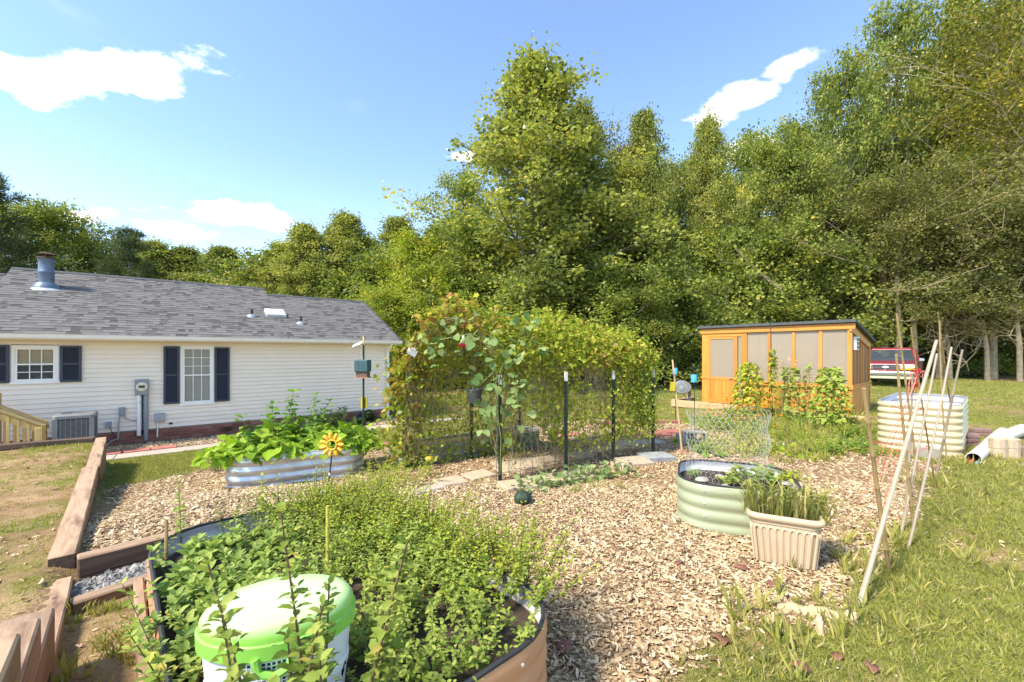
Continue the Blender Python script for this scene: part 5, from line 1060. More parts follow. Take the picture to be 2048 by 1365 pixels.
x0 = P_[0]; XE = P_[14]; t_ = .09; zt = ZF-.16
post(x0, P_[1], 0, t_, 0, zt, nm='corner_post'); post(P_[5], P_[6], 0, t_, 0, zt)
for a, b in ((7, 8), (9, 10), (11, 12)): post(P_[a], P_[b], .01, t_-.01, ZS, zt)
post(P_[13], XE, -.004, t_, 0, zt, nm='corner_post'); post(x0, x0+.09, GD-.09, GD, 0, ZB-.1, nm='corner_post'); post(XE-.09, XE, GD-.09, GD, 0, ZB-.1, nm='corner_post')
MB().b2(x0-.04, XE+.06, -.03, t_-.02, zt, ZF-.02).build('top_beam', M['cedar'], gh, bevel=.005)
MB().b2(P_[6], P_[13], -.03, t_, ZS-.05, ZS).build('sill', M['cedar'], gh, bevel=.004); MB().b2(P_[6], XE+.03, -.045, -.031, ZS-.11, ZS-.005).build('sill_trim', M['cedar'], gh, bevel=.003)
MB().b2(P_[1], P_[6], 0.005, t_-.005, zt-.1, zt-.001).build('door_header', M['cedar'], gh, bevel=.004)
MB().b2(x0-.02, XE+.03, -.04, .02, -.12, .06).build('base_beam', M['cedar'], gh, bevel=.006)
x = P_[6]
while x < P_[13]-.02: w_ = min(.105, P_[13]-x); MB().b2(x+.002, x+w_-.002, .012, .03, .06, ZS-.05).build('wall_board', M['cedar_v'], gh, bevel=.003); x += .105
for a, b in ((6, 7), (8, 9), (10, 11), (12, 13)): MB().b2(P_[a], P_[b], .035, .045, ZS, zt).build('front_panel', M['poly'], gh)
MB().b2(P_[4]+.006, P_[5], .035, .045, .06, zt-.1).build('side_light', M['poly'], gh)
# door
dr = bpy.data.objects.new('door', None); COL.objects.link(dr); dr.parent = gh; dx0, dx1 = P_[1]+.006, P_[4]; dzt = zt-.11
for a, b in ((dx0, P_[2]+.0), (P_[3], dx1)): post(a, b, -.012, .03, .07, dzt, nm='door_stile', par=dr)
for za, zb in ((dzt-.06, dzt), (ZS-.02, ZS+.06), (.07, .16)): MB().b2(P_[2], P_[3], -.011, .029, za, zb).build('door_rail', M['cedar'], dr, bevel=.003)
MB().b2(P_[2], P_[3], .005, .012, ZS+.06, dzt-.06).build('door_pane', M['poly'], dr); n = 6
for k in range(n): w_ = (P_[3]-P_[2])/n; MB().b2(P_[2]+k*w_+.002, P_[2]+(k+1)*w_-.002, .0, .016, .16, ZS-.02).build('door_board', M['cedar_v'], dr, bevel=.003)
MB().b2(P_[3]-.12, P_[3]-.02, -.022, -.012, ZS+.005, ZS+.03).build('door_latch', M['pot_dark'], dr); MB().b2(x0-.03, P_[2]+.02, -.024, -.0125, ZS+.0, ZS+.05).build('hinge', M['cedar'], dr)
# right end wall
post(XE-.09, XE+.004, t_, GD-.09, ZS-.06, ZS, nm='end_sill'); MB().b2(XE-.03, XE+.03, -.04, GD+.02, ZS-.11, ZS-.06).build('end_sill_trim', M['cedar'], gh, bevel=.003)
y = .0
while y < GD-.02: w_ = min(.105, GD-y); MB().b2(XE-.03, XE-.012, y+.002, y+w_-.002, -.02, ZS-.11).build('end_board', M['cedar_v'], gh, bevel=.003); y += .105
ys = [t_, .42, .78, 1.12, 1.46, 1.8, GD-.09]
for k in range(6):
    if k: MB().b2(XE-.07, XE-.02, ys[k]-.022, ys[k]+.022, ZS, roof_h(ys[k])-.2).build('end_batten', M['cedar_v'], gh)
    mb = MB(); ya, yb = ys[k]+.02, ys[k+1]-.02; mb.add([(XE-.05+d_, yy, z) for d_ in (0, .008) for yy, z in ((ya, ZS), (yb, ZS), (yb, roof_h(yb)-.15), (ya, roof_h(ya)-.15))], [(0, 1, 2, 3), (7, 6, 5, 4), (0, 4, 5, 1), (1, 5, 6, 2), (2, 6, 7, 3), (3, 7, 4, 0)]); mb.build('end_panel', M['poly'], gh)
MB().bar((XE-.02, -.02, ZF-.12), (XE-.02, GD+.04, ZB-.12), .05, .20).build('rake_beam', M['cedar'], gh, bevel=.004); MB().bar((x0+.02, .06, ZF-.12), (x0+.02, GD, ZB-.12), .05, .20).build('rake_beam', M['cedar'], gh)
vt = MB().b2(XE-.02, XE+.045, .22, .56, 1.62, 1.94).build('wall_vent', M['white'], gh, bevel=.004)
for k in range(3): MB().b2(XE+.046, XE+.052, .25, .53, 1.65+k*.095, 1.72+k*.095).build('vent_slot', M['pot_dark'], vt)
# left wall, back wall, floor, roof
MB().b2(x0, x0+.02, t_, GD-.09, .0, ZS).build('left_wall', M['cedar_v'], gh); mb = MB(); mb.b2(x0+.02, x0+.03, t_, GD-.09, ZS, ZB-.1); mb.build('left_panel', M['poly'], gh)
y = 0.; zz = .0
while zz < .95: MB().b2(x0+.09, XE-.09, GD-.045, GD-.02, zz+.002, min(zz+.14, ZB-.1)-.002).build('back_board', M['fence_wood'], gh); zz += .14
MB().b2(x0+.09, XE-.09, GD-.04, GD-.03, .98, ZB-.1).build('added_back_panel', M['poly'], gh)  # translucent upper back added in place of boards, to let light in
MB().b2(x0+.02, XE-.03, .05, GD-.05, -.05, .02).build('floor', M['walk'], gh); MB().b2(P_[6]+.1, XE-.2, GD-.65, GD-.08, .74, .78).build('bench', M['fence_wood'], gh)
rf = MB(); rf.bar(((x0+XE)/2, -.10, ZF+.035), ((x0+XE)/2, GD+.12, roof_h(GD+.12)+.015), XE-x0+.2, .075); rf.build('roof', M['roofing'], gh, bevel=.006)
def gw(x, y, z): c_, s_ = math.cos(GA), math.sin(GA); return Vector((GO.x+x*c_-y*s_, GO.y+x*s_+y*c_, GO.z+z))
tb = thing('storage_bin', 'blue plastic bin on the greenhouse bench behind the last panel', 'bin', gw(P_[13]-.32, .45, .66), GA); MB().b2(-.28, .28, -.16, .16, 0, .30).build('tub', M['tarp_blue'], tb, bevel=.02); MB().b2(-.3, .3, -.18, .18, .30, .33).build('lid', M['tarp_blue'], tb, bevel=.008); MB().b2(-.05, .12, -.166, -.161, .08, .22).build('paper_label', M['white'], tb)
MB().b2(P_[11], P_[13]-.02, .2, .70, .60, .64).build('shelf', M['fence_wood'], gh)
wcn = thing('watering_can', 'grey-blue watering can hanging behind the greenhouse panel', 'watering can', gw(P_[8]+.12, .16, 1.55), GA); MB().lathe([(.09, -.14), (.10, .10), (.085, .12)], n=14).build('body', M['flue'], wcn, True); MB().tube([(.08, 0, -.08), (.2, 0, .06), (.24, 0, .12)], [.02, .014, .03], 8).build('spout', M['flue'], wcn, True); MB().tube([(-.08, 0, .1), (-.02, 0, .24), (.06, 0, .12)], .008, 6).build('handle', M['flue'], wcn, True)
# foundation timbers in front of the greenhouse
for k, (xa, xb) in enumerate(((-.75, 1.0), (1.02, 2.9), (2.92, 4.0))):
    a, b = gw(xa, -.45, .10), gw(xb, -.45, .10); beam('foundation_timber', a, b, .15, .20, M['fence_wood'], ('pale timber edging at the hose reel end of the greenhouse', 'pale timber edging below the greenhouse panels', 'pale timber edging below the greenhouse corner')[k], 'timber', 'timber edging of the greenhouse')
q1 = gw(-.75, -.35, .095); beam('foundation_timber', q1, gw(-.75, .9, .095), .15, .2, M['fence_wood'], 'pale timber running back under the hose reel post', 'timber', 'timber edging of the greenhouse')
# ------------------------------------------------------------------ pickup truck: local -y is forward, width along x
tk = thing('pickup_truck', 'dark red pickup truck with chrome grille parked behind the greenhouse', 'truck', (18.7, 20.9, g(18, 20.5)), R(-47)); W = .98
mb = MB(); mb.ext([(-2.45, .62), (-2.50, .66), (-2.5, 1.03), (-2.42, 1.10), (-1.25, 1.19), (-.9, 1.2), (.75, 1.2), (.75, .55), (-.9, .5), (-2.3, .5)], ((-W, 0, 0), (0, 1, 0), (0, 0, 1)), (2*W, 0, 0)); mb.build('body', M['truck_red'], tk, bevel=.05, seg=3)
mb = MB(); vs = []
for yy, z, hw in ((-1.22, 1.18, .90), (-.62, 1.72, .74), (-.55, 1.78, .72), (.45, 1.80, .72), (.62, 1.72, .74), (.75, 1.18, .90)): vs += [(-hw, yy, z), (hw, yy, z)]
# cab as pillars and roof: roof slab plus posts, glass set between
MB().add([(-.74, -.62, 1.70), (.74, -.62, 1.70), (.74, .62, 1.72), (-.74, .62, 1.72), (-.70, -.5, 1.80), (.70, -.5, 1.80), (.70, .52, 1.81), (-.70, .52, 1.81)], [(3, 2, 1, 0), (4, 5, 6, 7), (0, 1, 5, 4), (1, 2, 6, 5), (2, 3, 7, 6), (3, 0, 4, 7)]).build('cab_roof', M['truck_red'], tk, bevel=.03, seg=2)
for s_ in (-1, 1):
    MB().bar((s_*.90, -1.2, 1.16), (s_*.725, -.58, 1.73), .06, .06).build('windshield_pillar', M['truck_red'], tk); MB().bar((s_*.90, .72, 1.16), (s_*.73, .6, 1.74), .08, .12).build('rear_pillar', M['truck_red'], tk)
    MB().add([(s_*.895, -1.12, 1.18), (s_*.895, .68, 1.18), (s_*.735, .58, 1.70), (s_*.735, -.58, 1.70)], [(0, 1, 2, 3)]).build('side_window', M['windshield'], tk)
    MB().b2(min(s_*1.0, s_*1.18), max(s_*1.0, s_*1.18), -.98, -.86, 1.17, 1.31).build('mirror', M['chrome'], tk, bevel=.02)
    MB().b2(min(s_*.50, s_*.80), max(s_*.5, s_*.8), -2.535, -2.49, .86, 1.02).build('headlight', M['lamp_glass'], tk, bevel=.01)
    MB().b2(min(s_*.81, s_*.965), max(s_*.81, s_*.965), -2.53, -2.48, .86, 1.02).build('turn_signal', M['lamp_glass'], tk, bevel=.01); MB().b2(min(s_*.50, s_*.97), max(s_*.5, s_*.97), -2.537, -2.49, .80, .855).build('indicator', M['amber'], tk, bevel=.006)
    for yy in (-1.62, 1.75):
        mb = MB(); c_ = Vector((s_*.86, yy, .36)); mb.tube([c_+Vector((-.12, 0, 0)), c_+Vector((-.11, 0, 0)), c_+Vector((.11, 0, 0)), c_+Vector((.12, 0, 0))], [.33, .37, .37, .33], 22); wh = mb.build('wheel', M['tyre'], tk, True); mb = MB(); mb.tube([c_+Vector((s_*.121, 0, 0)), c_+Vector((s_*.135, 0, 0))], [.2, .15], 16); mb.build('rim', M['chrome'], wh)
    MB().tube([(s_*.985, -1.62+.44*math.cos(t), .40+.44*math.sin(t)) for t in np.linspace(0, 3.14, 14)], .03, 6).build('wheel_arch', M['black'], tk)
    MB().b2(min(s_*.982, s_*.99), max(s_*.982, s_*.99), -.9, -.885, .56, 1.17).build('door_seam', M['black'], tk)
MB().add([(-.86, -1.16, 1.19), (.86, -1.16, 1.19), (.70, -.60, 1.71), (-.70, -.60, 1.71)], [(0, 1, 2, 3)]).build('windshield', M['windshield'], tk)
MB().b2(-.82, .82, -.3, .6, .9, 1.35).build('seat', M['pot_dark'], tk, bevel=.1)
MB().b2(-.94, .94, .8, 2.75, .55, 1.17).build('cargo_bed', M['truck_red'], tk, bevel=.03)
MB().b2(-.48, .48, -2.52, -2.48, .80, 1.03).build('grille_shell', M['chrome'], tk, bevel=.012); mb = MB()
for sx_ in (-.45, .012):
    for k in range(3): mb.b2(sx_, sx_+.438, -2.524, -2.519, .818+k*.070, .868+k*.070)
mb.build('grille_slots', M['black'], tk); mb = MB(); mb.ext([(.11*math.cos(t), .045*math.sin(t)) for t in np.linspace(0, 6.28, 20)[:-1]], ((0, -2.525, .915), (1, 0, 0), (0, 0, 1)), (0, -.012, 0)); mb.build('oval_badge', M['white'], tk)
MB().b2(-1.0, 1.0, -2.64, -2.46, .55, .72).build('front_bumper', M['chrome'], tk, bevel=.03, seg=2); MB().b2(-.98, .98, -2.58, -2.44, .38, .55).build('bumper_apron', M['truck_tan'], tk, bevel=.03); MB().b2(-.6, .6, -2.3, 2.5, .3, .52).build('chassis', M['black'], tk)
# ------------------------------------------------------------------ plants
def herb(seed, nst, hgt, rad, leaf, gap, lean=.25, tmpl=T_OVAL, top=.5, droop=.1, per=2, dense=1.):
    """upright stems with opposite leaf pairs -> (Leaves, stem MB)"""
    r = np.random.default_rng(seed); L = Leaves(); S = MB(); P_, A_, N_, Z_ = [], [], [], []
    for _ in range(nst):
        b = np.array([r.normal(0, rad*.5), r.normal(0, rad*.5), 0.]); d = np.array([b[0]/max(rad, .01)*lean+r.normal(0, lean*.6), b[1]/max(rad, .01)*lean+r.normal(0, lean*.6), 1.]); h = hgt*r.uniform(.55, 1.1); n = max(3, int(h/gap)); a0 = r.uniform(0, 6.28); pts = []
        for k in range(n+1):
            t = k/n; p = b+d*h*t/np.linalg.norm(d)+np.array([0, 0, -.12*h*t*t*np.hypot(d[0], d[1])]); pts.append(p)
            if k == 0: continue
            s = leaf*(1-(1-top)*t)*r.uniform(.75, 1.2); s = s if t > .15 else s*.6
            for q in range(per):
                a = a0+k*1.5708+q*2*math.pi/per+r.normal(0, .25); ax = np.array([math.cos(a), math.sin(a), .35-droop*2+r.normal(0, .25)+(.5 if t > .93 else 0)]); P_.append(p); A_.append(ax); N_.append(np.array([-.4*math.cos(a), -.4*math.sin(a), 1])+r.normal(0, .25, 3)); Z_.append(s)
            if r.random() < .35*dense:
                for q in range(2): a = r.uniform(0, 6.28); P_.append(p+np.array([math.cos(a), math.sin(a), .3])*leaf*.5); A_.append(np.array([math.cos(a), math.sin(a), .4])); N_.append(np.array([0, 0, 1])+r.normal(0, .4, 3)); Z_.append(s*.6)
        S.tube([Vector(p) for p in pts[::2]+[pts[-1]]], [.003*max(.75, hgt/.4)*(1-.6*k/len(pts[::2])) for k in range(len(pts[::2])+1)], 4, False)
    n = len(P_); L.add(tmpl, np.array(P_), np.array(A_), np.array(N_), np.array(Z_), np.clip(r.beta(2.2, 2.4, n)+.25*(r.random(n) < .06), 0, 1)); return L, S
def plant(name, label, cat, L, S, lm, sm, loc, group=None, rz=0., sc=1.):
    t = thing(name, label, cat, loc, rz, group); t.scale = (sc,)*3; L.build('foliage', M[lm], t)
    if S is not None and S.v: S.build('stem', M[sm], t)['kind'] = 'stuff'
    return t
def spread(protos, spots, label, group, smin=.8, smax=1.2, sink=0.):
    used = set()
    for i, (x, y, z, s) in enumerate(spots):
        k = i % len(protos); pr = protos[k]; s *= random.uniform(smin, smax)
        if k not in used: used.add(k); pr.location = (x, y, z-sink); pr.scale = (s,)*3; pr.rotation_euler = (0, 0, random.random()*6.28)
        else: copy_tree(pr, (x, y, z-sink), random.random()*6.28, s)
# herb bed: mint in the right half, oregano at the rims, strawberry-like leaves on the left
SOILZ = .40
lab = 'bright green mint plant growing in the terracotta herb bed'; gp_ = 'mint plants in the herb bed'
mints = [plant('mint_plant', lab, 'mint', *herb(200+i, 13, .17, .17, .040, .021, .5), 'leaf_mint', 'stem_green', (0, 0, 0), gp_) for i in range(5)]
spots = []
for _ in range(2000):
    a, l = random.uniform(.10, 1.12), random.uniform(-.12, 1.62)
    if ((a-.27)/.33)**2+((l-1.36)/.36)**2 < 1: continue
    if (a < .50 and l < .75) or (a > .8 and l < .2): continue
    if any((a-q[0])**2+(l-q[1])**2 < .018 for q in spots): continue
    spots.append((a, l))
spread(mints, [(*bp(a, l)[:2], SOILZ, .8 if .6 < a < .95 and l < .8 else (1.15 if a > .95 else 1.)) for a, l in spots], lab, gp_)
lab = 'bushy yellow-green oregano spilling over the herb bed rim'; gp_ = 'oregano plants at the herb bed rim'
oreg = [plant('oregano_plant', lab, 'oregano', *herb(230+i, 40, .27, .20, .030, .019, .55), 'leaf_oregano', 'stem_brown', (0, 0, 0), gp_) for i in range(4)]
spots = [bp(a, l) for a, l in ((1.05, -.25), (1.16, -.05), (.92, -.18), (1.22, .18), (1.0, .06), (1.24, .42), (1.06, .32), (1.30, .62), (1.12, .58), (1.26, .82), (.80, -.28), (1.34, 1.10), (1.36, 1.32), (1.22, 1.16))]
spread(oreg, [(p.x, p.y, SOILZ, 1.1) for p in spots], lab, gp_, .9, 1.2)
lab = 'broad leaved young plant along the board side of the herb bed'; gp_ = 'broad leaved plants in the herb bed'
ber = [plant('leafy_plant', lab, 'plant', *herb(250+i, 7, .13, .11, .06, .034, .5, T_OVAL, .8, .0, 3), 'leaf_berry', 'stem_green', (0, 0, 0), gp_) for i in range(4)]
spots = []
for _ in range(900):
    a, l = random.uniform(.07, .5), random.uniform(-.10, 1.75)
    if ((a-.27)/.30)**2+((l-1.36)/.34)**2 < 1 or (a > .35 and l > .75) or any((a-q[0])**2+(l-q[1])**2 < .014 for q in spots): continue
    spots.append((a, l))
spread(ber, [(*bp(a, l)[:2], SOILZ, .95) for a, l in spots], lab, gp_)
# tall mint stems
lab = 'tall flowering mint stalk rising at the far rim of the herb bed'; gp_ = 'tall mint stalks at the far rim'
tall = [plant('mint_stalk', lab, 'mint', *herb(270+i, 2, .42, .05, .055, .035, .18), 'leaf_mint', 'stem_green', (0, 0, 0), gp_) for i in range(3)]
spots = [(*bp(a, l)[:2], SOILZ-.02, s) for a, l, s in ((.16, -.38, 1.0), (.40, -.42, .85), (.62, -.44, 1.1), (.70, -.40, .9), (.05, -.15, .8), (.52, -.36, .7))]; spread(tall, spots, lab, gp_)
L, S = herb(281, 13, .76, .13, .047, .02, .2, T_OVAL, .8, .08); q = Vector((-.50, 1.04, 0)); plant('tall_mint', 'large leggy mint with brown stems in front of the green hamper lid', 'mint', L, S, 'leaf_mint', 'stem_brown', (q.x, q.y, SOILZ-.04))
L, S = herb(283, 4, .45, .08, .06, .035, .3); q = bp(.06, 1.05); plant('tall_mint', 'leggy mint beside the edging board of the herb bed', 'mint', L, S, 'leaf_mint', 'stem_brown', (q.x, q.y, SOILZ-.04))
# bean bed
def bush(seed, n, rad, hgt, leaf, tmpl, top=.0):
    r = np.random.default_rng(seed); L = Leaves(); S = MB(); th = r.uniform(0, 6.28, n); rr = np.sqrt(r.random(n))*rad; zz = hgt*(1-(rr/rad)**2*.55)*r.uniform(.35, 1.05, n); P_ = np.column_stack([rr*np.cos(th), rr*np.sin(th), zz]); A_ = np.column_stack([np.cos(th), np.sin(th), r.normal(-.35, .35, n)])+r.normal(0, .5, (n, 3)); N_ = np.column_stack([np.cos(th)*.5, np.sin(th)*.5, np.ones(n)])+r.normal(0, .35, (n, 3))
    L.add(tmpl, P_, A_, N_, leaf*r.uniform(.6, 1.2, n), np.clip(r.beta(2.2, 2.4, n), 0, 1))
    for k in range(0, n, 3): p = Vector(P_[k]); S.tube([(p.x*.15, p.y*.15, -.05), (p.x*.6, p.y*.6, p.z*.7), p], .0035, 4, False)
    return L, S
lab = 'bright green bush bean plant in the galvanised bed'; gp_ = 'bean plants in the galvanised bed'
beans = [plant('bean_plant', lab, 'bean plant', *bush(300+i, 62, .26, .34, .115, T_HEART), 'leaf_bean', 'stem_green', (0, 0, 0), gp_) for i in range(4)]
gm = gb.location; ga = gb.rotation_euler.z; spots = []
for k in range(7):
    for j in range(3):
        u = -.80+k*.267+random.uniform(-.06, .06); v = -.30+j*.3; p = Vector((gm.x+u*math.cos(ga)-v*math.sin(ga), gm.y+u*math.sin(ga)+v*math.cos(ga))); spots.append((p.x, p.y, gm.z+.32, 1.0 if abs(u) < .7 else .85))
spread(beans, spots, lab, gp_)
L, S = herb(330, 12, .70, .26, .10, .055, .35, T_OVAL, .9, .15, 3); u = -.25; plant('pepper_plant', 'tall light green pepper plant standing above the beans', 'pepper plant', L, S, 'leaf_pepper', 'stem_green', (gm.x+u*math.cos(ga), gm.y+u*math.sin(ga)+.1, gm.z+.3), sc=1.15)
# shrubs at the house
def shrub(px, py, w, h_, label, seed):
    q = ong(px, py); L, S = herb(seed, 26, h_, w, .10, .05, .55, T_OVAL, .8, .05, 3); plant('shrub', label, 'shrub', L, S, 'leaf_shrub', 'stem_brown', q)
shrub(655, 862, .34, .62, 'dark green leafy shrub at the house behind the bean bed', 340); shrub(447, 868, .12, .26, 'small dark seedling shrub near the telephone box', 341); shrub(716, 852, .14, .2, 'low grey-green plant at the foundation vent', 342); shrub(740, 845, .12, .32, 'thin twiggy weed beside the downspout', 343)
# tunnel vines
def sample(n, u0, u1, v0, v1, out=.0, sig=.07):
    us = RNG.uniform(u0, u1, n); vs = RNG.uniform(v0, v1, n); P_ = np.array([arch(u, v) for u, v in zip(us, vs)]); N_ = []
    cax = np.array([arch(u, .5)*.35+(arch(u, 0)+arch(u, 1))*.325 for u in us]); N_ = unit(P_-cax); P_ = P_+N_*(out+np.abs(RNG.normal(0, sig, n))+np.where(P_[:, 2] > 1.3, .09*wnoise(P_[:, :2], 3.2, 90), 0))[:, None]+RNG.normal(0, sig*.6, (n, 3)); P_[:, 2] = np.maximum(P_[:, 2], gz(P_[:, 0], P_[:, 1])+.03); return P_, N_
def vine(label, lm, tm, n, u0, u1, v0, v1, leaf, sig=.07, out=0., stems=0, droop=.5, clump=None, grp='vines on the tunnel', sm='stem_tan'):
    P_, N_ = sample(n, u0, u1, v0, v1, out, sig)
    if clump: kz = wnoise(P_[:, :2]*1.0+P_[:, 2:3]*.7, clump[0], clump[1]); keep = kz > clump[2]; P_, N_ = P_[keep], N_[keep]
    n = len(P_); A_ = RNG.normal(0, .6, (n, 3)); A_[:, 2] -= droop; NN = N_*.8+RNG.normal(0, .4, (n, 3)); NN[:, 2] += .5
    L = Leaves(); L.add(tm, P_, A_, NN, leaf*RNG.uniform(.5, 1.2, n), np.clip(RNG.beta(2.2, 2.2, n)+.3*(RNG.random(n) < .08), 0, 1)); S = MB()
    for _ in range(stems):
        u, v = random.uniform(u0, u1), random.uniform(v0, v1); pts = []; du, dv = random.uniform(-.1, .1), random.choice((-1, 1))*random.uniform(.05, .22)
        for k in range(6): w_ = arch(min(1, max(0, u+du*k/5)), min(.97, max(.02, v+dv*k/5)))+Vector((random.gauss(0, .03), random.gauss(0, .03), random.gauss(0, .02))); pts.append(w_)
        S.tube(pts, .003, 3, False)
    t = thing('climbing_vine', label, 'vine', arch((u0+u1)/2, max(.03, v0)), 0, grp); o = L.build('foliage', M[lm], t); inv = Matrix.Translation(-t.location); o.data.transform(inv)
    if stems: S.build('stem', M[sm], t, world=True)['kind'] = 'stuff'
    return t
for i, (u0, u1, nm) in enumerate(((-.02, .36, 'house end'), (.33, .68, 'middle'), (.66, 1.01, 'greenhouse end'))):
    vine('yellowing leafy vine over the top of the tunnel, '+nm, 'leaf_vine', T_LOBE, 1800, u0, u1, .31, .74, .075, .09, .02, 90)
    vine('fine tangled vine on top of the tunnel, '+nm, 'leaf_vine', T_DIA, 2100, u0, u1, .30, .70, .055, .10, .05, 60, .1)
    vine('thin vine curtain on the back side of the tunnel, '+nm, 'leaf_vine', T_DIA, 1700, u0, u1, .70, .99, .06, .07, 0, 70, .5, (2.1, 20+i, -.35))
    vine('sparse leggy vine hanging between the front posts, '+nm, 'leaf_vine', T_DIA, (1500, 1500, 2400)[i], u0, u1, .08, .36, .06, .08, .02, (110, 120, 130)[i], .6, (2.4, 30+i, (.0, -.15, -.6)[i]))
vine('dried brown vine at the house end of the tunnel top', 'leaf_dry', T_LOBE, 420, -.05, .16, .40, .80, .08, .10, .05, 60, .8); vine('dried brown tangle high in the middle of the tunnel', 'leaf_dry', T_DIA, 1300, .5, .95, .30, .50, .05, .07, .04, 120, .6, (2.2, 44, .1))
vine('golden withering vine on the tunnel mouth', 'leaf_dry', T_WAVY, 160, -.04, .06, .62, .95, .08, .10, .03, 40, .7)
vine('dense tomato vine closing the greenhouse end of the tunnel', 'leaf_mint', T_DIA, 2000, .86, 1.02, .10, .36, .05, .10, -.04, 60, .5); vine('leafy vine in the tunnel mouth beside the dull bed', 'leaf_vine', T_LOBE, 800, -.06, .12, .66, .98, .07, .14, .02, 40, .5)
# squash with large grey-green leaves at the first front post
pts = []
for (px, py, Y) in ((905, 668, 5.0), (930, 672, 5.0), (955, 655, 5.1), (985, 672, 5.0), (1003, 690, 4.95), (990, 712, 4.95), (1012, 730, 4.9), (985, 748, 4.92), (1005, 765, 4.9), (978, 782, 4.95), (1010, 795, 4.9), (1030, 775, 4.9), (1025, 715, 5.0), (960, 695, 5.0), (940, 700, 5.1), (1000, 830, 4.95), (975, 850, 5.0), (970, 815, 5.0), (1040, 740, 5.0), (1030, 800, 4.95), (890, 690, 5.2), (1045, 690, 5.1), (1062, 668, 5.2), (985, 865, 5.0), (868, 700, 5.3), (840, 690, 5.4), (965, 765, 4.95), (1020, 680, 5.0), (1035, 815, 4.95), (950, 735, 5.0), (1090, 712, 5.4), (1065, 640, 5.4), (1025, 645, 5.3), (905, 650, 5.2), (875, 665, 5.3)): 
    for k in range(4): q = atY(px+random.gauss(0, 12), py+random.gauss(0, 12), Y+random.gauss(0, .06)); pts.append(q[:])
pts = np.array(pts); n = len(pts); L = Leaves(); A_ = RNG.normal(0, .7, (n, 3)); A_[:, 2] -= .35; A_[:, 1] -= .35; N_ = RNG.normal(0, .5, (n, 3))+np.array([-.1, -.35, .9]); L.add(T_WAVY, pts, A_, N_, RNG.uniform(.07, .125, n), RNG.random(n))
t = thing('squash_vine', 'squash vine with large grey-green leaves climbing the front T-post', 'squash plant', near[0].to_3d()); o = L.build('foliage', M['leaf_squash'], t); o.data.transform(Matrix.Translation(-t.location)); S = MB(); S.tube([atY(x, y, 5.03) for x, y in ((1000, 950), (1002, 880), (992, 800), (1005, 730), (985, 680), (940, 668), (880, 680))], .006, 5); S.build('stem', M['stem_green'], t, world=True)
# shoots sticking up from the tunnel top
for i, (px, py, Y, h_) in enumerate(((1215, 640, 6.9, .42), (1120, 640, 6.5, .3), (1010, 645, 6., .25), (1060, 636, 6.2, .28), (950, 650, 5.9, .22), (1255, 668, 6.9, .3), (1320, 760, 6.8, .25))):
    L, S = herb(400+i, 4, h_, .10, .07, .05, .4, T_DIA, .7, .1, 3); q = atY(px, py, Y); plant('vine_shoot', 'young vine shoot sticking up from the tunnel top', 'vine', L, S, 'leaf_vine', 'stem_green', q-Vector((0, 0, .08)), 'vine shoots on the tunnel')
# pot plants
for i, (p, s) in enumerate(((P1, .8), (P2, .9), (P3, .6))): L, S = herb(420+i, 9, .2, .09, .05, .03, .6, T_OVAL); plant('potted_plant', ('leafy plant in the dark grey hanging pot', 'leafy plant in the taupe hanging pot', 'leafy plant in the dark blue hanging pot')[i], 'plant', L, S, 'leaf_melon', 'stem_green', p.location, sc=s)
# watermelon vine along the slabs
q0, q1 = ong(1040, 985), ong(1250, 948); n = 330; u = RNG.random(n); P_ = np.array([tuple(q0.lerp(q1, a)) for a in u])+np.column_stack([RNG.normal(0, .10, n), RNG.normal(0, .10, n), np.abs(RNG.normal(.06, .06, n))]); A_ = RNG.normal(0, 1, (n, 3)); A_[:, 2] = np.abs(A_[:, 2])*.8; L = Leaves(); L.add(T_LOBE, P_, A_, RNG.normal(0, .5, (n, 3))+np.array([0, 0, 1]), RNG.uniform(.035, .08, n), RNG.random(n)); S = MB()
for k in range(10): a = random.random()*.6; S.tube([q0.lerp(q1, min(1, a+.08*j))+Vector((random.gauss(0, .06), random.gauss(0, .06), .03)) for j in range(5)], .004, 4, False)
t = thing('watermelon_vine', 'trailing watermelon vine with cut grey-green leaves over the tan slabs', 'vine', q0); o = L.build('foliage', M['leaf_melon'], t); o.data.transform(Matrix.Translation(-t.location)); S.build('stem', M['stem_green'], t, world=True)
for i, (px, py, s) in enumerate(((745, 985, 1.2), (790, 975, 1.2), (830, 960, 1.3), (770, 950, 1.3), (815, 925, 1.4), (720, 1000, 1.), (1190, 975, .5), (1150, 985, .5), (1240, 975, .4))):
    L, S = herb(440+i, 14, .26, .18, .04, .03, .6); q = ong(px, py); plant('weed_clump', 'loose yellow-green weed clump between the herb bed and the tunnel', 'weed', L, S, 'leaf_vine', 'stem_green', q, 'weed clumps on the chips', sc=s)
# planter grass
n = 330; r = RNG; P_ = np.column_stack([r.uniform(-.25, .27, n), r.uniform(-.11, .11, n), np.zeros(n)]); A_ = np.column_stack([P_[:, 0]*2.2+r.normal(0, .5, n), P_[:, 1]*3+r.normal(0, .5, n), r.uniform(.5, 1.3, n)]); T2 = (T_BLADE[0]*np.array([1, .8, 2.6], np.float32), T_BLADE[1]); L = Leaves(); L.add(T2, P_, A_, -A_*np.array([1, 1, 0])+np.array([0, 0, .6]), r.uniform(.12, .34, n), np.clip(r.beta(2, 2.4, n), 0, 1))
plant('planter_grass', 'long arching grass growing out of the beige planter', 'grass', L, None, 'grass', None, (PLC.x, PLC.y, PLT), rz=PLA)
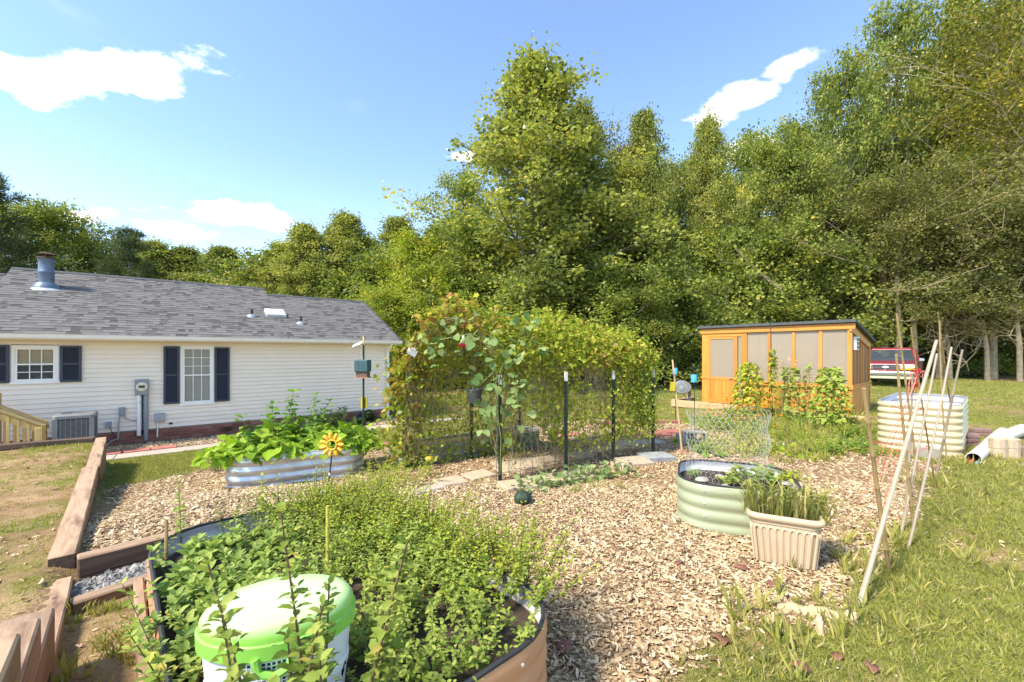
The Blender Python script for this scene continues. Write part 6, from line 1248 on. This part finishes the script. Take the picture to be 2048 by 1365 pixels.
# sage bed plants
for i, (px, py, s, lm) in enumerate(((1475, 965, .8, 'leaf_oregano'), (1510, 958, 1., 'leaf_melon'), (1540, 960, .9, 'leaf_vine'), (1392, 950, .5, 'leaf_melon'), (1585, 958, .6, 'leaf_vine'))):
    L, S = herb(460+i, 12, .15, .12, .06, .035, .8, T_LOBE, .9); q = at(px, py, .36); plant('seedling', ('yellow-green leafy seedling in the sage bed middle', 'blue-green leafy seedling in the sage bed', 'feathery seedling behind the blue-green one', 'small seedling beside the white stones', 'small seedling at the planter side of the sage bed')[i], 'plant', L, S, lm, 'stem_green', (q.x, q.y, .35), sc=s)
# beans and flowers before the greenhouse
def tower(px, py, top, w, label, seed, lm='leaf_mint', dense=420, stake=True, flowers=None):
    q = ong(px, py); h_ = atY(px, top, q.y).z-q.z; r = np.random.default_rng(seed); n = dense; zz = r.random(n)*h_; th = r.uniform(0, 6.28, n); rr = w*(1.05-.65*(zz/h_)**1.5)*np.sqrt(r.random(n)); P_ = np.column_stack([rr*np.cos(th), rr*np.sin(th), zz]); A_ = np.column_stack([np.cos(th), np.sin(th), -.4+r.normal(0, .4, n)])+r.normal(0, .3, (n, 3)); L = Leaves(); L.add(T_HEART, P_, A_, np.column_stack([np.cos(th)*.6, np.sin(th)*.6, np.ones(n)])+r.normal(0, .35, (n, 3)), r.uniform(.05, .105, n), np.clip(r.beta(2.2, 2.3, n), 0, 1)); S = MB()
    for k in range(9): a = 6.28*k/9; S.tube([(w*.7*math.cos(a+z_*2)*(1-.6*z_), w*.7*math.sin(a+z_*2)*(1-.6*z_), z_*h_) for z_ in np.linspace(0, .95, 7)], .005, 4, False)
    t = plant('pole_bean', label, 'bean plant', L, S, lm, 'stem_tan', q); return t, q, h_
tower(1497, 830, 726, .42, 'wide bean tower with drying leaves before the greenhouse door', 500, 'leaf_vine', 760); tower(1661, 852, 736, .42, 'full green bean tower before the last greenhouse panel', 501, 'leaf_mint', 820); tower(1545, 830, 700, .12, 'slim vine climbing the tall green stake', 502, 'leaf_vine', 170); tower(1580, 840, 735, .30, 'leafy bean between the green stake and the full tower', 503, 'leaf_mint', 330); tower(1615, 842, 728, .10, 'thin tall bean shoot beside the full tower', 504, 'leaf_mint', 70)
q = ong(1545, 830); pole('green_stake', q, atY(1541, 641, q.y), .011, M['post_green'], 'tall green garden stake before the greenhouse panels', 'stake', n=6, taper=1)
q = ong(1655, 852); pole('green_stake', q, atY(1650, 735, q.y), .009, M['post_green'], 'green garden stake inside the full bean tower', 'stake', n=6, taper=1)
for i, (px, py, top) in enumerate(((1520, 835, 735), (1562, 835, 720), (1578, 838, 715), (1593, 840, 722), (1512, 832, 745))):
    q = ong(px, py); h_ = atY(px, top, q.y).z-q.z; L, S = herb(520+i, 2, h_*.85, .06, .09, .07, .08, T_OVAL, .5); t = plant('spike_flower', 'tall weed with a pale pink flower spike before the greenhouse', 'flower', L, S, 'leaf_vine', 'stem_green', q, 'pink spike flowers'); L2 = Leaves(); n = 60; zz = RNG.uniform(.78, 1.02, n)*h_; L2.add(T_DIA, np.column_stack([RNG.normal(0, .012, n), RNG.normal(0, .012, n), zz]), RNG.normal(0, 1, (n, 3))+np.array([0, 0, .8]), RNG.normal(0, 1, (n, 3)), np.full(n, .03), RNG.random(n)); L2.build('flower_spike', M['flower_pink'], t)
def marigold(seed):
    L, S = herb(seed, 16, .34, .24, .055, .035, .6, T_DIA); t = plant('marigold', 'bushy marigold with orange flowers before the greenhouse', 'marigold', L, S, 'leaf_mint', 'stem_green', (0, 0, 0), 'marigolds before the greenhouse'); r = np.random.default_rng(seed); L2 = Leaves(); c_ = np.column_stack([r.normal(0, .16, 9), r.normal(0, .16, 9), r.uniform(.24, .38, 9)])
    for c1 in c_: n = 16; th = np.arange(n)*2.4; A_ = np.column_stack([np.cos(th), np.sin(th), r.uniform(.1, .9, n)]); L2.add(T_DIA, np.repeat(c1[None], n, 0), A_, np.tile([0, 0, 1.], (n, 1)), np.full(n, .036), r.random(n))
    L2.build('flower', M['flower_orange'], t); return t
mg = [marigold(540+i) for i in range(3)]; spread(mg, [(*ong(px, py), s) for px, py, s in ((1440, 862, 1.), (1430, 845, .9), (1505, 862, 1.), (1480, 842, 1.1), (1545, 862, 1.), (1555, 880, .8), (1520, 845, 1.1), (1470, 872, .8), (1500, 825, 1.2), (1460, 830, 1.1))], '', '')
lab = 'low leafy weed in the patch before the greenhouse'; lw = [plant('low_weed', lab, 'weed', *herb(560+i, 14, .24, .22, .06, .035, .7, (T_OVAL, T_DIA, T_LOBE)[i % 3]), ('leaf_mint', 'leaf_vine', 'leaf_pepper', 'leaf_vine')[i], 'stem_green', (0, 0, 0), 'weeds before the greenhouse') for i in range(4)]
sp = []
while len(sp) < 62:
    px, py = random.uniform(1385, 1765), random.uniform(835, 912); q = ong(px, py)
    if pdist(np.array([[q.x, q.y]]), WEEDY)[0] > -.05: sp.append((*q, random.uniform(.7, 1.3)))
spread(lw, sp, lab, '')
for i, (px, py) in enumerate(((1395, 905), (1420, 912), (1580, 905), (1600, 915), (1370, 890))): L, S = bush(590+i, 16, .16, .12, .10, T_HEART); plant('squash_seedling', 'low squash plant with round leaves on the chips beyond the sage bed', 'squash plant', L, S, 'leaf_bean', 'stem_green', ong(px, py), 'low squash plants on the chips')
# ------------------------------------------------------------------ trees
T_NEED = tri([(0, .0, 0), (.5, .07, .02), (1, 0, -.05), (.5, -.07, .02)], [(0, 2, 1), (0, 3, 2)])
def tree_geo(seed, Ht, Rad, base, nprim, nsub, npl, leaf, prof, up=.5, sig=.30, r0=.2, tm=T_DIA, droop=.15, curl=.0):
    r = np.random.default_rng(seed); S = MB(); tr = []; ph = r.uniform(0, 6.28, 2)
    def tp(t): return np.array([.018*Ht*math.sin(t*3+ph[0])*t, .018*Ht*math.sin(t*2.6+ph[1])*t, Ht*t])
    S.tube([tp(t)+np.array([0, 0, -.4 if t == 0 else 0]) for t in np.linspace(0, .97, 12)], [r0*(1.25 if t == 0 else 1)*(1-t)**.85+.012 for t in np.linspace(0, .97, 12)], 8)
    C = []; D = []
    for i in range(nprim):
        t = base+(.97-base)*((i+.5)/nprim)**.9; b = tp(t); a = i*2.39996+r.normal(0, .35); ln = Rad*prof((t-base)/(1-base))*r.uniform(.52, 1.22); u = up*(.55+1.5*((t-base)/(1-base))**1.5)+r.normal(0, .16); d = np.array([math.cos(a), math.sin(a), u]); d /= np.linalg.norm(d)
        e = b+d*ln+np.array([0, 0, .10*ln]); m = b+d*ln*.5+r.normal(0, .05*ln, 3); rb = max(.012, r0*.42*(1-t)+.012); S.tube([b, m, e], [rb, rb*.65, rb*.25], 5, False)
        for k in range(nsub):
            q = (k+.6)/nsub*.85+.15; p = b+(m-b)*2*q if q < .5 else m+(e-m)*2*(q-.5); sd_ = r.normal(0, 1, 3); sd_[2] = abs(sd_[2])*.5; sd_ = d*.5+sd_/np.linalg.norm(sd_); sl = ln*(.16+.22*r.random())+.25; e2 = p+sd_*sl
            if ln > 1.2: S.tube([p, p+(e2-p)*.5+np.array([0, 0, .04*sl]), e2], [rb*.35, rb*.25, .006], 3, False)
            C.append(p+(e2-p)*.55); D.append(sd_); C.append(e2); D.append(sd_)
        C.append(e); D.append(d)
        if r.random() < .55: s2 = e+np.array([r.normal(0, .12), r.normal(0, .12), r.uniform(.35, .95)])*(.4+.6*ln/Rad+.25); S.tube([e, s2], [.012, .004], 3, False); C += [s2, e+(s2-e)*.55]; D += [np.array([0, 0, 1.])]*2
    C.append(tp(.98)); D.append(np.array([0, 0, 1.])); C.append(tp(.94)); D.append(np.array([0, 0, 1.]))
    C = np.array(C); D = np.array(D); n = len(C)*npl; idx = np.repeat(np.arange(len(C)), npl); cs_ = r.uniform(.55, 1.3, len(C))[idx][:, None]; P_ = C[idx]+cs_*np.clip(r.normal(0, sig, (n, 3)), -2.1*sig, 2.1*sig)*np.array([1, 1, .62]); A_ = D[idx]*.5+r.normal(0, .6, (n, 3)); A_[:, 2] -= droop; N_ = r.normal(0, .5, (n, 3)); N_[:, 2] += .8
    # every clump keeps its own tint, single leaves vary around it
    tint = r.normal(.42, .2, len(C))[idx]+r.normal(0, .19, n)+.35*(r.random(n) < .025); L = Leaves(); L.add(tm, P_, A_, N_, leaf*r.uniform(.6, 1.25, n), np.clip(tint, 0, 1)); return L.mesh('crown'), S
cone = lambda x: (.55+1.5*x)*(1-x)**.75*1.18 if x < .25 else (1-x)**.88*1.20
oval = lambda x: max(.12, math.sin(math.pi*(.16+.80*x))**.8)
low = lambda x: max(.15, math.sin(math.pi*(.28+.68*x)))
KINDS = {}
def kind(nm, seeds, lm, bm, **kw):
    KINDS[nm] = []
    for s in seeds:
        me, S = tree_geo(s, **kw); me.materials.append(M[lm]); o = S.build('trunk', M[bm]); tm_ = o.data; bpy.data.objects.remove(o); KINDS[nm].append((me, tm_, kw['Ht']))
kind('poplar', (1, 2, 3), 'leaf_poplar', 'bark', Ht=18, Rad=4.9, base=.14, nprim=72, nsub=5, npl=46, leaf=.21, prof=cone, up=.55, sig=.37, r0=.24)
kind('maple', (4, 5, 6), 'leaf_maple', 'bark', Ht=16, Rad=4.4, base=.22, nprim=36, nsub=6, npl=42, leaf=.215, prof=oval, up=.6, sig=.42, r0=.20)
kind('understory', (7, 8, 9), 'leaf_maple', 'bark', Ht=7, Rad=2.8, base=.10, nprim=24, nsub=6, npl=36, leaf=.165, prof=low, up=.35, sig=.30, r0=.09)
kind('golden', (10, 11), 'leaf_gold', 'bark_pale', Ht=15, Rad=4.6, base=.25, nprim=34, nsub=7, npl=26, leaf=.15, prof=oval, up=.5, sig=.42, r0=.16)
kind('twiggy', (12, 13), 'leaf_grey', 'bark_pale', Ht=8.5, Rad=4.2, base=.30, nprim=34, nsub=9, npl=48, leaf=.125, prof=oval, up=.25, sig=.30, r0=.17)
kind('pine', (14,), 'leaf_pine', 'bark', Ht=13, Rad=3.2, base=.25, nprim=46, nsub=6, npl=46, leaf=.26, prof=lambda x: (1-x)**.8+.06, up=.12, sig=.20, r0=.18, tm=T_NEED, droop=-.2)
kind('yellowish', (16,), 'leaf_vine', 'bark', Ht=9, Rad=3.2, base=.12, nprim=30, nsub=6, npl=34, leaf=.17, prof=low, up=.4, sig=.32, r0=.10)
TC = {}
def tree(nm, px, top, Y, label, group=None, wf=1., name=None, z=None, v=None):
    vs = KINDS[nm]; i = TC.get(nm, 0); TC[nm] = i+1; cm, tm_, Ht = vs[i % len(vs) if v is None else v]; x = (px-CX)/F*Y; zz = g(x, Y) if z is None else z; h_ = H+(HY-top)/F*Y-zz; s = h_/Ht; t = thing(name or (nm if nm == 'pine' else 'tree'), label, 'tree', (x, Y, zz), random.random()*6.28, group); wv = wf*(s*.5+.5 if s < 1 else s**.6); t.scale = (wv, wv, s)
    for n_, me in (('crown', cm), ('trunk', tm_)): o = bpy.data.objects.new(n_, me); COL.objects.link(o); o.parent = t
    return t
tree('poplar', 1078, 135, 24, 'tallest pointed tulip poplar rising above the vine tunnel', wf=1.34, v=0).rotation_euler.z = 2.2
GB = 'trees behind the house'; GF = 'tall trees of the wood edge'; GU = 'understorey trees of the wood edge'
for px, top, Y in ((-70, 400, 25), (30, 425, 25), (115, 440, 27), (160, 490, 30)): tree('maple', px, top, Y, 'full crowned tree behind the chimney flue', GB, .9)
tree('pine', -40, 330, 22, 'pine reaching past the left roof end with one branch showing', wf=.9); tree('pine', 252, 455, 24, 'dark pine standing behind the grey roof', wf=.8); tree('understory', 238, 520, 30, 'low bright tree below the pine behind the roof')
for px, top, Y in ((318, 486, 33), (378, 500, 34), (440, 496, 33), (480, 545, 36)): tree('poplar', px, top, Y, 'distant tree crown above the roof ridge', 'distant crowns above the ridge', 1.2)
for px, top, Y in ((560, 490, 29), (615, 455, 28), (682, 432, 29), (738, 480, 33), (792, 440, 30), (862, 460, 33)): tree('poplar', px, top, Y, 'tall tree in the row between the roof end and the tulip poplar', GB, 1.0)
for px, top, Y in ((520, 530, 30), (700, 560, 27), (770, 520, 27)): tree('understory', px, top, Y, 'low dense tree filling behind the roof end', 'low trees behind the house', 1.25)
for px, top, Y in ((835, 480, 24.5), (770, 585, 22), (905, 545, 23.5)): tree('yellowish', px, top, Y, {835: 'tallest yellowing tree between the house and the vine tunnel', 770: 'low yellowing tree right behind the house corner', 905: 'yellowing tree behind the house end of the tunnel'}[px], 'yellowing trees', .9)
TALL = {1165: 'tall broadleaf tree half hidden behind the tallest tulip poplar', 1285: 'tall tree beside the tulip poplar, past the greenhouse end of the tunnel', 1425: 'tall broadleaf tree behind the greenhouse door', 1560: 'rounder tree behind the middle of the greenhouse', 1680: 'tall leaning-topped tree behind the greenhouse corner', 1800: 'very tall tree behind the pickup truck', 1925: 'very tall tree behind the tall cream bed', 2060: 'highest tree over the golden thin-leaved tree', 1350: 'tree in the second row behind the hose reel', 1490: 'second row tree in the low gap of the treetops', 1625: 'second row tree behind the greenhouse panels', 1740: 'second row tree above the greenhouse roof corner', 1880: 'second row tree above the truck and cream bed'}
for px, top, Y in ((1165, 215, 28), (1285, 232, 27), (1425, 240, 28), (1560, 300, 27.5), (1680, 160, 30), (1800, 62, 31), (1925, -20, 31), (2060, -120, 32), (1350, 365, 31), (1490, 385, 31), (1625, 330, 33), (1740, 250, 34), (1880, 120, 36)): tree('poplar' if px % 2 else 'maple', px, top, Y, TALL[px], GF, .64 if px > 1200 else .8)
for px, top, Y in ((1245, 330, 26), (1600, 255, 28), (2180, -150, 33), (2000, 20, 36)): tree('poplar', px, top, Y, {1245: 'lower pointed tree tucked beside the tulip poplar crown', 1600: 'tall pointed tree above the greenhouse panels', 2180: 'high tree past the paver pile at the wood edge', 2000: 'pointed tree in the second row over the golden tree'}[px], 'pointed trees of the wood edge', .8)
tree('golden', 1985, 30, 27, 'golden thin-leaved tree beside the right wood edge', 'golden trees', 1.); tree('golden', 2080, 120, 24, 'golden thin-leaved tree beside the right wood edge', 'golden trees', 1.1); tree('golden', 1240, 300, 29, 'olive-gold crown beside the tallest poplar', None, .8)
for px, top, Y in ((1770, 400, 26), (1880, 430, 25.5), (1985, 470, 25), (2090, 430, 23)): tree('twiggy', px, top, Y, {1770: 'grey twiggy tree overhanging the greenhouse corner', 1880: 'grey twiggy tree behind the pickup truck mirror', 1985: 'grey twiggy tree behind the paver pile', 2090: 'grey twiggy tree at the far end of the open lawn'}[px], 'twiggy trees', 1.05)
for px, top, Y in ((945, 470, 25), (1010, 560, 23), (1130, 480, 25.5), (1210, 520, 24), (1290, 470, 25.5), (1250, 600, 23), (1350, 560, 25), (1430, 480, 27), (1500, 560, 28), (1570, 470, 27), (1640, 520, 27), (1700, 470, 29), (1470, 600, 28), (1600, 600, 29), (1770, 560, 31), (1860, 600, 32), (1960, 590, 32), (2040, 570, 30), (2110, 500, 28)): tree('understory', px, top, Y, 'dense low tree under the tall trees of the wood edge', GU, 1.2)
for px, top in [(p, 400+50*math.sin(p*.013)) for p in range(930, 2300, 190)]: tree('maple', px, top if px < 1500 else top-120, 39+3*math.sin(px), 'shaded tree deep in the wood', 'trees deep in the wood', .95)
for px, top in [(p, 430+40*math.sin(p*.02)) for p in range(980, 2250, 160)]: tree('understory', px, top, 35+2*math.sin(px*3), 'shaded low tree deep in the wood', 'low trees deep in the wood', 1.4)
# bare straight trunks standing at the wood edge
for i, (px, Y, r_, ht) in enumerate(((1797, 25, .17, 8.), (1828, 25.4, .16, 7.8), (1681, 27, .12, 6.8), (1672, 27.4, .09, 6.5), (1868, 27, .12, 6.5), (1410, 26.5, .08, 6), (1565, 28, .08, 6), (1452, 28, .05, 6), (1700, 29, .06, 6), (1095, 23.5, .16, 5), (1295, 24.6, .09, 6), (1330, 27, .06, 5), (1520, 30, .06, 5.5), (1600, 30.5, .05, 5.5), (1645, 29, .05, 5.5), (1490, 31, .05, 5.5), (1545, 31, .05, 6), (1380, 29, .05, 6))):
    x = (px-CX)/F*Y; zz = g(x, Y); t = thing('slender_tree', 'bare straight tree stem at the wood edge', 'tree', (x, Y, zz), 0, 'bare trunks at the wood edge'); MB().tube([(.10*math.sin(k*.9+i)*(k/8), .05*math.cos(k+i), -.2+k*ht/8) for k in range(9)], [r_*(1.25 if k == 0 else 1)*(1-.05*k) for k in range(9)], 8).build('trunk', M['bark_pale' if i < 5 else 'bark'], t, True)
    S = MB(); rr_ = random.Random(i)
    for k in range(7): a = rr_.random()*6.28; z0 = ht*rr_.uniform(.45, .95); l_ = rr_.uniform(.6, 1.8); S.tube([(0, 0, z0), (l_*.5*math.cos(a), l_*.5*math.sin(a), z0+.1*l_), (l_*math.cos(a), l_*math.sin(a), z0+.35*l_)], [r_*.2, r_*.13, .006], 4, False)
    S.build('limb', M['twig'], t)
# bare tangled branches of the fruit trees on the right
for i, (px, py, Y) in enumerate(((1965, 640, 24), (2030, 610, 23), (1890, 650, 25))):
    q = atY(px, py, Y); b = Vector(((px+10-CX)/F*Y, Y, 0)); b.z = g(b.x, b.y); t = thing('bare_tree', 'leaning tree with a tangle of bare grey branches at the wood edge', 'tree', b, 0, 'bare tangled trees'); S = MB(); tr = (q-b); S.tube([(0, 0, -.2), tr*.5+Vector((.1, 0, 0)), tr], [.13, .11, .09], 8); S.build('trunk', M['bark_pale'], t, True); S = MB(); rr_ = random.Random(50+i)
    for k in range(20):
        a = rr_.random()*6.28; d = Vector((math.cos(a), math.sin(a)*.8, rr_.uniform(-.25, .55))); l_ = rr_.uniform(1.4, 3.4); p = tr*rr_.uniform(.7, 1.); pts = [p]
        for j in range(6): d = (d+Vector((rr_.gauss(0, .3), rr_.gauss(0, .3), rr_.gauss(0, .3)))).normalized(); pts.append(pts[-1]+d*l_/6)
        S.tube(pts, [.035*(1-j/7.5) for j in range(7)], 4, False)
        for j in (2, 3, 4, 5): d2 = Vector((rr_.gauss(0, 1), rr_.gauss(0, 1), rr_.gauss(0, 1))).normalized(); e = pts[j]+d2*l_*.2; S.tube([pts[j], e, e+(d2+Vector((rr_.gauss(0, .6), rr_.gauss(0, .6), rr_.gauss(0, .6)))).normalized()*l_*.16], [.014, .010, .005], 3, False)
    S.build('branches', M['twig'], t)
# fallen dead limb in the trees
a, b, c_ = atY(1465, 490, 25), atY(1500, 530, 25), atY(1560, 580, 25.3); t = thing('dead_limb', 'long dead grey limb caught slanting in the trees', 'branch', c_); S = MB(); S.tube([a-c_, b-c_, Vector((0, 0, 0))], [.05, .08, .12], 6); S.tube([b-c_, atY(1440, 525, 25)-c_], [.05, .02], 5); S.tube([(b-c_)*.6, (b-c_)*.6+Vector((-.9, .2, -.15))], [.05, .015], 5); S.build('limb', M['twig'], t)
# undergrowth and the far wood: leaf masses nobody could count
def mass(name, n, fn, leaf, lm, label, cat):
    P_ = fn(n); n = len(P_); L = Leaves(); A_ = RNG.normal(0, .7, (n, 3)); N_ = RNG.normal(0, .5, (n, 3)); N_[:, 2] += .7; N_[:, 1] -= .3; kz = wnoise(P_[:, :2]+P_[:, 2:3]*.8, .9, 70); L.add(T_DIA, P_, A_, N_, leaf*RNG.uniform(.6, 1.3, n), np.clip(.42+.2*kz+RNG.normal(0, .15, n), 0, 1)); o = L.build(name, M[lm]); return inst(o, label, cat, kind='stuff')
def ug(n):
    x = RNG.uniform(-8, 50, n); y = 24.8+.14*np.abs(x-2)+1.2*np.sin(x*.35)+RNG.exponential(2.2, n); hh = (1.1+.7*wnoise(np.column_stack([x, y]), .5, 71))*RNG.random(n)**.8; k = (hh > .03)&~((x > 14.5)&(x < 22)&(y < 28)); return np.column_stack([x, y, hh])[k]
mass('undergrowth', 15000, ug, .17, 'leaf_maple', 'green undergrowth along the foot of the wood', 'undergrowth')
def ug2(n):
    s = RNG.uniform(-16, 3, n); t = -RNG.uniform(6.5, 11, n); P_ = np.array([houseP(a, b)[:2] for a, b in zip(s, t)]); hh = (1.5+.8*wnoise(P_, .6, 72))*RNG.random(n); k = hh > .03; return np.column_stack([P_, hh-.4])[k]
mass('hedge_undergrowth', 7000, ug2, .17, 'leaf_maple', 'green undergrowth behind the house', 'undergrowth')
def fw(n): x = RNG.uniform(-45, 78, n); y = RNG.uniform(46, 56, n); zz = RNG.random(n)*(6.0+1.5*np.sin(x*.3)+1.5*np.sin(x*.9)+np.where(x > 25, 4, 0)-np.where(x < -2, 4.5, 0)); return np.column_stack([x, y, zz])
mass('far_wood', 24000, fw, .75, 'leaf_dark', 'dark far wood reading as one mass between the trunks', 'wood')
